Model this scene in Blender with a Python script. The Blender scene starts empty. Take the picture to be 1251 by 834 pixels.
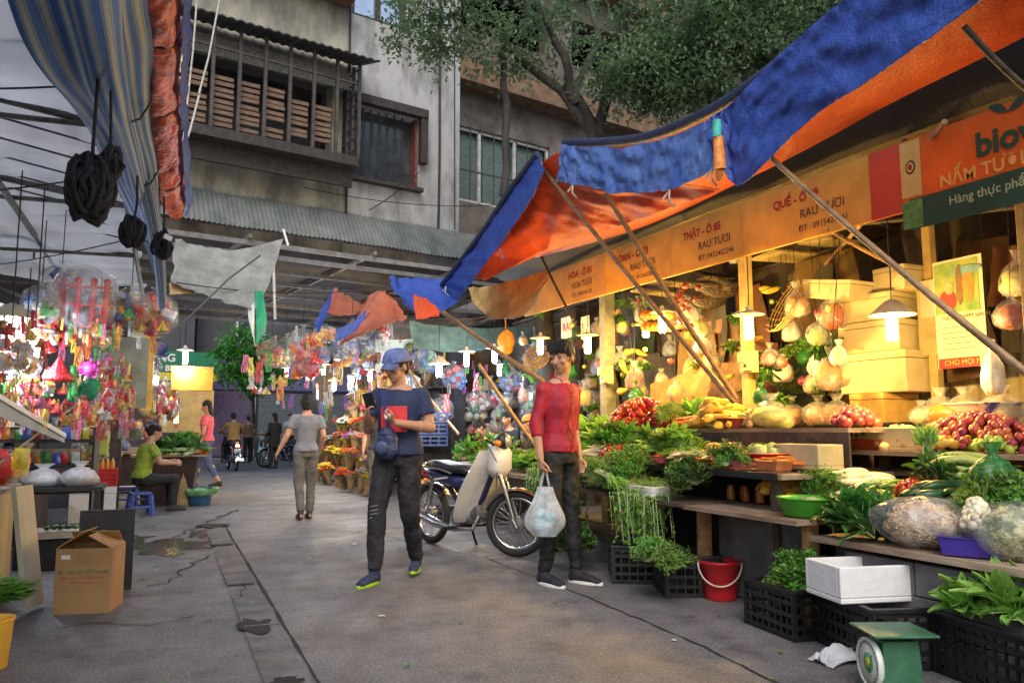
import bpy, math, random
from mathutils import Vector, Matrix, noise, Euler
R = math.radians
rnd = random.Random(7)
S = bpy.context.scene
COL = S.collection

# ------------------------------------------------------------ camera, light, exposure
YAW, PIT, FPX, CAMZ = R(23.74), R(6.49), 950.0, 1.1
cam = bpy.data.cameras.new('camera'); cam.sensor_width = 36.0; cam.lens = FPX / 1251 * 36
cam.clip_start = 0.05; cam.clip_end = 400
camo = bpy.data.objects.new('camera', cam); COL.objects.link(camo)
camo.location = (0, 0, CAMZ); camo.rotation_euler = (R(90) + PIT, 0, -YAW)
S.camera = camo

SUN_EL, SUN_AZ = R(48), R(200)           # azimuth from +Y, clockwise
w = bpy.data.worlds.new('World'); S.world = w; w.use_nodes = True
nt = w.node_tree; bg = nt.nodes['Background']
sky = nt.nodes.new('ShaderNodeTexSky'); sky.sky_type = 'NISHITA'; sky.sun_disc = False
sky.sun_elevation = SUN_EL; sky.sun_rotation = SUN_AZ; sky.dust_density = 3.0; sky.air_density = 1.6
nt.links.new(sky.outputs[0], bg.inputs[0]); bg.inputs[1].default_value = 0.13
sl = bpy.data.lights.new('sun', 'SUN'); sl.energy = 1.1; sl.angle = R(35); sl.color = (1.0, .95, .9)
so = bpy.data.objects.new('sun', sl); COL.objects.link(so)
so.rotation_euler = (R(90) - SUN_EL, 0, -SUN_AZ + math.pi)
so.location = (0, -5, 20)
S.view_settings.view_transform = 'Standard'; S.view_settings.look = 'None'
S.view_settings.gamma = 1; S.view_settings.use_curve_mapping = False
S.view_settings.exposure = 0.55
S.cycles.max_bounces = 6; S.cycles.diffuse_bounces = 3; S.cycles.transparent_max_bounces = 12

# a pixel of the 1251x834 photograph, turned into a point on a plane of the place
def ray(px, py):
    cy_, sy_, cp, sp = math.cos(YAW), math.sin(YAW), math.cos(PIT), math.sin(PIT)
    a = (px - 625.5) / FPX; b = (417 - py) / FPX
    return Vector((sy_*cp, cy_*cp, sp)) + a*Vector((cy_, -sy_, 0)) + b*Vector((-sy_*sp, -cy_*sp, cp))
def A(px, py, X=None, Y=None, Z=None, d=None):
    r = ray(px, py)
    if X is not None: t = X / r.x
    elif Y is not None: t = Y / r.y
    elif Z is not None: t = (Z - CAMZ) / r.z
    else: t = d
    return Vector((0, 0, CAMZ)) + r*t

# ------------------------------------------------------------ materials
MATS = {}
def M(name, col, rough=.6, var=.22, scale=9., bump=.12, metal=0., trans=0., emit=None, es=0., alpha=1.,
      rnd_v=0., tint=False, col2=None, thr=None, coat=0., stretch=None, bscale=None, spec=None, sheen=0.):
    if name in MATS: return MATS[name]
    m = bpy.data.materials.new(name); m.use_nodes = True; MATS[name] = m
    n = m.node_tree.nodes; l = m.node_tree.links
    b = n['Principled BSDF']; out = n['Material Output']
    b.inputs['Roughness'].default_value = rough; b.inputs['Metallic'].default_value = metal
    if spec is not None: b.inputs['Specular IOR Level'].default_value = spec
    if coat: b.inputs['Coat Weight'].default_value = coat
    tc = n.new('ShaderNodeTexCoord'); mp = n.new('ShaderNodeMapping')
    l.new(tc.outputs['Object'], mp.inputs[0])
    if stretch: mp.inputs['Scale'].default_value = stretch
    nz = n.new('ShaderNodeTexNoise'); nz.inputs['Scale'].default_value = scale
    nz.inputs['Detail'].default_value = 5; nz.inputs['Roughness'].default_value = .62
    l.new(mp.outputs[0], nz.inputs[0])
    c2 = col2 if col2 else tuple(min(1, c*(1+var)) for c in col)
    c1 = col if col2 else tuple(c*(1-var) for c in col)
    rp = n.new('ShaderNodeValToRGB')
    rp.color_ramp.elements[0].color = (*c1, 1); rp.color_ramp.elements[1].color = (*c2, 1)
    a, z = thr if thr else (.35, .65)
    rp.color_ramp.elements[0].position = a; rp.color_ramp.elements[1].position = z
    l.new(nz.outputs[0], rp.inputs[0]); csock = rp.outputs[0]
    if tint or rnd_v:
        oi = n.new('ShaderNodeObjectInfo')
    if tint:
        mx = n.new('ShaderNodeMixRGB'); mx.blend_type = 'MULTIPLY'; mx.inputs[0].default_value = 1
        l.new(csock, mx.inputs[1]); l.new(oi.outputs['Color'], mx.inputs[2]); csock = mx.outputs[0]
    if rnd_v:
        hs = n.new('ShaderNodeHueSaturation'); mr = n.new('ShaderNodeMapRange')
        mr.inputs[3].default_value = 1 - rnd_v; mr.inputs[4].default_value = 1 + rnd_v
        l.new(oi.outputs['Random'], mr.inputs[0]); l.new(mr.outputs[0], hs.inputs['Value'])
        mr2 = n.new('ShaderNodeMapRange'); mr2.inputs[3].default_value = .5 - rnd_v*.08; mr2.inputs[4].default_value = .5 + rnd_v*.08
        l.new(oi.outputs['Random'], mr2.inputs[0]); l.new(mr2.outputs[0], hs.inputs['Hue'])
        l.new(csock, hs.inputs['Color']); csock = hs.outputs[0]
    l.new(csock, b.inputs['Base Color'])
    if bump:
        nb = n.new('ShaderNodeTexNoise'); nb.inputs['Scale'].default_value = bscale or scale*4
        nb.inputs['Detail'].default_value = 4; l.new(mp.outputs[0], nb.inputs[0])
        bu = n.new('ShaderNodeBump'); bu.inputs['Strength'].default_value = bump; bu.inputs['Distance'].default_value = .02
        l.new(nb.outputs[0], bu.inputs['Height']); l.new(bu.outputs[0], b.inputs['Normal'])
    sh = b.outputs[0]
    if trans:
        tr = n.new('ShaderNodeBsdfTranslucent'); l.new(csock, tr.inputs[0])
        ms = n.new('ShaderNodeMixShader'); ms.inputs[0].default_value = trans
        l.new(sh, ms.inputs[1]); l.new(tr.outputs[0], ms.inputs[2]); sh = ms.outputs[0]
    if alpha < 1:
        tp = n.new('ShaderNodeBsdfTransparent'); ms = n.new('ShaderNodeMixShader')
        # plastic film: wrinkles hold more or less of the light
        mr3 = n.new('ShaderNodeMapRange'); mr3.inputs[1].default_value = .35; mr3.inputs[2].default_value = .65
        mr3.inputs[3].default_value = max(0, alpha-.18); mr3.inputs[4].default_value = min(1, alpha+.18)
        l.new(nz.outputs[0], mr3.inputs[0]); l.new(mr3.outputs[0], ms.inputs[0])
        l.new(tp.outputs[0], ms.inputs[1]); l.new(sh, ms.inputs[2]); sh = ms.outputs[0]
    if emit:
        b.inputs['Emission Color'].default_value = (*emit, 1); b.inputs['Emission Strength'].default_value = es
    if sh is not b.outputs[0]: l.new(sh, out.inputs[0])
    return m

# ------------------------------------------------------------ mesh collector
def frame_of(d):
    d = Vector(d).normalized()
    u = d.cross(Vector((0, 0, 1)))
    if u.length < 1e-3: u = Vector((1, 0, 0))
    u.normalize(); return u, d.cross(u).normalized(), d
class MB:
    def __init__(s): s.v = []; s.f = []; s.m = []; s.s = []; s.T = None
    def add(s, vs, fs, mi=0, sm=True):
        o = len(s.v)
        s.v += [s.T @ Vector(v) if s.T else Vector(v) for v in vs]
        for f in fs: s.f.append(tuple(i+o for i in f)); s.m.append(mi); s.s.append(sm)
        return s
    def box(s, c, d, rot=None, mi=0, taper=1.):
        c = Vector(c); x, y, z = [q/2 for q in d]; t = taper
        vs = [(-x, -y, -z), (x, -y, -z), (x, y, -z), (-x, y, -z), (-x*t, -y*t, z), (x*t, -y*t, z), (x*t, y*t, z), (-x*t, y*t, z)]
        Rm = rot.to_matrix() if isinstance(rot, Euler) else (Euler(rot).to_matrix() if rot else Matrix.Identity(3))
        return s.add([c + Rm @ Vector(v) for v in vs], [(3, 2, 1, 0), (4, 5, 6, 7), (0, 1, 5, 4), (1, 2, 6, 5), (2, 3, 7, 6), (3, 0, 4, 7)], mi, False)
    def beam(s, p0, p1, w_, h_, mi=0):
        p0, p1 = Vector(p0), Vector(p1); u, v, d = frame_of(p1-p0)
        a = [p0 + u*x*w_/2 + v*y*h_/2 for x, y in ((-1, -1), (1, -1), (1, 1), (-1, 1))]
        b = [q + (p1-p0) for q in a]
        return s.add(a+b, [(3, 2, 1, 0), (4, 5, 6, 7), (0, 1, 5, 4), (1, 2, 6, 5), (2, 3, 7, 6), (3, 0, 4, 7)], mi, False)
    def cyl(s, p0, p1, r0, r1=None, n=12, mi=0, sm=True, caps=True):
        return s.tube([p0, p1], [r0, r0 if r1 is None else r1], n, mi, sm, caps)
    def tube(s, pts, r, n=8, mi=0, sm=True, caps=True, closed=False):
        pts = [Vector(p) for p in pts]; k = len(pts)
        rr = r if isinstance(r, (list, tuple)) else [r]*k
        vs = []; fs = []; u = None
        for i, p in enumerate(pts):
            if closed: d = pts[(i+1) % k] - pts[i-1]
            else: d = pts[min(i+1, k-1)] - pts[max(i-1, 0)]
            if d.length < 1e-9: d = Vector((0, 0, 1))
            d.normalize()
            if u is None: u = frame_of(d)[0]
            else:
                u = u - d*u.dot(d)
                u = u.normalized() if u.length > 1e-6 else frame_of(d)[0]
            v = d.cross(u)
            for j in range(n):
                t = 2*math.pi*j/n; vs.append(p + (u*math.cos(t) + v*math.sin(t))*rr[i])
        for i in range(k if closed else k-1):
            a, b = i*n, ((i+1) % k)*n
            for j in range(n): fs.append((a+j, a+(j+1) % n, b+(j+1) % n, b+j))
        s.add(vs, fs, mi, sm)
        if caps and not closed:
            s.add(vs[:n], [tuple(range(n))[::-1]], mi, False); s.add(vs[-n:], [tuple(range(n))], mi, False)
        return s
    def cap(s, p0, p1, r0, r1=None, n=12, mi=0):      # tapered capsule
        p0, p1 = Vector(p0), Vector(p1); r1 = r0 if r1 is None else r1
        d = p1-p0; L = max(d.length, 1e-6); d = d/L
        pts = []; rr = []
        for a in (-85, -60, -30, 0): pts.append(p0 + d*r0*math.sin(R(a))); rr.append(r0*math.cos(R(a)))
        for a in (0, 30, 60, 85): pts.append(p1 + d*r1*math.sin(R(a))); rr.append(r1*math.cos(R(a)))
        return s.tube(pts, rr, n, mi)
    def ell(s, c, r, rot=None, nu=14, nv=9, mi=0, amp=0., fq=3.):
        c = Vector(c); r = (r, r, r) if not isinstance(r, (tuple, list)) else r
        Rm = Euler(rot).to_matrix() if rot else Matrix.Identity(3)
        vs = []
        for i in range(nv+1):
            ph = math.pi*i/nv
            for j in range(nu):
                th = 2*math.pi*j/nu
                q = Vector((math.sin(ph)*math.cos(th), math.sin(ph)*math.sin(th), -math.cos(ph)))
                k = 1 + (amp*noise.noise(q*fq + c*3.7) if amp else 0)
                vs.append(c + Rm @ Vector((q.x*r[0]*k, q.y*r[1]*k, q.z*r[2]*k)))
        fs = [(i*nu+j, i*nu+(j+1) % nu, (i+1)*nu+(j+1) % nu, (i+1)*nu+j) for i in range(nv) for j in range(nu)]
        return s.add(vs, fs, mi)
    def lathe(s, prof, n=20, c=(0, 0, 0), mi=0, sm=True, wob=0.):
        c = Vector(c); vs = []; k = len(prof)
        for i, (r_, z) in enumerate(prof):
            for j in range(n):
                t = 2*math.pi*j/n; q = r_*(1 + wob*noise.noise(Vector((math.cos(t)*2, math.sin(t)*2, z*9+c.x))))
                vs.append(c + Vector((q*math.cos(t), q*math.sin(t), z)))
        fs = [(i*n+j, i*n+(j+1) % n, (i+1)*n+(j+1) % n, (i+1)*n+j) for i in range(k-1) for j in range(n)]
        return s.add(vs, fs, mi, sm)
    def loft(s, secs, n=20, mi=0, pw=1.0):             # secs: (centre, half width, half depth, side vector, front vector)
        vs = []; k = len(secs)
        for c, a, b, U, V in secs:
            for j in range(n):
                t = 2*math.pi*j/n; ct, st = math.cos(t), math.sin(t)
                ct = math.copysign(abs(ct)**pw, ct); st = math.copysign(abs(st)**pw, st)
                vs.append(Vector(c) + Vector(U)*ct*a + Vector(V)*st*b)
        fs = [(i*n+j, i*n+(j+1) % n, (i+1)*n+(j+1) % n, (i+1)*n+j) for i in range(k-1) for j in range(n)]
        fs += [tuple(range(n))[::-1], tuple(range((k-1)*n, k*n))]
        return s.add(vs, fs, mi)
    def grid(s, fn, nu, nv, mi=0, thick=0., mi2=None, sm=True):
        P = [[Vector(fn(i/nu, j/nv)) for j in range(nv+1)] for i in range(nu+1)]
        vs = [p for row in P for p in row]; w_ = nv+1
        fs = [(i*w_+j, (i+1)*w_+j, (i+1)*w_+j+1, i*w_+j+1) for i in range(nu) for j in range(nv)]
        s.add(vs, fs, mi, sm)
        if thick:
            vs2 = []
            for i in range(nu+1):
                for j in range(nv+1):
                    a = P[min(i+1, nu)][j]-P[max(i-1, 0)][j]; b = P[i][min(j+1, nv)]-P[i][max(j-1, 0)]
                    nn = a.cross(b); nn = nn.normalized() if nn.length > 1e-9 else Vector((0, 0, 1))
                    vs2.append(P[i][j]-nn*thick)
            s.add(vs2, [f[::-1] for f in fs], mi if mi2 is None else mi2, sm)
            e = [(i, 0) for i in range(nu+1)]+[(nu, j) for j in range(1, nv+1)]+[(i, nv) for i in range(nu-1, -1, -1)]+[(0, j) for j in range(nv-1, 0, -1)]
            ring = [i*w_+j for i, j in e]; k = len(ring)
            s.add([vs[i] for i in ring]+[vs2[i] for i in ring], [(q, k+q, k+(q+1) % k, (q+1) % k) for q in range(k)], mi, False)
        return s
    def poly(s, pts, U, V, o, t, mi=0):                # flat outline in the plane o + x U + y V, thickness t
        o, U, V = Vector(o), Vector(U), Vector(V); N = U.cross(V).normalized(); k = len(pts)
        a = [o+U*x+V*y for x, y in pts]; b = [p+N*t for p in a]
        return s.add(a+b, [tuple(range(k))[::-1], tuple(range(k, 2*k))]+[(i, (i+1) % k, k+(i+1) % k, k+i) for i in range(k)], mi, False)
    def leaf(s, p, d, up, L, W, mi=0, fold=.25):
        p, d, up = Vector(p), Vector(d).normalized(), Vector(up)
        sd = d.cross(up); sd = sd.normalized() if sd.length > 1e-6 else Vector((1, 0, 0)); nn = sd.cross(d)
        a = p + d*L*.45; e = p + d*L - nn*L*.12
        return s.add([p, a+sd*W/2+nn*W*fold, e, a-sd*W/2+nn*W*fold, a], [(0, 1, 4), (1, 2, 4), (0, 4, 3), (4, 2, 3)], mi, False)
    def build(s, name, mats, parent=None, world=False, bev=0., origin=None, solid=0., autos=True):
        vs = s.v
        if not isinstance(mats, (list, tuple)): mats = [mats]
        if parent is None and origin is None and vs:
            xs = [v.x for v in vs]; ys = [v.y for v in vs]; zs = [v.z for v in vs]
            origin = Vector(((min(xs)+max(xs))/2, (min(ys)+max(ys))/2, min(zs)))
        off = Vector((0, 0, 0))
        if parent is None: off = Vector(origin)
        elif world:
            q = parent
            while q: off += q.location; q = q.parent
        me = bpy.data.meshes.new(name)
        me.from_pydata([v-off for v in vs], [], s.f)
        for m in mats: me.materials.append(m)
        if len(mats) > 1: me.polygons.foreach_set('material_index', s.m)
        me.polygons.foreach_set('use_smooth', s.s); me.update()
        o = bpy.data.objects.new(name, me); COL.objects.link(o)
        if parent: o.parent = parent
        else: o.location = off
        if bev:
            b = o.modifiers.new('bev', 'BEVEL'); b.width = bev; b.segments = 2; b.limit_method = 'ANGLE'; b.angle_limit = R(40)
        return o

def tag(o, label=None, cat=None, group=None, kind=None):
    if label: o['label'] = label
    if cat: o['category'] = cat
    if group: o['group'] = group
    if kind: o['kind'] = kind
    return o
def thing(name, label, cat, loc=(0, 0, 0), rz=0., group=None):
    o = bpy.data.objects.new(name, None); COL.objects.link(o); o.empty_display_size = .1
    o.location = loc; o.rotation_euler = (0, 0, rz); return tag(o, label, cat, group)
def dup(root, loc, rz=None, label=None, group=None, sc=None, rot=None, color=None):
    r = root.copy(); COL.objects.link(r); r.location = loc
    if rz is not None: r.rotation_euler = (0, 0, rz)
    if rot is not None: r.rotation_euler = rot
    if sc is not None: r.scale = (sc, sc, sc) if not isinstance(sc, (tuple, list)) else sc
    if label: r['label'] = label
    if group: r['group'] = group
    if color: r.color = (*color, 1)
    for ch in list(root.children):
        c = ch.copy(); COL.objects.link(c); c.parent = r
        if color: c.color = (*color, 1)
        for g in list(ch.children):
            d = g.copy(); COL.objects.link(d); d.parent = c
            if color: d.color = (*color, 1)
    return r
def remeshed(mb, voxel, smooth=4, disp=None):
    """the shapes in mb melted into one continuous surface"""
    me = bpy.data.meshes.new('tmp'); me.from_pydata(mb.v, [], mb.f); me.update()
    o = bpy.data.objects.new('tmp', me); COL.objects.link(o)
    m = o.modifiers.new('r', 'REMESH'); m.mode = 'VOXEL'; m.voxel_size = voxel; m.use_smooth_shade = True
    if smooth:
        q = o.modifiers.new('s', 'SMOOTH'); q.iterations = smooth; q.factor = .5
    dg = bpy.context.evaluated_depsgraph_get(); dg.update()
    out = bpy.data.meshes.new_from_object(o.evaluated_get(dg))
    bpy.data.objects.remove(o); bpy.data.meshes.remove(me)
    r = MB(); r.v = [v.co.copy() for v in out.vertices]
    if disp:
        r.v = [v + out.vertices[i].normal*disp(v) for i, v in enumerate(r.v)]
    r.f = [tuple(p.vertices) for p in out.polygons]; r.m = [0]*len(r.f); r.s = [True]*len(r.f)
    bpy.data.meshes.remove(out)
    return r
def folds(amp, fx=9., fz=4., seed=0.):
    return lambda v: amp*noise.noise(Vector((v.x*fx+seed, v.y*fx, v.z*fz))) + amp*.5*noise.noise(Vector((v.x*fx*2.3, v.y*fx*2.3+seed, v.z*fz*3)))
def text_mb(txt, size, o, U, V, th=.002, bold=0., align='LEFT', mi=0):
    cu = bpy.data.curves.new('t', 'FONT'); cu.body = txt; cu.size = 1.; cu.offset = bold/size; cu.align_x = align
    cu.resolution_u = 3
    ob = bpy.data.objects.new('t', cu); COL.objects.link(ob)
    dg = bpy.context.evaluated_depsgraph_get(); dg.update()
    me = bpy.data.meshes.new_from_object(ob.evaluated_get(dg))
    o, U, V = Vector(o), Vector(U), Vector(V); N = U.cross(V)
    mb = MB(); mb.v = [o + U*v.co.x*size + V*v.co.y*size + N*th for v in me.vertices]
    mb.f = [tuple(p.vertices) for p in me.polygons]; mb.m = [mi]*len(mb.f); mb.s = [False]*len(mb.f)
    bpy.data.objects.remove(ob); bpy.data.meshes.remove(me); bpy.data.curves.remove(cu)
    return mb
def join(*mbs):
    r = MB()
    for m in mbs:
        o = len(r.v); r.v += m.v; r.f += [tuple(i+o for i in f) for f in m.f]; r.m += m.m; r.s += m.s
    return r
def rv(a=1.): return Vector((rnd.uniform(-a, a), rnd.uniform(-a, a), rnd.uniform(-a, a)))
def U(a, b): return rnd.uniform(a, b)
def sag(p0, p1, s_, n=14):
    p0, p1 = Vector(p0), Vector(p1)
    return [p0.lerp(p1, i/n) - Vector((0, 0, s_*4*(i/n)*(1-i/n))) for i in range(n+1)]
# ============================================================ THE SETTING
def ground_mat():
    m = M('worn_concrete', (.155, .145, .148), rough=.72, var=.0, scale=1.1, bump=.0)
    n = m.node_tree.nodes; l = m.node_tree.links; b = n['Principled BSDF']
    tc = n['Texture Coordinate']
    def nz(sc, det=6, ro=.6):
        q = n.new('ShaderNodeTexNoise'); q.inputs['Scale'].default_value = sc; q.inputs['Detail'].default_value = det
        q.inputs['Roughness'].default_value = ro; l.new(tc.outputs['Object'], q.inputs[0]); return q.outputs[0]
    def ramp(s, p):
        q = n.new('ShaderNodeValToRGB'); e = q.color_ramp.elements
        while len(e) < len(p): e.new(.5)
        for i, (x, c) in enumerate(p): e[i].position = x; e[i].color = (*c, 1)
        l.new(s, q.inputs[0]); return q.outputs[0]
    def mix(f, a, c, mode='MIX'):
        q = n.new('ShaderNodeMixRGB'); q.blend_type = mode
        if isinstance(f, float): q.inputs[0].default_value = f
        else: l.new(f, q.inputs[0])
        l.new(a, q.inputs[1]); l.new(c, q.inputs[2]) if not isinstance(c, tuple) else setattr(q.inputs[2], 'default_value', (*c, 1))
        return q.outputs[0]
    base = ramp(nz(.55), [(.3, (.105, .105, .115)), (.5, (.135, .134, .144)), (.7, (.165, .163, .17))])
    mid = ramp(nz(4.5), [(.25, (.62, .6, .6)), (.5, (1, 1, 1)), (.75, (1.25, 1.2, 1.15))])
    c = mix(1., base, mid, 'MULTIPLY')
    fine = ramp(nz(70, 3, .7), [(.3, (.45, .45, .46)), (.5, (1, 1, 1)), (.7, (1.9, 1.86, 1.8))])
    c = mix(1., c, fine, 'MULTIPLY')
    st = ramp(nz(2.1, 8, .7), [(.56, (0, 0, 0)), (.66, (1, 1, 1))]); c = mix(st, c, mix(1., c, (.62, .6, .6), 'MULTIPLY'))
    rust = ramp(nz(.8, 5, .55), [(.55, (0, 0, 0)), (.75, (.55, .55, .55))]); c = mix(rust, c, mix(1., c, (1.04, .98, .95), 'MULTIPLY'))
    l.new(c, b.inputs['Base Color'])
    rr = n.new('ShaderNodeMapRange'); rr.inputs[1].default_value = .35; rr.inputs[2].default_value = .65
    rr.inputs[3].default_value = .5; rr.inputs[4].default_value = .8
    l.new(nz(1.6), rr.inputs[0]); l.new(rr.outputs[0], b.inputs['Roughness'])
    bu = n.new('ShaderNodeBump'); bu.inputs['Strength'].default_value = .8; bu.inputs['Distance'].default_value = .015
    l.new(nz(22, 9, .72), bu.inputs['Height']); l.new(bu.outputs[0], b.inputs['Normal'])
    return m
GM = ground_mat()
g = MB().add([(-200, -60, 0), (200, -60, 0), (200, 340, 0), (-200, 340, 0)], [(0, 1, 2, 3)], 0, False)
tag(g.build('ground', GM, origin=(0, 0, 0)), kind='structure')
# the gutter: a row of cover slabs with an open joint along their right edge
DK = M('gap_shade_black', (.012, .011, .011), .9)  # flat black; the shade inside holes, joint and cracks is put into the colour
SL = M('gutter_concrete', (.115, .113, .12), .75, .4, 4, .6, bscale=26)
mb = MB()
y = .8
while y < 9.9:
    L = 2.1 if y > 5 else 1.3
    if not (4.35 < y+L/2 < 5.0): mb.box((.53, y+L/2, .002), (.19, L-.008, .010), (U(-.01, .01), U(-.012, .012), 0))
    y += L
tag(mb.build('gutter_cover_slabs', SL, origin=(0, 0, 0)), kind='structure')
mb = MB()
def strip(mb, pts, w_, z=.005):
    vs = []; k = len(pts)
    for i, p in enumerate(pts):
        d = Vector(pts[min(i+1, k-1)]) - Vector(pts[max(i-1, 0)]); d.normalize(); q = Vector((-d.y, d.x))
        ww = w_*(U(.35, 1.3))
        if i in (0, k-1): ww *= .15
        vs += [(p[0]+q.x*ww/2, p[1]+q.y*ww/2, z), (p[0]-q.x*ww/2, p[1]-q.y*ww/2, z)]
    mb.add(vs, [(2*i, 2*i+1, 2*i+3, 2*i+2) for i in range(k-1)], 0, False)
def crack(mb, pxs, w_, jit=.02, n=6):
    P = [A(x, y, Z=0) for x, y in pxs]; pts = []
    for a, b in zip(P, P[1:]):
        L = (b-a).length
        for i in range(n): q = a.lerp(b, i/n); pts.append((q.x+U(-jit, jit)*L, q.y+U(-jit, jit)*L))
    pts.append((P[-1].x, P[-1].y)); strip(mb, pts, w_)
strip(mb, [(.655+U(-.004, .004), .8+i*.18) for i in range(52)], .022, .0045)
crack(mb, [(262, 633), (280, 628), (292, 622)], .06, .05)
crack(mb, [(262, 633), (266, 655), (255, 670)], .045, .06)
crack(mb, [(262, 676), (232, 690), (205, 712), (178, 716)], .02, .06)
crack(mb, [(250, 640), (225, 652), (200, 660)], .02, .08)
crack(mb, [(285, 685), (300, 690)], .03, .05)
crack(mb, [(300, 700), (295, 722), (300, 740)], .014, .05)
crack(mb, [(590, 680), (700, 722), (860, 790), (980, 850)], .012, .008, 14)
crack(mb, [(430, 640), (520, 668), (590, 680)], .009, .008, 14)
crack(mb, [(60, 770), (110, 760), (180, 765), (240, 752)], .012, .05)
tag(mb.build('cracks', DK, origin=(0, 0, 0)), kind='structure')
def blot(cx, cy, rx, ry, z, n=28, seed=0, rot=0.):
    vs = [(0, 0, z)]
    for i in range(n):
        t = 2*math.pi*i/n; q = 1+.7*noise.noise(Vector((math.cos(t)*1.6+seed, math.sin(t)*1.6, seed)))+.5*noise.noise(Vector((math.cos(t)*5+seed, math.sin(t)*5, seed)))
        x, y = rx*q*math.cos(t), ry*q*math.sin(t); vs.append((x*math.cos(rot)-y*math.sin(rot), x*math.sin(rot)+y*math.cos(rot), z))
    return MB().add([(v[0]+cx, v[1]+cy, v[2]) for v in vs], [(0, i+1, (i+1) % n+1) for i in range(n)], 0, False)
hole = join(blot(.50, 4.72, .10, .17, .0125, seed=3), blot(.52, 3.62, .07, .07, .0125, seed=5), blot(.55, 9.75, .17, .2, .0128, seed=9))
tag(hole.build('broken_gutter_holes', DK, origin=(0, 0, 0)), kind='structure')
WET = M('wet_concrete', (.07, .065, .062), .12, .4, 9, .25, bscale=18, spec=.6)
wet = join(blot(.02, 8.3, .32, .55, .004, seed=2), blot(-.3, 8.9, .18, .3, .004, seed=6), blot(.35, 9.1, .1, .35, .004, seed=8))
tag(wet.build('puddles', WET, origin=(0, 0, 0)), kind='structure')

# ------------------------------------------------------------ the old apartment block over the end of the lane
FE = Vector((.982, .19, 0)).normalized(); FN = Vector((.19, -.982, 0)).normalized(); FO = Vector((2.9, 13.5, 0))
def FP(s, z, o=0.): return FO + FE*s + FN*o + Vector((0, 0, z))
def AF(px, py, o=0.):
    r = ray(px, py); p0 = FO + FN*o; t = (p0 - Vector((0, 0, CAMZ))).dot(FN)/r.dot(FN)
    p = Vector((0, 0, CAMZ)) + r*t; return (p-FO).dot(FE), p.z
FRZ = math.atan2(FE.y, FE.x)
def fbox(mb, s0, s1, z0, z1, o0, o1, mi=0):
    return mb.box(FP((s0+s1)/2, (z0+z1)/2, (o0+o1)/2), (s1-s0, abs(o1-o0), z1-z0), (0, 0, FRZ), mi)
PL = M('grey_plaster', (.18, .18, .185), .85, 0, 2.1, .45, col2=(.40, .40, .41), thr=(.36, .56), bscale=14, stretch=(1, 1, .35))
YL = M('stained_yellow_plaster', (.16, .155, .145), .9, 0, 2.4, .5, col2=(.42, .40, .33), thr=(.36, .62), bscale=16, stretch=(1, 1, .4))
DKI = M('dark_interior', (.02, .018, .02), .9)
WDK = M('weathered_dark_wood', (.035, .028, .026), .7, .4, 12, .3)
GLS = M('dusty_window_glass', (.05, .06, .08), .15, .4, 4, .05, spec=.8)
TAN = M('tan_slats', (.17, .11, .075), .75, .35, 10, .3, stretch=(1, 1, 6))
BRN = M('brown_ledge', (.16, .095, .055), .8, .4, 5, .3)
WHF = M('dirty_white_frame', (.5, .5, .5), .6, .2, 8)
bld = thing('apartment_block', 'old grey and yellow stained apartment block with caged windows above the lane', 'building', FP(0, 0))
def fpart(mb, name, mat, p=None, **k): return mb.build(name, mat, p or bld, world=True, **k)
# walls with real openings
def wall_with_holes(s0, s1, z0, z1, o0, o1, holes):
    mb = MB(); ss = sorted({s0, s1, *[h[0] for h in holes], *[h[1] for h in holes]})
    for a, b in zip(ss, ss[1:]):
        hz = sorted([(h[2], h[3]) for h in holes if h[0] <= a+1e-6 and h[1] >= b-1e-6]); z = z0
        for u, v in hz:
            if u > z: fbox(mb, a, b, z, u, o0, o1)
            z = v
        if z < z1: fbox(mb, a, b, z, z1, o0, o1)
    return mb
sA, _ = AF(424, 100); sB, _ = AF(562, 100); sL = -8.
wx0, wz1 = AF(428, 125); wx1, wz0 = AF(510, 232)
ux0, uz1 = AF(431, -25); ux1, uz0 = AF(496, 38)
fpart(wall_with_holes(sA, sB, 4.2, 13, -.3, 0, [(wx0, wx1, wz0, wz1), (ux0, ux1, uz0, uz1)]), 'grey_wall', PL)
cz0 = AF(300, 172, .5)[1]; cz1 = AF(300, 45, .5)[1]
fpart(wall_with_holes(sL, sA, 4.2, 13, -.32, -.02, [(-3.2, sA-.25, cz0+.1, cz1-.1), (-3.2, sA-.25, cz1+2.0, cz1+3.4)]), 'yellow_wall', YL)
mb = MB(); fbox(mb, sL, sA-.004, cz1+1.35, cz1+1.5, 0, .45); fbox(mb, sL, sA-.004, 4.62, 4.8, 0, .06); fpart(mb, 'floor_band', BRN)
# right side, set back behind the tree
mb = MB(); sR = 15.
zz = [AF(600, y, -.5)[1] for y in (250, 160, 118, 95)]
fpart(wall_with_holes(sB, sR, 4.2, 13, -1.0, -.6, [(sB+.15+i*3.2, sB+2.7+i*3.2, zz[0], zz[1]) for i in range(4)] + [(sB+.15+i*3.2, sB+2.7+i*3.2, zz[3]+.5, zz[3]+2.1) for i in range(4)]), 'set_back_wall', M('damp_brown_plaster', (.14, .12, .11), .9, .4, 2, .35, bscale=12))
mb = MB(); fbox(mb, sB+.004, sR, zz[2], zz[3], -.6, -.1); fbox(mb, sB+.004, sR, zz[2]+3.1, zz[3]+3.1, -.6, -.1); fpart(mb, 'balcony_slab', BRN)
mb = MB(); fbox(mb, sB+.004, sR, zz[3], zz[3]+.7, -.25, -.18); fpart(mb, 'balcony_panel', M('grey_brown_board', (.11, .09, .08), .85, .4, 6, .3))
mb = MB()
fbox(mb, sL, sR, 4.25, 13, -8, -7.6); fbox(mb, sL, sR, 4.25, 13, -2.6, -2.5); fpart(mb, 'inner_wall', DKI)
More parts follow.
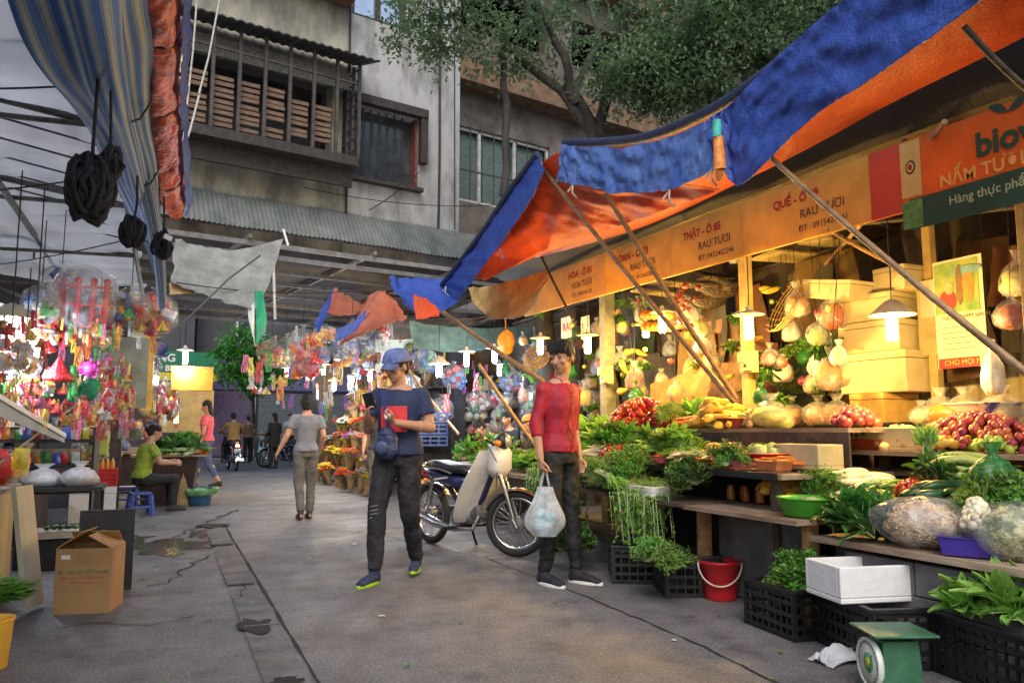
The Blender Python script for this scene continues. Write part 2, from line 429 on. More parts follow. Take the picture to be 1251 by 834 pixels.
mb = MB(); fbox(mb, sL, sR, 3.98, 4.2, -8.2, -.02); fbox(mb, sL, sR, 12.8, 13.1, -8.2, .3); fpart(mb, 'floor_slab', M('sooty_concrete', (.06, .055, .06), .9, .3, 3, .3))
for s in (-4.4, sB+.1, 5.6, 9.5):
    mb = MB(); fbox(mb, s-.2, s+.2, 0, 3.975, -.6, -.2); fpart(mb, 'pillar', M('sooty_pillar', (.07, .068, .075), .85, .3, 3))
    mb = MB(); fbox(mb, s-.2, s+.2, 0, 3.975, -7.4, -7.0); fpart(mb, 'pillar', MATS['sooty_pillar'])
# lower framed window with red lining
wf = MB()
for a in ((wx0-.14, wx1+.14, wz1, wz1+.16), (wx0-.14, wx1+.05, wz0-.07, wz0)): fbox(wf, *a, .003, .16)
for a in ((wx0-.14, wx0, wz0, wz1), (wx1, wx1+.14, wz0+.5, wz1)): fbox(wf, *a, .003, .14)
wo = fpart(wf, 'window', WDK)
mb = MB(); fbox(mb, wx0, wx0+.05, wz0, wz1, -.28, -.02); fbox(mb, wx1-.05, wx1, wz0, wz1, -.28, -.02); fbox(mb, wx0+.05, wx1-.05, wz0, wz0+.05, -.28, -.02)
fpart(mb, 'frame', M('faded_red_paint', (.14, .05, .045), .7, .4), wo)
mb = MB()
for i in range(7): fbox(mb, wx0+.12+i*.16, wx0+.14+i*.16, wz0+.05, wz1, -.12, -.1)
fpart(mb, 'window_bars', WDK, wo)
mb = MB(); fbox(mb, wx0+.05, wx1-.05, wz0+.05, wz1, -.27, -.25); fpart(mb, 'pane', GLS, wo)
# upper window
uf = MB()
for a in ((ux0, ux0+.07, uz0, uz1), (ux1-.07, ux1, uz0, uz1), ((ux0+ux1)/2-.04, (ux0+ux1)/2+.04, uz0, uz1), (ux0+.07, ux1-.07, uz0, uz0+.07)): fbox(uf, *a, -.15, -.05)
uo = fpart(uf, 'window', WDK)
mb = MB(); fbox(mb, ux0+.07, ux1-.07, uz0+.07, uz1, -.14, -.12); fpart(mb, 'pane', M('sky_reflecting_glass', (.5, .55, .65), .03, .1, 3, 0, metal=.85), uo)
# caged balcony on the left
b0, b1 = -3.5, sA-.05
cg = MB(); fbox(cg, b0, b1, cz0-.12, cz0+.04, 0, .72); fbox(cg, b0, b1, cz0-.42, cz0-.12, .4, .46)
co = fpart(cg, 'caged_balcony', WDK)
mb = MB()
for i in range(9):
    s = b0 + (b1-b0)*i/8; fbox(mb, s-.025, s+.025, cz0+.04, cz1, .66, .71)
fbox(mb, b0, b1, cz1-.4, cz1-.36, .67, .7)
for o_ in (.2, .45): fbox(mb, b1-.04, b1, cz0+.04, cz1, o_, o_+.04)
for k in range(8): fbox(mb, b1-.035, b1-.015, cz0+.2+k*.2, cz0+.22+k*.2, .02, .66)
fpart(mb, 'bars', M('rusty_iron', (.06, .05, .05), .7, .4), co)
mb = MB()
for i in range(8):
    s = b0 + (b1-b0)*i/8
    if i == 7: continue
    for k in range(9 if i < 5 else 8):
        zj = U(-.012, .012); fbox(mb, s+.04+U(0, .02), s+(b1-b0)/8-.04-U(0, .02), cz0+.12+k*.095+zj, cz0+.18+k*.095+zj, .54+.01*(k % 2), .58+.01*(k % 2)) if U(0, 1) > .05 else None
fpart(mb, 'slat_screen', TAN, co)
mb = MB(); mb.grid(lambda u, v: FP(b0-.2+(b1-b0+.45)*u, cz1+.28-.3*v+.012*math.sin(u*160), .02+.95*v), 160, 2, thick=.02); fpart(mb, 'cage_roof', M('dark_corrugated_sheet', (.05, .05, .055), .6, .4, 5), co)
mb = MB(); fbox(mb, b0, b1, cz1-.36, cz1-.05, .3, .33); fpart(mb, 'mesh_panel', M('pale_grille', (.22, .22, .21), .8, .5, 30), co)
mb = MB(); fbox(mb, b0+.1, b1-.1, cz0, cz1, -.9, -.85); fpart(mb, 'inner_shutter', M('grey_shutter', (.06, .06, .075), .7, .3, 6, .3, stretch=(6, 1, 1)), co)
# white framed window right of the grey wall
for i in range(3):
    s0 = sB+.15+i*3.2
    mb = MB()
    for a in ((s0, s0+2.55, zz[1]-.06, zz[1]), (s0, s0+2.55, zz[0], zz[0]+.06), (s0+.0, s0+.06, zz[0], zz[1]), (s0+.7, s0+.76, zz[0], zz[1]), (s0+1.6, s0+1.66, zz[0], zz[1]), (s0+2.49, s0+2.55, zz[0], zz[1])): fbox(mb, *a, -.72, -.66)
    q = fpart(mb, 'window', WHF)
    mb = MB(); fbox(mb, s0+.06, s0+2.49, zz[0]+.06, zz[1]-.06, -.8, -.78); fpart(mb, 'pane', M('green_shutter_slats', (.10, .15, .14), .5, .4, 18, .4, stretch=(.4, .4, 5)), q)
    mb = MB()
    for k in range(9): fbox(mb, s0+.1+k*.29, s0+.115+k*.29, zz[0], zz[1], -.5, -.48)
    fbox(mb, s0, s0+2.55, zz[0]+.6, zz[0]+.63, -.5, -.47); fpart(mb, 'window_bars', M('rusty_iron', (0,0,0)), q)
mb = MB()
for s in (sA+.02, AF(536, 100)[0]): mb.tube([FP(s+.01*math.sin(k), 4.9+k*.8, .05) for k in range(9)], .022, 6)
fpart(mb, 'drain_pipe', WDK)

# corrugated awning under the facade
aw = thing('corrugated_awning', 'long grey green corrugated awning running under the apartment facade', 'awning', FP(0, 4.3, .8))
mb = MB(); mb.grid(lambda u, v: FP(-3.6+12.6*u, 4.90-.62*v+.014*math.sin(u*12.6/.076*6.283)*1 + .03*noise.noise(Vector((u*14, v*3, 0))), .03+.42*v), 1000, 3, thick=.006)
mb.build('roof_sheet', M('mossy_grey_sheet', (.075, .095, .095), .8, .4, 2.2, .35, col2=(.16, .17, .17)), aw, world=True)
mb = MB()
for i in range(10): mb.beam(FP(-3.4+i*1.35, 4.75, .05), FP(-3.4+i*1.35, 4.28, .4), .04, .05)
mb.beam(FP(-3.6, 4.3, .36), FP(9, 4.3, .36), .05, .05)
mb.build('awning_frame', M('rusty_iron', (0,0,0)), aw, world=True)
# market ceiling in the passage
STB = M('pale_steel_beam', (.14, .14, .15), .6, .3)
mc = thing('ceiling_beams', 'rows of dusty steel roof beams over the dark covered passage', 'roof beams', FP(0, 3.6, -4))
for i, o_ in enumerate((1.2, .5, -.5, -1.5, -2.6, -3.8, -5, -6.2)):
    mb = MB(); mb.beam(FP(-3.4, 3.86-.02*i, o_), FP(6, 3.86-.02*i, o_), .045, .07); mb.build('beam', STB, mc, world=True)
for s in (-2.2, -.2, 1.6, 3.4):
    mb = MB(); mb.beam(FP(s, 3.94, 1.3), FP(s, 3.85, -7), .05, .06); mb.build('rafter', STB, mc, world=True)

# ------------------------------------------------------------ side walls behind the stalls
WL = M('sooty_stall_wall', (.10, .10, .12), .9, .35, 2.5, .3)
mb = MB().box((-3.3, 14, 1.75), (.15, 30, 3.5)); tag(mb.build('stall_back_wall', WL), 'sooty wall running behind the crowded stalls on the left side', 'wall')
mb = MB().box((6.1, 12, 1.55), (.15, 24, 3.1)); tag(mb.build('stall_back_wall', M('warm_stall_wall', (.07, .055, .04), .85, .35, 2.5, .3)), 'long dim wall behind the vegetable stalls on the right side', 'wall')

# ------------------------------------------------------------ houses at the far end of the lane
HB = M('far_grey_wall', (.08, .085, .10), .85, .25, .8)
LIL = M('lilac_wall', (.12, .11, .26), .8, .2, 1)
h1 = thing('shop_house', 'shop house at the end of the lane with lilac fascia and grey roller shutter', 'house', (5, 34, 0))
MB().box((4.6, 36, 4), (7.4, 4, 8)).build('wall', HB, h1, world=True)
mb = MB().box((4.4, 33.9, 3.0), (6.0, .2, .5)); mb.build('fascia', LIL, h1, world=True)
mb = MB()
for k in range(22): mb.box((5.2, 33.95, .1+k*.125), (3.6, .08, .11))
mb.build('roller_shutter', M('blue_grey_shutter', (.11, .14, .17), .5, .2), h1, world=True)
mb = MB().box((2.3, 33.9, 1.4), (1.6, .12, 2.7)); mb.build('door', M('purple_dim_door', (.10, .07, .14), .6), h1, world=True)
for x in (3.2, 1.4, 7.2): MB().box((x, 33.85, 1.45), (.16, .16, 2.85)).build('pillar', M('pale_pillar', (.4, .4, .48), .7), h1, world=True)
for x in (3, 5.4, 7.3):
    q = MB().box((x, 33.97, 5.6), (1.2, .06, 1.5)).build('window', WHF, h1, world=True); MB().box((x, 33.93, 5.6), (1.0, .03, 1.3)).build('pane', GLS, q, world=True)
h2 = thing('shop_house', 'far shop house closing the lane, with green sign above dark red doorway', 'house', (-2, 33, 0))
MB().box((-2.2, 35, 4), (6.0, 4, 8)).build('wall', HB, h2, world=True)
mb = MB().box((-.8, 32.9, 1.4), (2.6, .15, 2.8)); mb.build('doorway', M('dark_red_doorway', (.06, .03, .05), .6), h2, world=True)
mb = MB().box((.55, 32.85, 1.45), (.14, .14, 2.9)); mb.build('pillar', M('bright_red_post', (.5, .04, .06), .5), h2, world=True)
for x in (-3.6, -1): MB().box((x, 32.97, 5.4), (1.1, .06, 1.5)).build('window', GLS, h2, world=True)
sg = thing('shop_sign', 'wide green shop sign with white letters and yellow stripe above the far doorway', 'sign', (-.4, 32.7, 3.2))
MB().box((-.4, 32.7, 3.72), (4.2, .12, .8)).build('sign_board', M('sign_green', (.02, .22, .12), .5, .1), sg, world=True)
MB().box((-.4, 32.69, 3.15), (4.2, .12, .3)).build('yellow_stripe', M('sign_yellow', (.75, .6, .05), .5, .1), sg, world=True)
LW = M('sign_white', (.85, .85, .85), .6, .05)
for t, y, sz in (('NHÀ HÀNG', 3.72, .42), ('BIA HƠI', 3.36, .3)):
    text_mb(t, sz, (-2.1 if sz > .4 else -.2, 32.62, y), (1, 0, 0), (0, 0, 1), .01, .012).build('lettering', LW, sg, world=True)
# ============================================================ TREES
BARK = M('dark_bark', (.045, .04, .037), .9, .5, 9, .7, stretch=(1, 1, .3))
LEAF = M('leaf_green', (.055, .11, .055), .5, .0, 1.7, 0, trans=.45, col2=(.26, .38, .19), thr=(.3, .7))
LEAF2 = M('bright_leaf_green', (.06, .26, .04), .5, 0, 2, 0, trans=.4, col2=(.16, .5, .08))
def tree(label, base, trunk_pts, r0, limbs, clumps, nleaf, L, leafm, seed=1):
    rr = random.Random(seed)
    t = thing('street_tree', label, 'tree', base)
    mb = MB(); k = len(trunk_pts)
    mb.tube(trunk_pts, [r0*(1-.6*i/(k-1)) for i in range(k)], 10)
    for pts, ra, rb in limbs:
        n = len(pts); fine = []
        for i in range(n-1):
            for j in range(3): fine.append(Vector(pts[i]).lerp(Vector(pts[i+1]), j/3)+Vector((rr.uniform(-1, 1), rr.uniform(-1, 1), rr.uniform(-1, 1)))*.05)
        fine.append(Vector(pts[-1])); m = len(fine)
        mb.tube(fine, [ra+(rb-ra)*i/(m-1) for i in range(m)], 7)
    mb.build('trunk', BARK, t, world=True)
    mb = MB()
    for c, r, wt in clumps:
        c = Vector(c); n = int(nleaf*wt)
        sub = [c + Vector((rr.gauss(0, .5)*r[0], rr.gauss(0, .5)*r[1], rr.gauss(0, .5)*r[2])) for _ in range(max(3, n//45))]
        for s in sub:
            tw = c.lerp(s, .3); mb.tube([tw, s], [.012, .004], 4, 1, caps=False)
            q = rr.uniform(.10, .30)
            for _ in range(45):
                p = s + Vector((rr.gauss(0, q), rr.gauss(0, q), rr.gauss(0, q*.6)))
                d = Vector((rr.uniform(-1, 1), rr.uniform(-1, 1), rr.uniform(-.9, .3)))
                mb.leaf(p, d, (rr.uniform(-.4, .4), rr.uniform(-.4, .4), 1), L*rr.uniform(.7, 1.3), L*.5)
    mb.build('crown', [leafm, BARK], t, world=True)
    return t
tb = Vector((5.2, 10.4, 0))
def pt(px, py, Y): return A(px, py, Y=Y)
tree('big dark leafy tree leaning over the blue tarpaulin in front of the apartment block', tb,
     [tb, tb+Vector((0, 0, 1.6)), tb+Vector((-.1, .1, 3.2)), pt(728, 160, 10.5), pt(700, 110, 10.6)], .2,
     [([pt(728, 165, 10.5), pt(700, 125, 10.6), pt(650, 85, 10.8), pt(600, 40, 11), pt(560, 10, 11.2)], .1, .03),
      ([pt(700, 125, 10.6), pt(690, 70, 10.4), pt(660, 20, 10.3), pt(640, -40, 10.2)], .08, .04),
      ([pt(728, 165, 10.5), pt(745, 90, 10.2), pt(760, 30, 10), pt(800, -40, 10)], .1, .05),
      ([pt(740, 110, 10.3), pt(800, 80, 9.6), pt(880, 60, 9), pt(960, 40, 8.6)], .08, .03),
      ([pt(700, 110, 10.6), pt(730, 60, 11.2), pt(720, 0, 11.6)], .07, .04),
      ([pt(615, 60, 10.9), pt(620, 130, 10.9), pt(615, 240, 10.9)], .05, .07)],
     [(pt(510, 20, 10.9), (.6, .5, .4), .2), (pt(560, 30, 10.8), (.7, .6, .4), .2), (pt(620, 10, 10.6), (1.0, .8, .5), .16),
      (pt(535, 65, 10.9), (.3, .3, .22), .12), (pt(700, 20, 10.6), (1.1, .8, .6), .18), (pt(760, 70, 10), (.7, .7, .5), .2), (pt(790, 20, 9.8), (1, 1, .7), .5),
      (pt(800, 85, 9.6), (.7, .7, .45), .8), (pt(870, 60, 9.2), (.9, .9, .8), 1.4), (pt(940, 60, 8.8), (.8, .9, .7), 1.2), (pt(900, -10, 9), (1.2, 1, .7), 1.2), (pt(1000, 10, 8.6), (.9, .8, .6), .9),
      (pt(840, 110, 9.3), (.6, .6, .35), .5), (pt(770, 105, 9.8), (.4, .5, .25), .3), (pt(1010, -60, 8.6), (1.4, 1, .8), .8), (pt(620, 70, 10.8), (.6, .4, .3), .2)], 3400, .10, LEAF, 3)
tb2 = Vector((5.8, 15.4, 0)) + Vector((8.5, 6, 0))
tree('tall evergreen tree filling the gap behind the big leaning tree', tb2, [tb2, tb2+Vector((0, 0, 5)), tb2+Vector((.3, -.3, 9))], .3,
     [([tb2+Vector((0, 0, 5)), tb2+Vector((-2, -1, 9))], .15, .05)],
     [(tb2+Vector((x, y, z)), (1.8, 1.6, 1.4), 1) for x, y, z in ((0, 0, 7), (-2.5, 0, 8), (2, 0, 8), (-1, -1, 10), (2, 0, 11), (-3, 1, 11.5), (0, 0, 13), (4, 2, 10))], 1500, .17, LEAF, 5)
t3 = Vector((2.75, 29.5, 0))
tree('small bright green tree on the pavement at the far end of the lane', t3, [t3, t3+Vector((.05, 0, 1.5)), t3+Vector((0, 0, 3))], .1,
     [([t3+Vector((0, 0, 2.2)), t3+Vector((-1, 0, 3.4))], .05, .02), ([t3+Vector((0, 0, 2.4)), t3+Vector((1, 0, 3.2))], .05, .02)],
     [(t3+Vector((x, y, z)), (.55, .5, .4), 1) for x, y, z in ((0, 0, 3.3), (-.8, 0, 3.9), (-.3, 0, 4.4), (.6, 0, 4.2), (1.3, 0, 3.2), (-.5, 0, 3.1), (.2, 0, 2.7), (.4, .2, 3.7))], 480, .2, LEAF2, 8)
# ============================================================ TARPAULINS, POLES AND SIGNS OVER THE RIGHT STALLS
TB = M('blue_tarpaulin', (.022, .055, .32), .42, .3, 9, .55, trans=.22, bscale=60, col2=(.055, .12, .5), thr=(.25, .8))
TBL = M('light_blue_tarpaulin', (.045, .11, .42), .42, .3, 7, .55, trans=.25, bscale=60, col2=(.17, .28, .6), thr=(.3, .8), stretch=(1, 1, .35))
TO = M('orange_tarpaulin', (.62, .08, .02), .45, .2, 6, .5, trans=.4, bscale=50, col2=(.82, .14, .03), thr=(.2, .8))
TOD = M('orange_tarpaulin_rolled', (.30, .05, .02), .42, .35, 9, .9, bscale=24, col2=(.68, .13, .05))
TY = M('yellowed_plastic_sheet', (.5, .36, .16), .5, .25, 5, .4, trans=.35)
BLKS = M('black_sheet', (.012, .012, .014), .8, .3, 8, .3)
BAM = M('bamboo_pole', (.36, .21, .10), .5, .35, 10, .3, stretch=(1, 1, 2))
BAMD = M('dark_wood_pole', (.07, .05, .04), .7, .4, 12, .3)
ROPE = M('pale_rope', (.45, .43, .4), .8, .3, 40, .3)
BR = M('black_rope', (.016, .015, .022), .8, .4, 60, .4)
WIRE = M('black_wire', (.015, .015, .015), .6)

def lerp3(P, t):
    n = len(P)-1; i = min(int(t*n), n-1); f = t*n-i; return Vector(P[i]).lerp(Vector(P[i+1]), f)
def smooth_path(P, t):
    n = len(P)-1; i = min(int(t*n), n-1); f = t*n-i; P = [Vector(p) for p in P]
    a = P[max(i-1, 0)]; b = P[i]; c = P[i+1]; d = P[min(i+2, n)]
    return .5*((2*b)+(c-a)*f+(2*a-5*b+4*c-d)*f*f+(3*b-a-3*c+d)*f**3)
def cloth(mb, E0, E1, nu, nv, amp=.03, fq=3., sg=0., th=.006, mi=0, mi2=None, seed=0.):
    def fn(u, v):
        a = smooth_path(E0, u); b = smooth_path(E1, u); p = a.lerp(b, v)
        k = math.sin(math.pi*v) if sg else 0
        q = noise.noise(Vector((u*fq*2.2+seed, v*fq*.7, seed)))*amp + noise.noise(Vector((u*fq*6+seed, v*fq*2, seed+4)))*amp*.45 - abs(noise.noise(Vector((u*fq*7+v*2.2+seed, v*.8, seed+9))))*amp*.4 + abs(noise.noise(Vector((u*fq*17-v*2.5+seed, v*.9, seed+2))))*amp*.2
        return p + Vector((q, q*.4, q*.7-sg*k))
    return mb.grid(fn, nu, nv, mi, th, mi2)

# the big awning: blue above, orange below, its front edge folded down over a pole
edge = [A(1300, -190, X=2.75), A(1180, -60, X=2.8), A(1050, 3, X=2.85), A(960, 75, X=2.88), A(870, 137, X=2.9), A(780, 172, X=2.9), A(690, 177, X=2.9)]
back = [Vector((4.35, p.y+.05, 3.06-.0*i)) for i, p in enumerate(edge)]
# low edge of the orange underside as it shows over the sign
bk = [A(1300, 10, X=3.9), A(1251, 45, X=3.9), A(1100, 120, X=3.9), A(980, 185, X=3.9), A(900, 225, X=3.9), A(770, 283, X=3.9), A(640, 318, X=3.9)]
aw1 = thing('tarpaulin_awning', 'large blue tarpaulin awning with orange underside stretched over the vegetable stalls', 'tarpaulin', (3.3, 4.2, 3.0))
mb = MB(); cloth(mb, edge, bk, 140, 24, .045, 2.2, .04, .006, 1, 0)
# flip so that blue faces the sky: the first surface is the outer one
mb.build('roof_sheet', [TB, TO], aw1, world=True)
fl_low = [A(1300, -70, X=2.72), A(1210, -8, X=2.72), A(1080, 85, X=2.74), A(985, 150, X=2.76), A(905, 226, X=2.78), A(885, 205, X=2.8), A(870, 208, X=2.8)]
fl_top = [edge[0]+Vector((-.04, 0, .03)), edge[1]+Vector((-.04, 0, .03)), edge[2]+Vector((-.04, 0, .03)), edge[3]+Vector((-.04, 0, .03)), A(892, 128, X=2.85), A(880, 136, X=2.86), A(868, 143, X=2.86)]
mb = MB(); cloth(mb, fl_top, fl_low, 160, 20, .045, 5.5, 0, .005, 0, None, 3.)
mb.build('front_flap', TB, aw1, world=True)
f2t = [A(872, 143, X=2.86), A(820, 166, X=2.86), A(760, 180, X=2.86), A(700, 178, X=2.86), A(686, 176, X=2.86)]
f2l = [A(876, 205, X=2.8), A(820, 230, X=2.8), A(760, 236, X=2.8), A(710, 226, X=2.8), A(680, 222, X=2.8)]
mb = MB(); cloth(mb, f2t, f2l, 110, 16, .04, 5, 0, .005, 0, None, 8.)
mb.build('short_flap', TBL, aw1, world=True)
# orange left gore with blue outer border, falling to the low far corner
c0 = A(652, 192, X=2.95)
gA = [A(690, 182, X=2.93), A(662, 200, X=2.93), A(635, 240, X=2.93), A(602, 300, X=2.93), A(582, 340, X=2.93)]
gB = [A(880, 232, X=3.4), A(790, 265, X=3.5), A(735, 283, X=3.6), A(660, 312, X=3.7), A(600, 337, X=3.8)]
mb = MB(); cloth(mb, gA, gB, 90, 40, .07, 2.6, .05, .006, 0, 1, 5.)
mb.build('side_gore', [TO, TO], aw1, world=True)
bA = [A(657, 190, X=2.93), A(628, 228, X=2.9), A(590, 285, X=2.88), A(560, 325, X=2.85), A(540, 350, X=2.85)]
bB = [A(664, 206, X=2.92), A(650, 240, X=2.9), A(610, 300, X=2.88), A(583, 335, X=2.85), A(562, 362, X=2.85)]
mb = MB(); cloth(mb, bA, bB, 40, 4, .03, 5, 0, .006, 0, None, 2.); mb.build('blue_border', TB, aw1, world=True)
mb = MB(); mb.tube([p+Vector((0, 0, .012)) for p in bA], .035, 8); mb.build('edge_roll', M('dark_blue_roll', (.015, .02, .06), .5, .4, 8, .4), aw1, world=True)
mb = MB(); mb.tube([smooth_path(edge, i/30)+Vector((0, .0, .015)) for i in range(31)], .035, 8); mb.build('edge_roll', M('dark_blue_roll', ()) if 0 else MATS['dark_blue_roll'], aw1, world=True)
for p in ((560, 745), (700, 226), (818, 233), (870, 206)):
    q = A(*((545, 350) if p[0] == 560 else p), X=2.79); MB().tube([q+Vector((-.03, .03, -.05)), q, q+Vector((-.02, -.02, -.07)), q+Vector((.03, 0, -.1))], .007, 5).build('tie', ROPE, aw1, world=True)
q0 = A(876, 148, X=2.77); q1 = A(880, 208, X=2.77)
mb = MB(); mb.tube([q0, q0.lerp(q1, .35)+Vector((-.01, 0, 0))], .028, 7, 0); mb.tube([q0.lerp(q1, .33), q1], [.03, .038], 7, 1)
mb.tube([q1, q1+Vector((0, .02, -.06))], [.03, .012], 7, 1)
mb.build('twisted_tie', [M('teal_string', (.05, .45, .38), .5, .3, 30), M('orange_string', (.75, .25, .05), .5, .3, 30)], aw1, world=True)
# black sheet above the sign and dim under-roof
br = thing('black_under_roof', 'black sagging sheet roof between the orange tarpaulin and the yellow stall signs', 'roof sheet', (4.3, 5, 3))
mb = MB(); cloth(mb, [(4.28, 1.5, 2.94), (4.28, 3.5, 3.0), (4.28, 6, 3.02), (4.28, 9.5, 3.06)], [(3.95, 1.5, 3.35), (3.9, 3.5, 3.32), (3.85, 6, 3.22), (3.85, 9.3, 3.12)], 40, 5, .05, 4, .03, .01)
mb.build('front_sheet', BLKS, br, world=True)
mb = MB(); cloth(mb, [(4.3, -1, 3.08), (4.3, 3, 3.1), (4.3, 6, 3.1), (4.3, 12.3, 3.1)], [(6.7, -1, 3.2), (6.7, 3, 3.25), (6.7, 6, 3.2), (6.7, 12.3, 3.2)], 40, 6, .08, 2, .05, .012, 0, 1)
mb.build('roof_cover', [M('grey_brown_sheet', (.12, .10, .08), .85, .4, 3, .4), M('dark_brown_sheet', (.10, .07, .045), .8, .5, 3, .4)], br, world=True)
mb = MB()
for y in (1.2, 2.3, 3.4, 4.6, 5.8, 7.0, 8.4, 9.8): mb.cyl((4.25, y, 2.94), (6.5, y+.3, 2.86), .022, n=6)
for x in (4.7, 5.3, 6.0): mb.cyl((x, .2, 2.9), (x, 12, 2.9), .02, n=6)
mb.build('roof_pole', BAMD, br, world=True)
rr = random.Random(3)
for i in range(16):
    y = rr.uniform(1.6, 8); x = rr.uniform(5.0, 5.9); a = rr.uniform(-.5, .5)
    mb = MB().box((x, y, 2.76+rr.uniform(-.07, .1)), (rr.uniform(.5, 1.1), rr.uniform(.08, .35), .02), (rr.uniform(-.15, .15), rr.uniform(-.1, .1), a))
    tag(mb.build('loose_board', M('pale_board', (.42, .30, .15), .8, .3, 6, .3, rnd_v=.3)), 'loose pale board or flattened carton tucked up under the stall roof', 'board', 'boards tucked under the stall roof')

# ---- the long yellow fascia of stall signs
SY = M('amber_sign_board', (.92, .58, .14), .6, .16, 3, .15, trans=.45)
SYP = M('pale_sign_board', (.82, .56, .22), .6, .12, 3, .15, trans=.45)
SO = M('orange_sign_board', (.88, .24, .04), .5, .15, 1.8, .05, trans=.45)
SR_ = M('red_sign_panel', (.66, .07, .035), .5, .15, 2, .05)
SG = M('dark_green_sign_panel', (.02, .075, .045), .5, .2, 3, .05)
SRT = M('sign_red_letters', (.48, .02, .02), .6, .1); SDT = M('sign_dark_letters', (.06, .05, .05), .6, .1)
XS = 4.2
def zb(y): return 2.455 + .018*(y-2.6)
def zt(y): return 2.905 + .018*(y-2.6)
def sign_panel(y0, y1, mat, label, n=3):
    mb = MB(); mb.add([(XS, y0, zb(y0)), (XS, y1, zb(y1)), (XS, y1, zt(y1)), (XS, y0, zt(y0)), (XS+.03, y0, zb(y0)), (XS+.03, y1, zb(y1)), (XS+.03, y1, zt(y1)), (XS+.03, y0, zt(y0))],
        [(0, 3, 2, 1), (4, 5, 6, 7), (0, 1, 5, 4), (3, 7, 6, 2), (0, 4, 7, 3), (1, 2, 6, 5)], 0, False)
    o = thing('stall_sign', label, 'sign', (XS, (y0+y1)/2, zb((y0+y1)/2))); mb.build('sign_board', mat, o, world=True); return o
TU, TV = (0, -1, -.018), (0, 0, 1)
def letters(o, txt, size, y, z, mat, bold=.0, **k):
    text_mb(txt, size, (XS-.001, y, z), TU, TV, .004, bold, **k).build('lettering', mat, o, world=True)
ys = lambda px: A(px, 250, X=XS).y
e = [ys(1251)-.9, ys(1064), ys(905), ys(818), ys(737), ys(640)]
p1 = sign_panel(e[1]+.003, e[2]-.003, SY, 'amber stall sign reading QUẾ - Ô 99, RAU TƯƠI, beside the orange-red sign')
def fit(o, txt, a, b, zf, mat, bold=0.):
    m_ = text_mb(txt, 1., (0, 0, 0), (1, 0, 0), (0, 1, 0), 0, bold); w_ = max(v.x for v in m_.v); ya, yb = ys(a), ys(b)
    letters(o, txt, (ya-yb)/w_, ya, zb(ya)+.45*zf, mat, bold*(ya-yb)/w_)
def std0(o, ya, yb, l1, l2, l3, k=1.):
    h = .45; L = yb-ya
    letters(o, l1, .135*k, yb-.30*L, zb(ya)+h*.66, SRT, .004)
    letters(o, l2, .12*k, yb-.46*L, zb(ya)+h*.36, SDT, .0015)
    letters(o, l3, .075*k, yb-.46*L, zb(ya)+h*.13, SDT, .001)
def std(o, l, px):
    for (t_, (a, b), zf, m_, bo) in zip(l, px, (.64, .36, .14), (SRT, SDT, SDT), (.035, .01, .008)): fit(o, t_, a, b, zf, m_, bo)
std(p1, ('QUẾ - Ô 99', 'RAU TƯƠI', 'ĐT : 0915429161'), ((945, 1001), (977, 1032), (975, 1035)))
p2 = sign_panel(e[2]+.003, e[3]-.003, SY, 'amber stall sign reading THẬT - Ô 85, second panel along the yellow fascia')
std(p2, ('THẬT - Ô 85', 'RAU TƯƠI', 'ĐT: 0422402246'), ((834, 880), (852, 891), (852, 895)))
p3 = sign_panel(e[3]+.003, e[4]-.003, SY, 'amber stall sign reading LOAN - Ô 83, third panel along the yellow fascia')
std(p3, ('LOAN - Ô 83', 'RAU TƯƠI', 'ĐT: 0912663280'), ((751, 791), (769, 799), (769, 797)))
p4 = sign_panel(e[4]+.003, e[5]-.003, SYP, 'paler stall sign reading HOA - Ô 81, farthest panel of the yellow fascia')
std(p4, ('HOA - Ô 81', 'HOA TƯƠI', 'ĐT: 0988342100'), ((694, 722), (698, 722), (699, 722)))
# orange-red mushroom sign
p5 = sign_panel(e[0], e[1]-.003, SO, 'orange-red stall sign with leaf emblem and large round letters above the nearest stall')
yR = ys(1064); yB0, yB1 = ys(1103), ys(1128)
def patch(o, ya, yb, z0, z1, mat, name, dx=.003):
    mb = MB(); mb.add([(XS-dx, ya, zb(ya)+z0), (XS-dx, yb, zb(yb)+z0), (XS-dx, yb, zb(yb)+z1), (XS-dx, ya, zb(ya)+z1)], [(0, 3, 2, 1)], 0, False); return mb.build(name, mat, o, world=True)
patch(p5, yB0, yR-.006, 0, .45, SR_, 'red_panel'); patch(p5, yB1, yB0, .08, .44, M('sign_yellow_strip', (.75, .5, .16), .6, .1), 'yellow_strip')
mb = MB(); yc = (yB0+yB1)/2
def ringv(rx, ry, n=24): return [(rx*math.cos(2*math.pi*i/n), ry*math.sin(2*math.pi*i/n)) for i in range(n)]
mb.poly(ringv(.035, .045), (0, -1, 0), (0, 0, 1), (XS-.004, yc, zb(yc)+.27), .001, 0); mb.poly(ringv(.025, .033), (0, -1, 0), (0, 0, 1), (XS-.006, yc, zb(yc)+.27), .001, 1); mb.poly(ringv(.015, .02), (0, -1, 0), (0, 0, 1), (XS-.008, yc, zb(yc)+.27), .001, 2)
mb.build('round_emblem', [SG, MATS['sign_yellow_strip'], SRT], p5, world=True)
patch(p5, e[0], ys(1112), -.13, .065, SG, 'green_panel', .004)
patch(p5, yB1, yB0, -.12, .055, M('sign_light_green', (.12, .3, .08), .5, .3, 20), 'green_strip', .006)
LG = M('pale_green_letters', (.45, .5, .3), .5, .1); LYL = M('gold_letters', (.85, .45, .1), .5, .1)
zq = zb(3)
letters(p5, 'bioveg', .20, ys(1197), zb(2.8)+.20, SG, .007)
letters(p5, 'NẤM TƯƠI HÀN QUỐC', .105, ys(1150), zb(3.1)+.085, LYL, .003)
letters(p5, 'Hàng thực phẩm sạch', .075, ys(1160), zb(3.1)-.035, LG, .001)
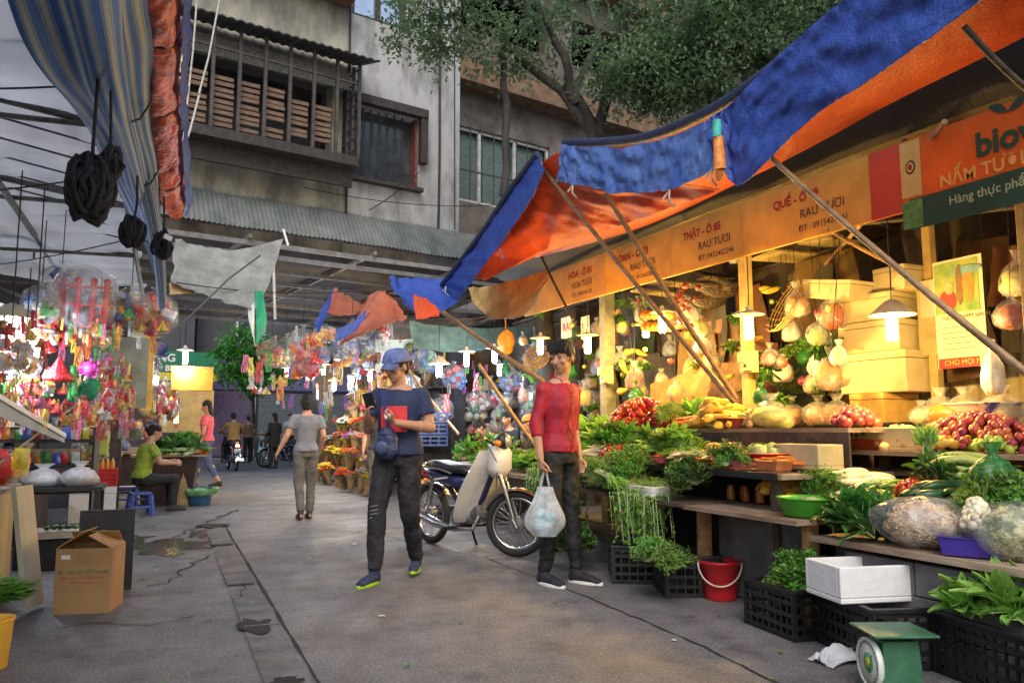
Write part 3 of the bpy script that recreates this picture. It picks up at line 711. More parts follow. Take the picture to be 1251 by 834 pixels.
def leafshape(L, W, n=10): return [(L*i/n, W*math.sin(math.pi*i/n)**.8) for i in range(n+1)]+[(L*i/n, -W*math.sin(math.pi*i/n)**.8*.6) for i in range(n-1, 0, -1)]
mb = MB(); yl = ys(1240); o_ = Vector((XS-.006, yl, zb(yl)+.40))
mb.poly(leafshape(.13, .03), (0, .83, .55), (0, -.55, .83), o_, .002); mb.poly(leafshape(.13, .03), (0, -.85, .5), (0, -.5, -.85), o_, .002)
mb.build('leaf_emblem', SG, p5, world=True)

# ---- poles propping the awning
def pole(a, b, r0, r1, mat, label, group=None, bend=.02):
    a, b = Vector(a), Vector(b); pts = [a.lerp(b, i/6)+Vector((0, 0, 1))*bend*math.sin(math.pi*i/6)*-1 for i in range(7)]
    mb = MB().tube(pts, [r0+(r1-r0)*i/6 for i in range(7)], 8)
    for i in range(1, 6): mb.cyl(pts[i]-(b-a)*.002, pts[i]+(b-a)*.002, (r0+r1)/2*1.12, n=8)
    return tag(mb.build('prop_pole', mat), label, 'pole', group)
pole(A(941, 192, X=2.8), A(1262, 462, X=3.3), .013, .018, BAM, 'long bamboo pole slanting across the amber sign down to the right edge')
pole(A(656, 196, X=2.95), A(897, 492, X=3.9), .02, .02, BAM, 'bamboo pole slanting from the orange tarpaulin corner down to the yellow squash')
pole(A(740, 236, X=2.95), A(899, 486, X=3.95), .02, .022, BAM, 'steeper bamboo pole slanting from the light blue flap down beside the squash')
pole(A(1178, 33, X=2.95), A(1275, 125, X=3.4), .014, .014, BAMD, 'dark pole end crossing the orange underside at the top right corner')
pole(A(540, 380, X=3.0), A(664, 466, X=3.6), .028, .028, BAM, 'thick wooden pole slanting behind the head of the young man in red')
pole(A(655, 300, X=3.9), A(700, 390, X=3.95), .015, .015, BAMD, 'short dark stick leaning against the far end of the fascia')
pole(A(585, 445, X=3.4), A(655, 545, X=3.9), .022, .022, BAM, 'wooden pole slanting down behind the seated women')
pole(A(490, 440, X=3.3), A(560, 530, X=3.6), .02, .02, BAM, 'wooden pole slanting down behind the man in the blue cap')
pole((4.1, 3.0, 2.9), (5.6, 5.4, 2.65), .018, .018, BAM, 'thin bamboo rafter running under the near stall roof')
pole((4.3, 5.2, 2.75), (5.9, 2.4, 2.6), .018, .018, BAMD, 'dark rafter crossing the bamboo rafter under the near stall roof')
pole((4.2, 4.0, 2.5), (5.8, 4.6, 2.42), .015, .015, BAM, 'bamboo crossbar hung with bags below the second sign')
# ---- smaller tarpaulins farther along
def tarp(E0, E1, mats, label, nu=24, nv=12, amp=.05, sg=.05, seed=0., fq=3):
    mb = MB(); cloth(mb, E0, E1, nu, nv, amp, fq, sg, .006, 0, 1 if len(mats) > 1 else None, seed)
    return tag(mb.build('tarpaulin', mats), label, 'tarpaulin')
def Ax(l, X=None, Y=None): return [A(x, y, X=X, Y=Y) for x, y in l]
TF = M('faded_orange_tarpaulin', (.36, .10, .06), .5, .3, 4, .5, trans=.3, col2=(.5, .17, .10))
tarp(Ax([(572, 352), (620, 345), (668, 330)], X=3.7), Ax([(600, 390), (640, 385), (668, 345)], X=3.3), [TY, TY], 'yellowed plastic sheet hanging below the orange tarpaulin corner', sg=.08)
tarp(Ax([(475, 338), (510, 340), (562, 340)], Y=8.6), Ax([(496, 372), (520, 388), (562, 368)], Y=8.0), [TB, TB], 'blue tarpaulin sheet drooping between the cap wearer and the big awning')
tarp(Ax([(505, 360), (520, 365), (536, 378)], Y=7.95), Ax([(508, 390), (520, 389), (534, 384)], Y=7.9), [TO, TO], 'small orange tarpaulin corner under the drooping blue sheet', 10, 6, .02)
tarp(Ax([(408, 352), (425, 362), (442, 372)], Y=11.5), Ax([(399, 382), (415, 386), (430, 384)], Y=11.0), [TF, TF], 'bright orange scrap of tarpaulin left of the folded awning end', 12, 8, .04)
tarp(Ax([(450, 362), (470, 356), (496, 386)], Y=10.8), Ax([(414, 422), (436, 412), (492, 388)], Y=10.2), [TF, TF], 'folded orange tarpaulin fanning out above the flower stall', 18, 12, .08, fq=5)
tarp(Ax([(408, 350), (400, 365), (384, 395)], Y=11.6), Ax([(412, 353), (404, 372), (390, 405)], Y=11.5), [TB, TB], 'narrow blue tarpaulin edge left of the bright orange scrap', 12, 3, .03)
tarp(Ax([(447, 378), (430, 394), (410, 402)], Y=10.1), Ax([(445, 388), (432, 405), (412, 416)], Y=10.05), [TB, TB], 'small triangle of blue tarpaulin under the folded orange one', 12, 4, .02)
tarp(Ax([(500, 392), (560, 400), (650, 400)], Y=11.5), Ax([(505, 425), (560, 430), (650, 420)], Y=11.3), [M('green_old_awning', (.06, .10, .08), .8, .4, 5, .3), M('green_old_awning', ())if 0 else MATS['green_old_awning']], 'dull green strip of old awning above the white lamps', 14, 5, .03)
# ============================================================ LEFT CANOPY
CW = M('white_canopy_sheet', (.68, .69, .72), .6, .07, 3, .4, trans=.6, stretch=(1, .25, 1), spec=.3)
STP = M('blue_white_striped_cloth', (.05, .16, .5), .6, 0, 1, .2, trans=.3)
def stripes():
    n = STP.node_tree.nodes; l = STP.node_tree.links; rp = [q for q in n if q.type == 'VALTORGB'][0]; nz = [q for q in n if q.type == 'TEX_NOISE'][0]
    at = n.new('ShaderNodeUVMap'); wv = n.new('ShaderNodeTexWave'); wv.inputs['Scale'].default_value = 3.4; wv.inputs['Distortion'].default_value = .6; wv.inputs['Detail'].default_value = 1
    l.new(at.outputs[0], wv.inputs[0]); l.new(wv.outputs[0], rp.inputs[0])
    e = rp.color_ramp.elements; e[0].color = (.04, .14, .42, 1); e[1].color = (.32, .44, .55, 1); e[0].position = .35; e[1].position = .5
    a = e.new(.68); a.color = (.14, .15, .2, 1); b = e.new(.9); b.color = (.42, .46, .42, 1)
stripes()
cn = thing('stall_canopy', 'pale translucent sheet canopy on dark poles over the left stalls', 'canopy', (-2, 6, 3.0))
mb = MB(); cloth(mb, [(-.42, .5, 3.18), (-.42, 4, 3.16), (-.42, 8, 3.12), (-.42, 12.2, 3.05)], [(-4.6, .5, 4.2), (-4.6, 4, 4.1), (-4.6, 8, 4.0), (-4.6, 12.2, 3.9)], 90, 50, .22, 4.5, .16, .004)
mb.build('canopy_sheet', CW, cn, world=True)
mb = MB(); mb.cyl((-.42, .5, 3.1), (-.42, 12.2, 3.05), .025, n=8)
for y in (1.5, 3.6, 5.6, 7.6, 9.8, 12): mb.cyl((-.42, y, 3.09), (-4.5, y+.35, 3.75), .028, n=8); mb.cyl((-.42, y, 3.09), (-4.5, y+.2, 3.02), .02, n=8)
for y_ in range(20): mb.cyl((-.42, 2.2+y_*.5, 3.13), (-4.5, 2.2+y_*.5, 3.86), .009, n=5)
for y in (4.6, 6.6, 8.8, 11):
    for x in (-1.5, -2.6, -3.6): mb.cyl((x, y-1.0+.25, 3.06), (x, y-1.0+.25, 3.1+.17*(-x-.4)), .014, n=6)
for x in (-1.4, -2.6, -3.8): mb.cyl((x, 1, 3.1+.16*(-x-.4)-.05), (x, 12, 3.05+.16*(-x-.4)-.05), .022, n=8)
mb.cyl((-.9, 2.9, 3.15), (-3.6, 6.2, 3.25), .03, n=8); mb.cyl((-1.5, 2.6, 3.3), (-1.25, 8.5, 2.95), .028, n=8)
mb.build('pole_frame', M('rusty_pipe', (.085, .075, .07), .6, .4, 12, .2), cn, world=True)
mb = MB()
for x, y in ((-3.1, 6), (-3.1, 12)): MB().cyl((x, y, 0), (x, y, 3.4), .03, n=8).build('post', MATS['rusty_pipe'], cn, world=True)
mb = MB()
for a, b, s_ in (((-.5, 2.8, 2.9), (-4, 4.2, 2.9), .1), ((-.5, 3.2, 2.75), (-4, 5.5, 2.9), .05), ((-.5, 4.5, 2.9), (-4, 4.9, 2.7), .12), ((-.4, 6, 2.9), (-3.5, 7, 2.6), .1), ((-.5, 8, 2.85), (-3.2, 10, 2.7), .1)):
    mb.tube(sag(a, b, s_), .006, 5)
mb.build('cable', WIRE, cn, world=True)
def uvgrid(o, nu, nv, ku, kv):
    me = o.data; uv = me.uv_layers.new(name='UVMap'); n1 = (nu+1)*(nv+1)
    for p in me.polygons:
        for li in p.loop_indices:
            k = me.loops[li].vertex_index
            k = k % n1 if k < 2*n1 else 0
            uv.data[li].uv = (k % (nv+1)/nv*kv, k//(nv+1)/nu*ku)
# the bunched striped cloth hanging along the canopy's edge
rcl = thing('striped_curtain', 'bunched blue and white striped cloth hanging from the left canopy edge', 'curtain', (-.45, 6, 2.6))
ptop = [A(100, -200, Z=2.9), A(128, 0, Z=2.9), A(150, 110, Z=2.9), A(170, 200, Z=2.85), A(186, 280, Z=2.8), A(196, 340, Z=2.7)]
def curtain(u, v):
    c = smooth_path(ptop, u); wd = .36*(1-u)**1.0+.05+.07*math.sin(u*7)**2*(1-u); t = v*2*math.pi
    q = 1+.22*math.sin(t*5+u*3)+.12*noise.noise(Vector((t, u*8, 0)))
    return c + Vector((math.cos(t)*wd*.55*q-.08*(1-u), 0, math.sin(t)*wd*.75*q-.05*(1-u)))
mb = MB(); mb.grid(curtain, 80, 90); o = mb.build('cloth', STP, rcl, world=True); uvgrid(o, 80, 90, 1.0, 2.6)
mb = MB()
mb.grid(lambda u, v: smooth_path([A(174, 205, Y=5.6), A(186, 260, Y=5.8), A(194, 310, Y=6), A(198, 365, Y=6.2)], u)+Vector((.05*math.cos(v*6.28)*(1.1-.5*u), 0, .09*math.sin(v*6.28)*(1+.2*math.sin(v*30)))), 30, 20)
o = mb.build('tail', STP, rcl, world=True); uvgrid(o, 30, 20, 1, 2)
for i in (2, 3, 4):
    c = ptop[i]; MB().tube([c+Vector((.16*math.cos(t*.6)*(1.2-i*.15), .03*math.sin(t), .2*math.sin(t*.6)*(1.2-i*.15))) for t in range(11)], .006, 5).build('tie', WIRE, rcl, world=True)
# yellow-green edge of the folded sheet
mb = MB(); mb.tube([A(138, -60, Z=2.95), A(154, 60, Z=2.95), A(171, 150, Z=2.95), A(180, 215, Z=2.95)], [.035, .034, .034, .02], 8)
tag(mb.build('rolled_sheet_edge', M('yellow_plastic_roll', (.4, .36, .17), .5, .3, 9, .4)), 'narrow rolled yellow plastic strip between striped curtain and orange roll', 'plastic roll')
# orange rolled tarpaulin
orl = thing('rolled_tarpaulin', 'rolled orange tarpaulin hanging lengthwise above the lane beside the striped curtain', 'rolled tarpaulin', (-.05, 5, 2.9))
pp = [A(186, -170, Z=3), A(189, -30, Z=3), A(193, 60, Z=3), A(196, 130, Z=3), A(203, 200, Z=2.95), A(211, 240, Z=2.88), A(215, 258, Z=2.8)]
rad = [.11, .112, .10, .115, .11, .095, .05]
def roll(u, v):
    c = smooth_path(pp, u); k = u*(len(rad)-1); i = min(int(k), len(rad)-2); r = rad[i]+(rad[i+1]-rad[i])*(k-i); t = v*2*math.pi
    q = 1+.16*noise.noise(Vector((math.cos(t)*1.5, math.sin(t)*1.5, u*14)))+.10*noise.noise(Vector((t*2+u*25, u*22, 3)))-.10*abs(noise.noise(Vector((math.cos(t)*3+u*30, math.sin(t)*3, u*34))))
    if abs(u-.47) < .012 or abs(u-.28) < .008: q *= .86
    return c + Vector((math.cos(t)*r*q, 0, math.sin(t)*r*q*1.25))
mb = MB(); mb.grid(roll, 260, 60); mb.build('orange_roll', TOD, orl, world=True)
mb = MB()
for u in (.28, .47, .7): MB().tube([roll(u, v/16)+Vector((0, 0, 0)) for v in range(17)], .008, 5).build('strap', WIRE, orl, world=True)
mb = MB(); mb.grid(lambda u, v: roll(.1+.86*u, -.08+.1*v)+Vector((.025+.02*v, 0, -.02)), 60, 3, thick=.004); mb.build('blue_lining', TB, orl, world=True)
for px, py, k in ((224, 72, 1.), (223, 84, .8), (221, 100, .6)):
    tag(MB().tube([A(px+3*math.cos(t), py+5*math.sin(t), Y=4.6) for t in [i*.7 for i in range(9)]], .007*k+.003, 6).build('hook', M('cream_plastic', (.7, .6, .42), .5, .1)), 'cream plastic clip hooked on the edge of the orange roll', 'clip', 'clips on the orange roll')
# hanging knots of rope
def knot(c, r, label, cord_top, n=26, seed=1, rt=.02):
    rr = random.Random(seed); c = Vector(c); t = thing('rope_bundle', label, 'rope bundle', c)
    mb = MB()
    for i in range(n):
        ax = Vector((rr.gauss(0, 1), rr.gauss(0, 1), rr.gauss(0, .5))).normalized(); u, v, _ = frame_of(ax); a = r*rr.uniform(.6, 1.); b = r*rr.uniform(.75, 1.5); o_ = Vector((rr.uniform(-1, 1), rr.uniform(-1, 1), rr.uniform(-1, 1)))*r*.3
        mb.tube([c+o_+u*a*math.cos(k*.5236)+Vector((0, 0, 1))*b*math.sin(k*.5236)+v*a*.4*math.sin(k*1.05) for k in range(12)], rt, 6, closed=True)
    mb.build('coil', BR, t, world=True)
    MB().tube([cord_top, Vector(cord_top).lerp(c, .5)+Vector((.01, 0, 0)), c+Vector((0, 0, r*.6))], rt*.8, 6).build('cord', BR, t, world=True)
kd = 3.3
knot(A(110, 230, d=kd), .085, 'large knotted bundle of black rope hanging on a cord below the left canopy', A(126, -80, d=kd), 46, 1, .0095)
knot(A(135, 200, d=kd*1.02), .045, 'small knot of black rope just above the large black rope bundle', A(130, 20, d=kd*1.02), 20, 4, .008)
knot(A(162, 284, d=4.6), .06, 'knot of dark blue rope below the striped curtain', A(168, 215, d=4.6), 26, 2, .009)
knot(A(198, 300, d=5), .055, 'black rope knot with white tag at the lower end of the striped curtain', A(200, 240, d=5), 26, 3, .009)
MB().box(A(205, 290, d=4.9), (.05, .02, .03), (.2, .3, .4)).build('tag', M('white_plastic', (.75, .75, .78), .4, .1), bpy.data.objects['rope_bundle.003'], world=True)
# blue sheet hanging inside the left stall, and pale wall panel
tarp([(-3.2, 3.5, 3.2), (-2.3, 5.4, 3.0), (-1.6, 7, 2.75)], [(-3.2, 3.5, 1.9), (-2.3, 5.5, 2.1), (-1.62, 7.1, 2.35)], [M('blue_grey_stall_sheet', (.14, .18, .42), .5, .3, 3, .3, trans=.3), MATS['blue_grey_stall_sheet']], 'blue grey plastic sheet screening the back of the left canopy', 24, 10, .08, .03)
# crumpled pale sheet with green flag at the canopy's far end
cs = tarp(Ax([(214, 292), (280, 306), (346, 292)], Y=10.8), Ax([(208, 345), (265, 366), (312, 378)], Y=10.2), [M('crumpled_grey_sheet', (.25, .26, .24), .5, .3, 5, .5, trans=.4, col2=(.4, .42, .42)), MATS['crumpled_grey_sheet']], 'crumpled pale grey plastic sheet stretched at the far end of the left canopy', 40, 20, .04, .12, fq=4)
tarp(Ax([(207, 345), (225, 350), (243, 357)], Y=10.3), Ax([(207, 360), (225, 359), (240, 358)], Y=10.25), [TY, TY], 'small ochre plastic corner below the crumpled grey sheet', 8, 3, .01, 0)
fg = thing('hanging_flag', 'green and white plastic pennant hanging from the crumpled sheet', 'pennant', A(316, 388, Y=10.2))
P = lambda l: [A(x, y, Y=10.2) for x, y in l]
mb = MB(); mb.grid(lambda u, v: smooth_path(P([(311, 355), (313, 390), (313, 420)]), u).lerp(smooth_path(P([(320, 355), (326, 395), (315, 420)]), u), v)+Vector((0, .03*math.sin(v*4+u*5), 0)), 12, 5, thick=.004); mb.build('green_side', M('flag_green', (.02, .32, .16), .5, .2, 6), fg, world=True)
mb = MB(); mb.grid(lambda u, v: smooth_path(P([(303, 378), (305, 395), (311, 420)]), u).lerp(smooth_path(P([(310, 370), (311, 395), (312, 422)]), u), v)+Vector((0, .03*math.sin(v*4+u*5), 0)), 12, 5, thick=.004); mb.build('white_side', M('flag_white', (.7, .75, .72), .5, .1, 6), fg, world=True)
# ropes and rods
def rope(pts, r, mat, label, cat='rope', name='hanging_rope'): return tag(MB().tube(pts, r, 6).build(name, mat), label, cat)
rope([A(55, 522, X=-1.2), A(130, 466, X=-1.0), A(218, 400, X=-.8)], .012, M('green_grey_pole', (.25, .3, .22), .6, .4), 'thin grey green pole slanting across the left ornament stall', 'pole', 'slanting_pole')
rope([A(218, 400, Y=9.6), A(280, 340, Y=9.8), A(318, 312, Y=10)], .012, M('dark_metal_rod', (.05, .05, .06), .5, .3), 'dark rod holding out the crumpled grey sheet', 'rod', 'sheet_rod')
rope([A(245, 110, Y=11), A(232, 160, Y=10.4), A(218, 200, Y=9.8)], .014, ROPE, 'lower part of a pale rope leading down behind the orange roll')
rope([A(272, -20, Y=11.2), A(255, 70, Y=11), A(243, 115, Y=10.9)], .014, ROPE, 'pale rope slanting down from the balcony across the slatted screens')
rope([A(242, -20, Y=8), A(236, 60, Y=8), A(222, 190, Y=8)], .010, ROPE, 'thin pale rope hanging close beside the orange roll')
rope([A(334, 318, Y=11.8), A(336, 390, Y=11.8)], .022, M('pale_pipe', (.5, .5, .45), .5, .2), 'pale pipe stub hanging below the corrugated awning', 'pipe', 'pipe_stub')
rope([A(346, 280, Y=12), A(352, 300, Y=12)], .02, M('white_plastic', ())if 0 else MATS['white_plastic'], 'bright bent strip of plastic sticking up from the crumpled sheet', 'plastic strip', 'plastic_strip')
rope(sag(A(215, 345, Y=10), A(560, 330, Y=12.6), .25), .007, WIRE, 'black cable sagging under the corrugated awning', 'cable', 'overhead_cable')
rope(sag(FP(-1, 5.2, .1), FP(3.2, 5.6, .2), .15), .008, WIRE, 'black cable sagging along the foot of the facade', 'cable', 'overhead_cable')
rope(sag(FP(.2, 5.0, .1), FP(1.2, 5.9, .1), .05), .012, WIRE, 'short cable slanting beside the lower framed window', 'cable', 'overhead_cable')
rope(sag(FP(1.9, 9.5, .15), FP(1.95, 4.9, .15), 0), .012, WIRE, 'thin dark cable running straight down the grey wall', 'cable', 'overhead_cable')
rope(sag(A(535, 386, Y=8.2), A(655, 600, Y=8.8), -.02), .006, WIRE, 'thin wire slanting down behind the parked motorbike', 'wire', 'overhead_cable') if 0 else None
# ============================================================ LAMPS (each carries its own light)
TIN = M('enamel_shade', (.5, .45, .35), .35, .1, 5, trans=.15)
BULB_W = M('warm_bulb_glass', (1, .9, .6), .3, 0, 1, 0, emit=(1, .72, .26), es=26)
BULB_C = M('cool_bulb_glass', (1, 1, 1), .3, 0, 1, 0, emit=(.82, .92, 1), es=22)
PLW = M('white_plastic2', (.6, .55, .45), .4, .1)
def lamp(p, label, warm=True, power=34., top=2.9, shade='disc', group=None, bs=1.):
    t = thing('hanging_lamp', label, 'lamp', p, 0, group)
    mb = MB().tube([(0, 0, .1), (.004, 0, .3), (0, 0, top-p[2])], .005, 5); mb.build('cord', WIRE, t)
    MB().lathe([(0, .13), (.022, .12), (.026, .06), (.02, .03)], 12).build('socket', PLW, t)
    if shade == 'disc': pr = [(.02, .085), (.06, .08), (.125, .058), (.13, .05), (.06, .07), (.02, .078)]
    else: pr = [(.02, .12), (.05, .11), (.11, .05), (.15, .02), (.148, .015), (.105, .045), (.045, .1), (.02, .11)]
    MB().lathe(pr, 24).build('lamp_shade', TIN, t)
    if warm: power *= 1.6
    mb = MB()
    for k in range(3):                                  # three folded tubes of a compact fluorescent
        a = k*2.094; x, y = .02*math.cos(a), .02*math.sin(a)
        mb.tube([(x*.6, y*.6, .03), (x*.6, y*.6, -.13*bs), (x*1.25, y*1.25, -.15*bs), (x*1.6, y*1.6, -.13*bs), (x*1.6, y*1.6, .03)], .0105, 6)
    mb.build('bulb', BULB_W if warm else BULB_C, t)
    L = bpy.data.lights.new('lamp_light', 'POINT'); L.energy = power; L.shadow_soft_size = .05
    L.color = (1, .60, .15) if warm else (.72, .85, 1)
    lo = bpy.data.objects.new('lamp_light', L); COL.objects.link(lo); lo.parent = t; lo.location = (0, 0, -.23)
    return t
lamp(A(1090, 388, X=4.4), 'bright warm bulb under a wide enamel shade before the foam boxes', True, 44, shade='cone')
lamp(A(915, 392, X=4.4), 'warm bulb under a flat disc shade above the beige meter box', True, 40)
lamp(A(809, 388, X=4.6), 'warm bulb under a pale disc shade behind the crossed bamboo poles', True, 38)
lamp(A(789, 402, X=5.0), 'small warm bulb just left of the lamp behind the crossed poles', True, 14, bs=.6)
lamp(A(718, 415, X=4.3), 'pale bulb with white enamel shade right of the red shirted man', True, 26)
lamp(A(660, 418, X=4.3), 'warm bulb hanging beside an upturned basket left of the red shirted man', True, 30)
lamp(A(570, 434, Y=10.5), 'cool white lamp, middle one above the seated women', False, 34)
lamp(A(604, 430, Y=10.6), 'cool white lamp, right one above the seated women', False, 30)
lamp(A(536, 446, Y=9.8), 'cool white lamp nearest to the cap wearer', False, 30, shade='cone')
lamp(A(595, 470, X=5.4), 'dim cool lamp low behind the seated women', False, 12) if 0 else None
lamp(A(395, 448, Y=15.5), 'warm lamp hanging in the flower stall above the grey shirted woman', True, 60)
lamp(A(408, 468, Y=16), 'cool white lamp hanging low in the flower stall', False, 50)
lamp(A(452, 455, Y=14), 'cool lamp at the back of the flower stall', False, 40)
lamp(A(226, 432, Y=12.5), 'cool white lamp with disc shade above the orange yellow box', False, 26)
lamp(A(190, 462, Y=13.2), 'cool white lamp just left of the orange yellow box', False, 35)
lamp(A(14, 392, Y=6.2), 'leftmost cool white lamp with wide shade in the ornament stall', False, 30, shade='cone')
lamp(A(42, 412, Y=6.6), 'cool white lamp beside the leftmost one in the ornament stall', False, 26)
lamp(A(215, 505, Y=14.2), 'warm lamp glowing behind the greens of the far left stall', True, 12)
lamp(A(350, 452, Y=19), 'small cool lamp deep in the covered passage', False, 60)

# ============================================================ STALL FURNITURE, RIGHT
CB = M('grey_block_wall', (.13, .125, .13), .85, .35, 3.5, .5, bscale=20)
PLANK = M('worn_plank', (.20, .13, .08), .75, .45, 9, .4, stretch=(1, .25, 1), col2=(.42, .33, .24))
def shelf_top(mb, x0, x1, y0, y1, z, th=.03, n=5, mi=0):
    w_ = (x1-x0)/n
    for i in range(n): mb.box((x0+w_*(i+.5), (y0+y1)/2+U(-.03, .03), z-th/2+U(-.004, 0)), (w_-.006, y1-y0+U(-.05, .05), th), (0, 0, U(-.008, .008)), mi)
t = thing('market_counter', 'long low counter of grey blocks with plank top at the right edge', 'counter', (3.75, 2, 0))
mb = MB()
for j in range(3):
    for i in range(7):
        mb.box((3.37, .42+i*.42+(.2 if j % 2 else 0), .075+j*.158), (.13, .412, .152))
mb.build('block_wall', CB, t, world=True, bev=.004)
mb = MB().box((3.85, 2.0, .24), (.8, 2.7, .46)); mb.build('core', CB, t, world=True)
mb = MB(); shelf_top(mb, 3.26, 4.4, .4, 3.34, .525, .03, 6); mb.build('plank_top', PLANK, t, world=True)
t = thing('market_counter', 'shorter low counter with split plank edge and grey panel behind the red bucket', 'counter', (3.75, 3.9, 0))
mb = MB(); shelf_top(mb, 3.2, 3.9, 3.40, 4.42, .60, .025, 6); mb.build('plank_top', PLANK, t, world=True)
MB().box((3.52, 4.0, .29), (.03, .86, .56)).build('grey_panel', CB, t, world=True)
for y, n_ in ((3.44, 'leg'), (4.4, 'leg')): MB().box((3.36, y, .286), (.08, .05, .572)).build('leg', M('orange_wood', (.30, .16, .07), .7, .4, 10, .3), t, world=True)
BLKP = M('black_plastic', (.014, .014, .016), .42, .3, 10, .15)
t = thing('market_table', 'upper table with black edge laden with trays of vegetables', 'table', (3.95, 5.2, 0))
mb = MB(); shelf_top(mb, 3.42, 4.7, 3.75, 6.75, .83, .03, 4); mb.build('table_top', PLANK, t, world=True)
MB().box((3.41, 5.25, .815), (.02, 3.0, .04)).build('black_edge', BLKP, t, world=True)
for y in (3.85, 5.3, 6.65):
    for x in (3.5, 4.6): MB().box((x, y, .4), (.05, .05, .8)).build('leg', BAMD, t, world=True)
MB().box((4.2, 5.2, .4), (.03, 2.9, .78)).build('dark_back_board', DKI, t, world=True)
t = thing('stepped_riser', 'raised plank step along the back of the upper vegetable table', 'riser', (4.3, 5.2, .846)); MB().box((4.36, 5.22, 1.10), (.64, 2.9, .03)).build('board', PLANK, t, world=True); MB().box((4.05, 5.22, .965), (.02, 2.9, .235)).build('front_board', BAMD, t, world=True)
t = thing('display_board', 'sloping display board on the low counter under the heaped vegetables', 'display board', (3.9, 1.9, .53))
MB().add([(3.58, .5, .535), (4.3, .5, .80), (4.3, 3.3, .80), (3.58, 3.3, .535), (3.58, .5, .555), (4.3, .5, .82), (4.3, 3.3, .82), (3.58, 3.3, .555)], [(3, 2, 1, 0), (4, 5, 6, 7), (0, 1, 5, 4), (1, 2, 6, 5), (2, 3, 7, 6), (3, 0, 4, 7)], 0, False).build('board', PLANK, t, world=True); MB().box((4.28, 1.9, .66), (.03, 2.7, .24)).build('rear_prop', BAMD, t, world=True)
t = thing('lower_shelf', 'lower shelf under the laden table holding heaps of hanging herbs', 'shelf', (3.35, 5.4, 0))
MB().box((3.40, 5.5, .60), (.5, 2.2, .025)).build('board', BAMD, t, world=True)
for y in (4.5, 6.5): MB().box((3.4, y, .29), (.04, .04, .58)).build('leg', BAMD, t, world=True)
t = thing('rear_shelf', 'rear wooden shelf stacked with foam boxes, bags and bowls', 'shelf', (5.2, 4, 0))
mb = MB(); shelf_top(mb, 4.75, 5.75, 1.8, 6.8, 1.12, .03, 3); mb.build('board', M('amber_wood', (.32, .17, .07), .7, .4, 8, .3), t, world=True)
for y in (1.9, 4.3, 6.7): MB().box((4.8, y, .55), (.05, .05, 1.08)).build('leg', BAMD, t, world=True)
MB().box((5.0, 4.3, .6), (.03, 4.8, .95)).build('back_board', M('brown_back_board', (.10, .06, .035), .8, .4, 4, .3), t, world=True)
t = thing('tier_shelf', 'middle tier shelf between the front counters and the rear shelf', 'shelf', (4.5, 3, 0))
MB().box((4.55, 2.6, .95), (.5, 2.9, .03)).build('board', PLANK, t, world=True)
for y in (1.3, 3.9): MB().box((4.5, y, .467), (.05, .05, .933)).build('leg', BAMD, t, world=True)
t = thing('market_table', 'far vegetable table heaped with greens behind the parked motorbike', 'table', (3.9, 8.9, 0))
MB().box((4.0, 8.95, .62), (1.3, 3.9, .04)).build('table_top', PLANK, t, world=True)
for x in (3.45, 4.5):
    for y in (7.2, 10.7): MB().box((x, y, .3), (.05, .05, .6)).build('leg', BAMD, t, world=True)
MB().box((3.46, 8.95, .5), (.02, 3.8, .2)).build('skirt', BLKP, t, world=True)
# posts and panels behind
YW = M('amber_painted_wood', (.5, .36, .14), .6, .25, 5, .2)
def post(x, y, h, r, mat, label): return tag(MB().box((x, y, h/2), (r, r, h)).build('stall_post', mat, bev=.004), label, 'post')
q = A(915, 470, X=4.9); post(q.x, q.y, 3.0, .09, YW, 'yellowish square post carrying the beige meter box')
q = A(742, 420, X=4.9); post(q.x, q.y, 3.0, .14, M('grey_green_post', (.22, .22, .16), .7, .3), 'grey green square post carrying a meter box right of the red shirted man')
q = A(1256, 360, X=4.5); post(q.x, q.y, 3.0, .05, YW, 'yellow post at the extreme right edge of the stall')
q = A(1142, 420, X=5.5); post(q.x, q.y, 3.0, .07, YW, 'thin yellowish post between the foam boxes and the poster')
q = A(880, 420, X=5.6)
def meter(px, py, X, sc, label):
    c = A(px, py, X=X); t = thing('meter_box', label, 'meter box', c)
    k = sc
    MB().box((0, 0, 0), (.08*k, .17*k, .20*k)).build('case', M('beige_plastic', (.5, .38, .18), .5, .15), t, bev=.008)
    MB().box((-.055*k, .03*k, .04*k), (.04*k, .08*k, .09*k)).build('dial_cover', MATS['beige_plastic'], t, bev=.006)
    MB().box((-.06*k, -.05*k, -.05*k), (.045*k, .09*k, .07*k)).build('switch', MATS['beige_plastic'], t, bev=.006)
    MB().box((-.085*k, -.045*k, -.04*k), (.012*k, .03*k, .03*k)).build('button', BLKP, t)
meter(915, 442, 4.80, 1, 'beige electricity meter box on the post below the second warm lamp')
meter(741, 458, 4.80, 1.1, 'beige meter box on the post right of the red shirted man')
meter(591, 470, 5.6, 1.2, 'beige meter box high behind the seated women')
# back panels
mb = MB(); mb.grid(lambda u, v: Vector((5.9+.012*math.sin(u*150), 2.2+2.6*u, .9+1.35*v)), 150, 1, thick=.01)
tag(mb.build('wall_sheet', M('yellow_corrugated_sheet', (.42, .34, .17), .6, .2, 3, .1)), 'yellowish corrugated panel standing behind the poster', 'panel')
q = A(880, 440, X=5.7); tag(MB().box((5.72, q.y, 1.7), (.05, .8, 1.3)).build('wooden_board', M('brown_board', (.24, .13, .06), .7, .4, 6, .3)), 'tall brown board leaning behind the second warm lamp', 'board')
mb = MB(); cloth(mb, Ax([(795, 470), (838, 455), (868, 425)], X=5.0), Ax([(800, 520), (845, 515), (870, 470)], X=4.9), 16, 8, .06, 4)
tag(mb.build('cloth_cover', M('brown_orange_cloth', (.36, .15, .05), .8, .3, 5, .4)), 'brown orange cloth slung behind the crossed bamboo poles', 'cloth')
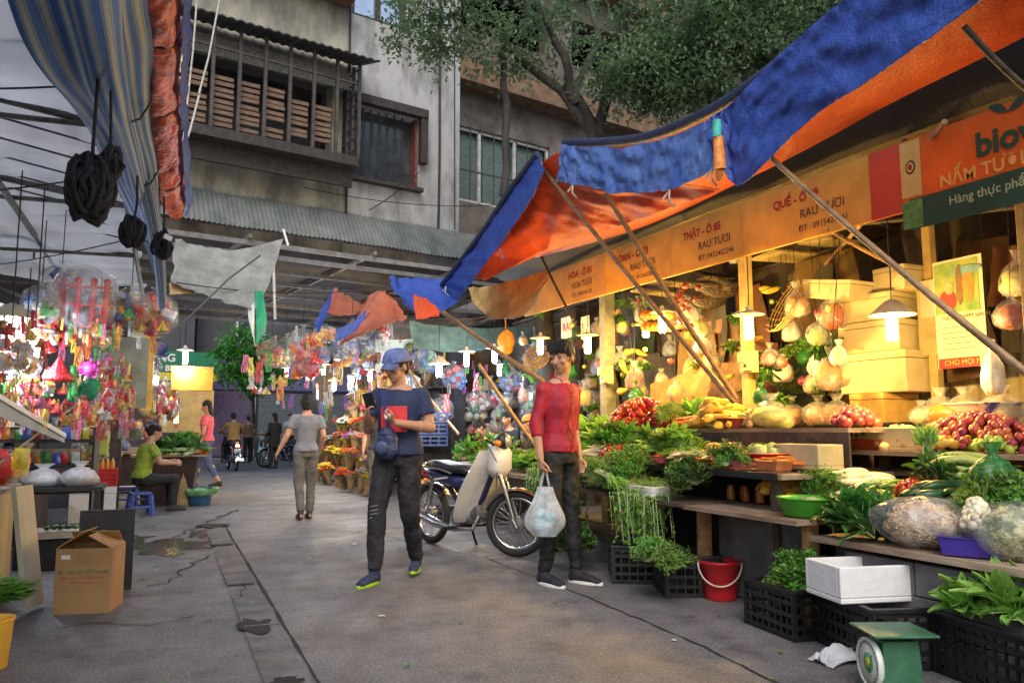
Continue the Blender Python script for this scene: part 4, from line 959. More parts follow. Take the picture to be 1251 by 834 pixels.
# posters
PP = M('poster_paper', (.66, .6, .42), .5, .06, 3, .03); RED = M('poster_red', (.55, .04, .03), .5, .1); GRN = M('poster_green', (.10, .25, .05), .5, .5, 6, col2=(.4, .42, .12))
def flat(o, ya, yb, za, zb_, X, mat, name, mi=0): return MB().box((X, (ya+yb)/2, (za+zb_)/2), (.004, abs(yb-ya), zb_-za)).build(name, mat, o, world=True)
a = A(1139, 322, X=5.3); b = A(1208, 446, X=5.3)
po = thing('poster', 'tall wall poster with green picture above white text and red foot strip', 'poster', (5.3, (a.y+b.y)/2, b.z)); z0, z1 = b.z, a.z; H_ = z1-z0
flat(po, a.y, b.y, z0, z1, 5.3, PP, 'sheet'); flat(po, a.y-.01, b.y+.03, z0+H_*.5, z1-.02, 5.294, GRN, 'picture'); flat(po, a.y-.01, b.y+.06, z0, z0+H_*.09, 5.294, RED, 'red_strip')
def blob_(o, y, z, ry, rz_, X, mat, name): MB().poly(ringv(ry, rz_), (0, -1, 0), (0, 0, 1), (X, y, z), .002).build(name, mat, o, world=True)
W_ = a.y-b.y
blob_(po, a.y-W_*.3, z0+H_*.62, .07, .08, 5.289, RED, 'figure'); blob_(po, a.y-W_*.34, z0+H_*.73, .035, .045, 5.288, M('poster_skin', (.7, .38, .18), .5), 'figure_face')
blob_(po, a.y-W_*.72, z0+H_*.74, .045, .13, 5.289, M('poster_orange', (.75, .22, .05), .5), 'figure'); blob_(po, a.y-W_*.55, z0+H_*.75, .025, .15, 5.287, M('poster_trunk', (.2, .12, .05), .5), 'tree_trunk'); blob_(po, a.y-W_*.7, z0+H_*.88, .12, .03, 5.2885, M('poster_blue', (.15, .3, .35), .5), 'sky_patch')
text_mb('THỰC PHẨM SẠCH', .045, (5.292, a.y-.05, z0+H_*.44), (0, -1, 0), (0, 0, 1), .002).build('lettering', SDT, po, world=True)
for k in range(5): flat(po, a.y-.05, b.y+.08, z0+H_*(.37-.05*k), z0+H_*(.375-.05*k), 5.295, SDT, 'text_line')
text_mb('CHO MỌI NHÀ', .055, (5.288, a.y-.06, z0+.02), (0, -1, 0), (0, 0, 1), .002).build('lettering', LYL, po, world=True)
c = A(1119, 345, X=5.45); d = A(1150, 432, X=5.45)
po2 = thing('notice_sheet', 'pale notice sheet tacked half hidden behind the wall poster', 'notice', (5.45, (c.y+d.y)/2, d.z))
flat(po2, c.y, d.y, d.z, c.z, 5.45, M('cream_board', (.55, .42, .2), .6, .1), 'board'); flat(po2, c.y-.03, d.y+.02, d.z+(c.z-d.z)*.5, c.z, 5.445, PP, 'sheet'); flat(po2, c.y-.06, d.y+.02, d.z+(c.z-d.z)*.2, d.z+(c.z-d.z)*.42, 5.445, MATS['beige_plastic'], 'label')
for px, w_, l_ in ((715, 20, 'left of the two red lettered white banners behind the red shirted man'), (692, 22, 'wider red lettered banner above the red shirted man')):
    c = A(px, 400, X=5.0); t = thing('paper_banner', l_ if 'banner' in l_ else l_, 'banner', c)
    MB().box((0, 0, 0), (.01, .22 if w_ == 20 else .3, .3)).build('sheet', PP, t); text_mb('3' if w_ == 20 else 'RAU', .16, (-.01, .1, -.05), (0, -1, 0), (0, 0, 1), .002).build('lettering', RED, t)
bpy.data.objects['paper_banner']['label'] = 'right hand white banner with a red numeral above the red shirted man'
# ---- containers
FOAM = M('white_foam', (.74, .74, .76), .65, .06, 14, .15, rnd_v=.04); FOAMY = M('lamplit_foam', (.55, .47, .27), .7, .12, 6, .15, rnd_v=.08)  # second tone is white foam with warm lamplight put into its colour
def foam_box(name, label, cat, loc, rz, dims, mat, lid=False, group=None, tilt=None, lab=False):
    t = thing(name, label, cat, loc, rz, group); x, y, z = dims; w_ = .025
    if tilt: t.rotation_euler = tilt
    mb = MB()
    if lid: mb.box((0, 0, z*.4), (x, y, z*.8))
    else:
        mb.box((0, 0, w_/2), (x, y, w_)); mb.box((x/2-w_/2, 0, z/2+w_/2), (w_, y, z-w_)); mb.box((-x/2+w_/2, 0, z/2+w_/2), (w_, y, z-w_)); mb.box((0, y/2-w_/2, z/2+w_/2), (x-2*w_-.001, w_, z-w_)); mb.box((0, -y/2+w_/2, z/2+w_/2), (x-2*w_-.001, w_, z-w_))
    mb.build('box_body', mat, t, bev=.006)
    if lid: MB().box((0, 0, z*.9+.002), (x*1.01, y*1.01, z*.19)).build('lid', mat, t, bev=.006)
    if lab: MB().box((0, -y/2-.002, z*.42), (x*.55, .003, z*.5)).build('sticker', M('faded_sticker', (.30, .32, .38), .5, .4, 9, 0, col2=(.62, .64, .68)), t)
    return t
def crate(label, loc, rz, dims, mat, group=None, name='plastic_crate', cat='crate'):
    t = thing(name, label, cat, loc, rz, group); x, y, z = dims; w_ = .012
    mb = MB(); mb.box((0, 0, .008), (x, y, .016))
    for zz_ in (.02, z*.28, z*.52, z*.76, z-.02):
        for s in (-1, 1): mb.box((0, s*(y/2-w_/2), zz_), (x, w_, .022)); mb.box((s*(x/2-w_/2), 0, zz_), (w_, y-2*w_, .022))
    nx = max(3, int(x/.055)); ny = max(3, int(y/.055))
    for s in (-1, 1):
        for i in range(nx+1): mb.box((-x/2+.008+(x-.016)*i/nx, s*(y/2-w_/2-.001), z/2), (.012 if i % nx else .03, w_, z-.01))
        for i in range(ny+1): mb.box((s*(x/2-w_/2-.001), -y/2+.008+(y-.016)*i/ny, z/2), (w_, .012 if i % ny else .03, z-.01))
    mb.build('lattice_body', mat, t)
    mb = MB()
    for s in (-1, 1): mb.box((0, s*(y/2-.005), z), (x+.012, .03, .02)); mb.box((s*(x/2-.005), 0, z), (.03, y-.03, .02))
    mb.build('rim', mat, t, bev=.003); return t
def basin(label, loc, r, h, mat, group=None, name='plastic_basin', cat='basin', flare=.78, sx=1., rz=0.):
    t = MB().lathe([(0, 0), (r*flare, 0), (r*flare+.005, .005), (r*.97, h*.92), (r, h*.97), (r*1.04, h), (r*1.04, h+.006), (r*.98, h+.004), (r*.93, h*.9), (r*flare-.01, .014), (0, .012)], 32)
    o = t.build(name, mat, origin=(0, 0, 0)); o.location = loc; o.scale = (sx, 1, 1); o.rotation_euler = (0, 0, rz); return tag(o, label, cat, group)
def tray(label, loc, rz, dims, mat, name='plastic_tray', cat='tray', group=None):
    x, y, z = dims; mb = MB(); w_ = .006
    def rr_(s, zz_): return [(x/2*s, y/2*s, zz_), (-x/2*s, y/2*s, zz_), (-x/2*s, -y/2*s, zz_), (x/2*s, -y/2*s, zz_)]
    vs = rr_(.86, 0)+rr_(.97, z*.93)+rr_(1.03, z*.95)+rr_(1.03, z)+rr_(.93, z)+rr_(.82, .008)
    fs = [(3, 2, 1, 0), (20, 21, 22, 23)]
    for k in range(5):
        for i in range(4): fs.append((k*4+i, k*4+(i+1) % 4, k*4+4+(i+1) % 4, k*4+4+i))
    mb.add(vs, fs, 0, False); o = mb.build(name, mat, origin=(0, 0, 0), bev=.004); o.location = loc; o.rotation_euler = (0, 0, rz); return tag(o, label, cat, group)
PR = M('red_plastic', (.50, .015, .02), .35, .15, 6, .05); PP2 = M('purple_plastic', (.05, .03, .30), .35, .15, 6, .05); PG = M('green_plastic', (.08, .42, .04), .35, .12, 6, .05, trans=.2)
PK = M('pink_plastic', (.6, .14, .14), .4, .15, 6); WB = M('red_brown_wood', (.42, .14, .05), .6, .3, 9, .2)
# ground line of crates, bucket, scale
crate('black lattice crate, left one of the pair holding leafy greens left of the red bucket', A(775, 715, Z=0)+Vector((.17, .26, 0)), R(62), (.52, .36, .26), BLKP)
crate('black lattice crate beside the red bucket with its edge along the lane', A(838, 732, Z=0)+Vector((.15, .18, 0)), R(68), (.36, .38, .26), BLKP)
bk_ = A(880, 737, Z=0)+Vector((.1, .12, 0))
bu = thing('bucket', 'red plastic bucket with white handle standing between black crates', 'bucket', bk_, R(-40))
MB().lathe([(0, 0), (.098, 0), (.102, .01), (.128, .225), (.137, .23), (.14, .245), (.132, .25), (.122, .235), (.096, .02), (0, .015)], 36).build('bucket_body', PR, bu)
mb = MB(); mb.tube([(.139*math.cos(t_), -.03-.105*math.sin(t_)*.6-.04*math.sin(t_), .235-.135*math.sin(t_)) for t_ in [math.pi*i/16 for i in range(17)]], .006, 6); mb.build('handle', PLW, bu)
crate('black lattice crate right of the red bucket holding a tuft of greens', Vector((3.24, 3.45, 0)), R(84), (.44, .36, .25), BLKP)
crate('black lattice crate carrying the open white foam box', Vector((3.28, 2.93, 0)), R(72), (.58, .40, .27), BLKP)
crate('black lattice crate next to the green scale under wilted leaves', Vector((3.40, 2.28, 0)), R(80), (.62, .38, .27), BLKP)
fb = foam_box('foam_box', 'open white foam box resting on a black crate behind the green scale', 'foam box', (3.20, 2.93, .283), R(-103), (.30, .46, .17), FOAM); MB().box((0, .232, .075), (.17, .003, .09)).build('sticker', M('faded_sticker', (.30, .32, .38), .5, .4, 9, 0, col2=(.62, .64, .68)), fb)
# scale
SGm = M('green_scale_enamel', (.035, .13, .075), .4, .25, 9, .1); sp = A(1128, 822, Z=.0)
sp = Vector((2.86, 2.31, 0)); sp = sp+Vector((.0, .17, 0)); sc = thing('weighing_scale', 'green enamel weighing scale with round white dial in the right foreground', 'scale', sp, R(-112))
sc.scale = (.9, .9, .9); MB().box((0, .0, .13), (.16, .2, .24), taper=.85).build('case', SGm, sc, bev=.008)
MB().box((0, 0, .018), (.2, .24, .03)).build('foot', SGm, sc, bev=.006)
MB().box((0, 0, .285), (.27, .30, .012)).build('pan', SGm, sc, bev=.004); MB().cyl((0, 0, .24), (0, 0, .28), .03).build('spindle', SGm, sc)
T_ = Matrix.Translation((0, -.112, .14)) @ Matrix.Rotation(R(90), 4, 'X')
d = MB(); d.T = T_; d.lathe([(0, -.01), (.105, -.01), (.112, .0), (.112, .02), (.104, .022), (.1, .012), (0, .012)], 36); dd = d.build('dial_rim', M('pale_enamel', (.6, .66, .6), .35, .1), sc)
for r_, z_, m_ in ((.098, .014, M('dial_white', (.75, .78, .72), .4, .05)), (.045, .016, M('dial_green', (.08, .4, .15), .4)), (.022, .018, M('dial_yellow', (.75, .65, .05), .4))):
    q = MB(); q.T = T_; q.lathe([(0, z_), (r_, z_), (r_, z_-.004)], 32); q.build('dial_face', m_, sc)
q = MB(); q.T = T_
for k in range(40): a_ = k*2*math.pi/40; q.box((.09*math.cos(a_), .09*math.sin(a_), .0165), (.012 if k % 5 else .02, .002, .002), (0, 0, a_))
q.box((.03, .0, .02), (.1, .004, .002), (0, 0, 1.2)); q.build('dial_marks', SDT, sc)
crate('green lattice basket standing at the right edge beside the black crate', Vector((3.22, 1.90, .0)), R(30), (.30, .30, .30), PG, name='plastic_basket', cat='basket')
basin('green plastic basin partly cut off at the bottom edge of the picture', Vector((2.94, 1.84, .02)), .17, .09, PG)
# white plastic bag dropped on the ground
mb = MB(); c = A(1040, 806, Z=.0)
mb.grid(lambda u, v: Vector((c.x-.2+.44*u, c.y-.08+.16*v+.1*u*-1+.05*math.sin(u*5), .008+.045*abs(noise.noise(Vector((u*6, v*5, 1))))*math.sin(math.pi*v)*2+.02*math.sin(math.pi*u))), 30, 14, thick=.003)
tag(mb.build('plastic_bag', M('white_film', (.72, .74, .8), .3, .1, 8, .3, trans=.3)), 'empty white plastic bag lying on the ground before the scale', 'plastic bag')
# silver basin behind the young man
basin('dull metal basin of greens on the ground right of the red shirted man', A(705, 690, Z=0)+Vector((.30, .25, .0)), .26, .15, M('dull_aluminium', (.35, .35, .36), .4, .3, 8, .1, metal=.6), name='metal_basin')
basin('grey basin tucked under the herb shelf above the left crate', A(772, 622, X=3.35), .13, .07, M('grey_green_metal', (.25, .28, .26), .4, .2, metal=.3), name='metal_basin')
basin('bright green plastic basin of lettuce on the low counter', Vector((3.45, A(988, 622, X=3.45).y, .545 if A(988, 622, X=3.45).y < 3.3 else .605)), .175, .10, PG)
basin('large blue and white bowl stacked on the rear shelf', Vector((5.1, A(1200, 505, X=5.1).y, 1.136)), .24, .14, M('blue_white_glaze', (.6, .6, .62), .2, 0, 5, 0, col2=(.03, .05, .35), thr=(.5, .56)), flare=.55, name='bowl', cat='bowl')
basin('red plastic basin with yellow cabbage on the upper table', Vector((3.75, A(936, 552, X=3.75).y, .848)), .2, .09, PR, flare=.85)
basin('dark red bowl holding a squash at the foot of the crossed poles', Vector((4.1, A(893, 520, X=4.1).y, 1.117)), .11, .07, M('maroon_plastic', (.16, .02, .03), .4), flare=.7, name='bowl', cat='bowl')
tray('blue purple plastic tray on the low counter in front of white turnips', (3.42, 2.5, .53), R(-60), (.27, .20, .085), PP2)
def on_table(px, X=3.56, z=.846): q = A(px, 560, X=X); return Vector((X, q.y, z))
for px, m_, l_ in ((808, PK, 'short pink tray, leftmost at the front edge of the upper table'), (846, PR, 'red tray left of the middle at the front edge of the upper table'), (876, PR, 'second red tray at the front edge of the upper table'), (906, PK, 'pink tray of mixed peppers right of the red trays')):
    tray(l_, on_table(px), R(90), (.22, .16, .05), m_)
tray('small red brown wooden box at the near end of the upper table', on_table(945, 3.52), R(90), (.20, .14, .06), WB, 'wooden_box', 'box')
tray('red tray of cucumbers behind the front trays', Vector((4.2, A(857, 535, X=4.2).y, 1.117)), R(90), (.3, .2, .05), PR)
tray('brick red tray on the tier shelf in front of the black crate', Vector((4.45, A(1072, 552, X=4.45).y+.05, .967)), R(90), (.34, .22, .07), M('brick_red_plastic', (.45, .07, .02), .5), )
foam_box('foam_box', 'white foam box on its side at the near end of the upper table', 'foam box', Vector((3.88, A(985, 553, X=3.88).y, .848)), R(90), (.42, .22, .16), FOAMY)
foam_box('foam_box', 'pale foam box holding red shallots on the tier shelf', 'foam box', Vector((4.5, A(1115, 548, X=4.5).y, .967)), R(90), (.52, .28, .15), FOAMY)
foam_box('foam_box', 'thin white foam tray among the hanging herbs of the lower shelf', 'foam box', A(793, 605, X=3.2)-Vector((0, 0, .0)), R(90), (.30, .16, .07), FOAM)
crate('dark lattice crate standing under the rear shelf', A(1040, 553, X=4.9), R(90), (.46, .3, .22), BLKP)
crate('second dark lattice crate under the rear shelf, nearer to the foam box', A(1095, 553, X=5.0), R(90), (.34, .3, .22), BLKP)
# stacked foam boxes at the back
yb_ = A(1078, 470, X=5.35).y
zc = 1.135
for i, (w_, h_, dy, dx, mt, l_) in enumerate(((.34, .26, .02, 0, M('yellow_carton', (.55, .36, .10), .6, .15), 'yellow carton at the bottom of the stack behind the brightest lamp'), (.62, .33, -.02, .02, FOAMY, 'big foam box second from the bottom of the stack behind the brightest lamp'), (.56, .25, .02, .03, FOAMY, 'foam box third from the bottom of the stack behind the brightest lamp'), (.56, .22, .06, .0, FOAMY, 'foam box fourth from the bottom of the stack behind the brightest lamp'))):
    foam_box('foam_box', l_, 'foam box', (5.38+dx, yb_+dy, zc), R(90+i*3), (w_, .4, h_), mt, True); zc += h_+.004
foam_box('foam_box', 'tilted foam lid box lying on top of the stack under the roof', 'foam box', (5.15, yb_+.22, zc-.02), 0, (.36, .5, .16), FOAMY, True, tilt=(R(10), 0, R(3)))
foam_box('foam_box', 'smaller foam box on top of the stack beside the tilted one', 'foam box', (5.45, yb_-.18, zc), R(90), (.3, .36, .2), FOAMY, True)
# ============================================================ PRODUCE
class Proto:
    def __init__(s, make): s.make = make; s.o = None; s.m = {}
    def put(s, loc, rot=(0, 0, 0), sc=1., label=None, cat=None, group=None, color=None):
        if s.o is None:
            o = s.o = s.make(); s.base = o
        else:
            o = s.base.copy(); COL.objects.link(o)
            for ch in list(s.base.children):
                c = ch.copy(); COL.objects.link(c); c.parent = o
                if color: c.color = (*color, 1)
        o.location = loc; o.rotation_euler = rot; o.scale = (sc, sc, sc) if not isinstance(sc, tuple) else sc
        o['label'] = label; o['category'] = cat
        if group: o['group'] = group
        elif 'group' in o: del o['group']
        if color:
            o.color = (*color, 1)
            for ch in o.children: ch.color = (*color, 1)
        return o
def one(mb, name, mats): return mb.build(name, mats, origin=(0, 0, 0))
V_RED = M('tomato_skin', (.55, .03, .015), .25, .25, 6, 0, rnd_v=.35); V_GRN = M('stalk_green', (.08, .2, .03), .6, .3, 12, .1)
V_ORG = M('carrot_skin', (.78, .19, .03), .5, .2, 9, .3, rnd_v=.25, stretch=(1, 1, 4)); V_DGR = M('zucchini_skin', (.018, .07, .02), .35, .5, 14, .1, rnd_v=.35)
V_CUC = M('cucumber_skin', (.12, .25, .04), .4, .4, 12, .2, rnd_v=.3); V_PAL = M('pale_gourd_skin', (.42, .5, .12), .4, .3, 8, .1, rnd_v=.3)
V_RAD = M('white_radish_skin', (.78, .68, .42), .45, .15, 9, .1, rnd_v=.15); V_YEL = M('yellow_squash_skin', (.78, .48, .07), .4, .2, 7, .15, rnd_v=.2)
V_CAB = M('cabbage_leaf', (.36, .5, .14), .5, 0, 7, .3, col2=(.62, .68, .34), trans=.15, rnd_v=.2); V_ONI = M('red_onion_skin', (.32, .05, .07), .35, .4, 9, .1, stretch=(3, 3, .6), rnd_v=.35)
V_SHA = M('shallot_skin', (.42, .06, .05), .45, .4, 9, .2, rnd_v=.4); V_LEM = M('lime_skin', (.35, .45, .06), .4, .2, 9, .2, rnd_v=.3); V_POT = M('potato_skin', (.45, .30, .14), .7, .25, 9, .3, rnd_v=.25)
H1 = M('herb_green', (.07, .22, .025), .55, 0, 3, 0, trans=.3, col2=(.19, .42, .06), rnd_v=.3); H2 = M('dark_leaf_green', (.03, .11, .02), .45, 0, 3, 0, trans=.3, col2=(.09, .24, .045), rnd_v=.3)
H3 = M('light_leaf_green', (.16, .36, .05), .5, 0, 4, 0, trans=.3, col2=(.34, .55, .12), rnd_v=.25); H4 = M('feather_herb_green', (.14, .30, .03), .6, 0, 4, 0, trans=.3, col2=(.3, .46, .08), rnd_v=.2)
STM = M('pale_stem', (.5, .6, .3), .5, .2, 8, .1); TANM = M('tan_root', (.62, .42, .2), .6, .3, 12, .3)
def gourd(L, r, m, name, k=None, bend=.12, tip=None):
    def f():
        n = 9; pts = [(bend*L*math.sin(math.pi*i/n), 0, L*i/n-L/2) for i in range(n+1)]
        rr_ = k or [.35, .8, .95, 1, 1, 1, 1, .95, .7, .2]
        mb = MB().tube(pts, [r*q for q in rr_], 10, 0)
        mb.cyl(pts[-1], Vector(pts[-1])+Vector((-.004, 0, .02)), r*.22, n=6, mi=1); return one(mb, name, [m, tip or V_GRN])
    return f
def ballf(r, m, name, sq=.85, calyx=True, amp=.06, tipm=None):
    def f():
        mb = MB().ell((0, 0, 0), (r, r, r*sq), None, 14, 9, 0, amp, 2)
        if calyx:
            for i in range(5): mb.leaf((0, 0, r*sq*.93), (math.cos(i*1.257), math.sin(i*1.257), -.1), (0, 0, 1), r*.6, r*.25, 1)
        mb.cyl((0, 0, r*sq*.8), (.002, 0, r*sq*1.25), r*.07, n=5, mi=1); return one(mb, name, [m, tipm or V_GRN])
    return f
def cabbagef(r, m, name, seed=1):
    def f():
        rr_ = random.Random(seed); mb = MB().ell((0, 0, 0), (r*.86, r*.86, r*.78), None, 18, 12, 0, .1, 3)
        for i in range(16):
            a = i*2.4; tl = rr_.uniform(.2, 1.1); w_ = r*.75
            def fn(u, v, a=a, tl=tl):
                th = (v-.5)*1.7; ph = -1.0+u*(1.5+tl*.5); q = r*(.93+.06*math.sin(v*14+a)*u+.16*u*u)
                x = math.cos(ph)*math.cos(th); y = math.cos(ph)*math.sin(th); z = math.sin(ph)
                p = Vector((x*q, y*q, z*q*.9)); return Matrix.Rotation(a, 3, 'Z') @ p
            mb.grid(fn, 6, 8)
        return one(mb, name, m)
    return f
def bunchf(kind, name, m, seed=1):
    def f():
        rr_ = random.Random(seed); mb = MB()
        g_ = rr_.gauss
        if kind == 'fine':       # drooping feathery herbs
            for i in range(130):
                a = rr_.uniform(0, 6.28); o_ = Vector((g_(0, .02), g_(0, .02), 0)); d = Vector((math.cos(a)*rr_.uniform(.2, .8), math.sin(a)*rr_.uniform(.2, .8), rr_.uniform(.4, 1))).normalized(); L = rr_.uniform(.10, .2)
                e1 = o_+d*L*.6; e2 = o_+d*L+Vector((0, 0, -L*.25)); mb.tube([o_, e1, e2], [.0016, .0013, .0006], 3, 1, caps=False)
                for k in range(7): q = e1.lerp(e2, k/6)+Vector((g_(0, .008), g_(0, .008), g_(0, .008))); mb.leaf(q, (g_(0, 1), g_(0, 1), g_(0, .6)), (0, 0, 1), .022, .006)
        elif kind == 'herb':     # small leaved herbs
            for i in range(70):
                a = rr_.uniform(0, 6.28); d = Vector((math.cos(a)*rr_.uniform(.2, 1.1), math.sin(a)*rr_.uniform(.2, 1.1), rr_.uniform(.3, 1))).normalized(); L = rr_.uniform(.09, .17)
                e = d*L; mb.tube([(0, 0, 0), e*.5+Vector((g_(0, .005), g_(0, .005), .005)), e], [.002, .0017, .001], 4, 1, caps=False)
                for k in range(6): mb.leaf(e*rr_.uniform(.55, 1)+Vector((g_(0, .01), g_(0, .01), g_(0, .01))), (g_(0, 1), g_(0, 1), rr_.uniform(-.2, 1)), (g_(0, .3), g_(0, .3), 1), rr_.uniform(.025, .04), rr_.uniform(.016, .028))
        elif kind == 'broad':    # broad curled leaves
            for i in range(26):
                a = rr_.uniform(0, 6.28); lean = rr_.uniform(.15, 1.2); L = rr_.uniform(.13, .22); W = rr_.uniform(.05, .09); h = rr_.uniform(0, .03)
                D = Vector((math.cos(a), math.sin(a), 0)); sd = Vector((-D.y, D.x, 0)); ph = rr_.uniform(0, 6)
                def fn(u, v, D=D, sd=sd, L=L, W=W, lean=lean, ph=ph, h=h):
                    t_ = u; x = L*t_*math.sin(lean*(.5+t_*.6)); z = L*t_*math.cos(lean*(.5+t_*.7))+h
                    w__ = W*math.sin(math.pi*min(1, .12+t_*.86))**.7*(v-.5)*2*.5
                    return D*x+sd*w__+Vector((0, 0, z+abs(v-.5)*W*.35+.006*math.sin(v*12+ph+t_*6)))
                mb.grid(fn, 6, 4); mb.tube([(0, 0, h), fn(.35, .5), fn(.8, .5)], [.006, .004, .0015], 5, 1, caps=False)
        elif kind == 'long':     # tied long bundles lying flat along +X
            for i in range(34):
                y, z = g_(0, .025), abs(g_(0, .016)); L = rr_.uniform(.26, .36)
                mb.tube([(-L/2, y*.6, z), (0, y*.5, z+.012), (L*.2, y, z+.01)], [.003, .0035, .003], 4, 1, caps=False)
                for k in range(4): mb.leaf((L*rr_.uniform(.0, .3), y+g_(0, .015), z+.01), (1, g_(0, .45), g_(0, .25)), (g_(0, .4), g_(0, .4), 1), rr_.uniform(.08, .15), rr_.uniform(.014, .03))
            mb.tube([(-.02+.002*k_, .035*math.cos(k_*.8), .02+.024*math.sin(k_*.8)) for k_ in range(9)], .003, 4, 1)
        elif kind == 'sprig':    # hanging down greens
            for i in range(60):
                a = rr_.uniform(0, 6.28); L = rr_.uniform(.12, .3); o_ = Vector((g_(0, .03), g_(0, .05), 0)); e = o_+Vector((math.cos(a)*.07-.04, math.sin(a)*.09, -L)); mi_ = o_+Vector((math.cos(a)*.05-.05, math.sin(a)*.06, .03))
                mb.tube([o_, mi_, e], [.002, .002, .001], 4, 1, caps=False)
                for k in range(8): mb.leaf(mi_.lerp(e, rr_.uniform(0, 1))+Vector((g_(0, .01), g_(0, .01), 0)), (g_(0, 1), g_(0, 1), rr_.uniform(-1.2, .2)), (g_(0, .3), g_(0, .3), 1), rr_.uniform(.028, .05), rr_.uniform(.014, .028))
        return one(mb, name, [m, STM])
    return f
PT = dict(tomato=Proto(ballf(.034, V_RED, 'tomato')), carrot=Proto(gourd(.2, .018, V_ORG, 'carrot', [.3, .4, .5, .6, .7, .8, .88, .95, 1, .6], .03)),
  zucchini=Proto(gourd(.2, .024, V_DGR, 'zucchini')), cucumber=Proto(gourd(.22, .019, V_CUC, 'cucumber', bend=.08)), gourd=Proto(gourd(.3, .028, V_PAL, 'long_gourd')),
  radish=Proto(gourd(.28, .03, V_RAD, 'white_radish', [.12, .3, .5, .68, .82, .92, 1, 1, .9, .5], .06)), squash=Proto(gourd(.16, .034, V_YEL, 'yellow_squash', [.4, .8, 1, 1, .95, .85, .75, .7, .6, .3])),
  cabbage=Proto(cabbagef(.085, V_CAB, 'cabbage')), onion=Proto(ballf(.036, V_ONI, 'red_onion', .9, False, .05, TANM)), shallot=Proto(ballf(.019, V_SHA, 'shallot', 1.1, False, .15, TANM)),
  lime=Proto(ballf(.024, V_LEM, 'lime', 1.1, False)), potato=Proto(ballf(.035, V_POT, 'potato', .8, False, .25)), melon=Proto(ballf(.10, V_PAL, 'green_melon', .9, False, .04)), pumpkin=Proto(ballf(.10, V_YEL, 'pumpkin', .7, False, .12)),
  turnip=Proto(ballf(.022, M('white_turnip_skin', (.8, .74, .55), .4, .1, 5, 0, rnd_v=.1), 'white_turnip', 1, False)), pepper=Proto(gourd(.08, .012, V_RED, 'chilli_pepper', [.2, .4, .55, .7, .8, .9, 1, 1, .9, .4], .15)),
  fine=Proto(bunchf('fine', 'herb_bunch', H4)), herb=Proto(bunchf('herb', 'herb_bunch', H1, 2)), herbd=Proto(bunchf('herb', 'herb_bunch', H2, 3)), broad=Proto(bunchf('broad', 'leafy_bunch', H1, 4)), broadl=Proto(bunchf('broad', 'leafy_bunch', H3, 5)), broadd=Proto(bunchf('broad', 'leafy_bunch', H2, 6)),
  long=Proto(bunchf('long', 'greens_bundle', H1, 7)), longl=Proto(bunchf('long', 'greens_bundle', H3, 8)), sprig=Proto(bunchf('sprig', 'hanging_herbs', H1, 9)), sprigd=Proto(bunchf('sprig', 'hanging_herbs', H2, 10)))
CAT = dict(tomato='tomato', carrot='carrot', zucchini='zucchini', cucumber='cucumber', gourd='gourd', radish='radish', squash='squash', cabbage='cabbage', onion='onion', shallot='shallot', lime='lime', potato='potato', melon='melon', pumpkin='pumpkin', turnip='turnip', pepper='chilli', fine='herbs', herb='herbs', herbd='herbs', broad='greens', broadl='greens', broadd='greens', long='greens', longl='greens', sprig='herbs', sprigd='herbs')
LONG = {'carrot', 'zucchini', 'cucumber', 'gourd', 'radish', 'squash', 'pepper'}
def heap(kind, c, a, b, h, n, label, sc=1., jit=.25, lie=None, face=None):
    """n pieces heaped on an oval mound a x b, h high"""
    for i in range(n):
        r = math.sqrt((i+.5)/n); t = i*2.39996+U(-.2, .2); x, y = a*r*math.cos(t), b*r*math.sin(t)
        z = h*(1-r*r)+U(-.004, .006)+.012*sc
        if kind in LONG: rot = (R(90)+U(-.15, .15), U(-3, 3), (lie if lie is not None else U(0, 3.1))+U(-jit, jit))
        elif kind in ('long', 'longl'): rot = (U(-.2, .2), U(-.15, .15), (lie if lie is not None else U(0, 6.2))+U(-jit, jit))
        elif kind in ('sprig', 'sprigd'): rot = (U(-.1, .1), U(-.1, .1), U(-.5, .5))
        else: rot = (y/max(b, .01)*-.5+U(-.3, .3), x/max(a, .01)*.5+U(-.3, .3), U(0, 6.28))
        PT[kind].put(Vector(c)+Vector((x, y, z)), rot, sc*U(.82, 1.18), label, CAT[kind], label_group(label))
_g = {}
def label_group(l): return l
def pz(px, py, X): return A(px, py, X=X)
# --- upper table: front trays
for px, k, n, sc, l in ((808, 'tomato', 9, .8, 'small tomatoes in the leftmost pink tray of the upper table'), (846, 'pepper', 14, 1, 'red chillies in the first red tray at the table front'), (876, 'pepper', 14, 1, 'red chillies in the second red tray at the table front'), (906, 'onion', 10, .8, 'small purple onions in the pink tray near the wooden box')):
    c = on_table(px); heap(k, c+Vector((0, 0, .02)), .055, .08, .015, n, l, sc)
c = on_table(800, 3.75); heap('broadl', c, .14, .2, .08, 8, 'yellow green mustard leaves lying behind the pink tray', .8)
c = on_table(770, 3.8); heap('longl', c, .15, .28, .10, 9, 'pale bundled stalks at the far end of the upper table', .9, .5)
c = on_table(735, 3.7); heap('radish', c, .13, .22, .10, 16, 'white radishes piled right of the red shirted man', .7, .5, 1.2)
c = on_table(755, 3.75); heap('broad', c+Vector((0, 0, .05)), .16, .25, .12, 9, 'green leaves tucked among the white radishes', .8)
c = on_table(775, 4.15); heap('tomato', c+Vector((.1, 0, .28)), .30, .46, .26, 130, 'ripe tomatoes heaped behind the radishes on the upper table')
c = on_table(800, 4.15); heap('pepper', c+Vector((0, 0, .30)), .1, .14, .08, 16, 'red chillies scattered beside the tomato heap', 1.3)
c = on_table(820, 4.2); heap('fine', c+Vector((0, 0, .28)), .12, .14, .14, 7, 'feathery dill standing between tomatoes and carrots', .8)
c = on_table(790, 3.72); heap('broad', c+Vector((0, 0, .04)), .12, .2, .08, 7, 'curly green lettuce in front of the dill', .8)
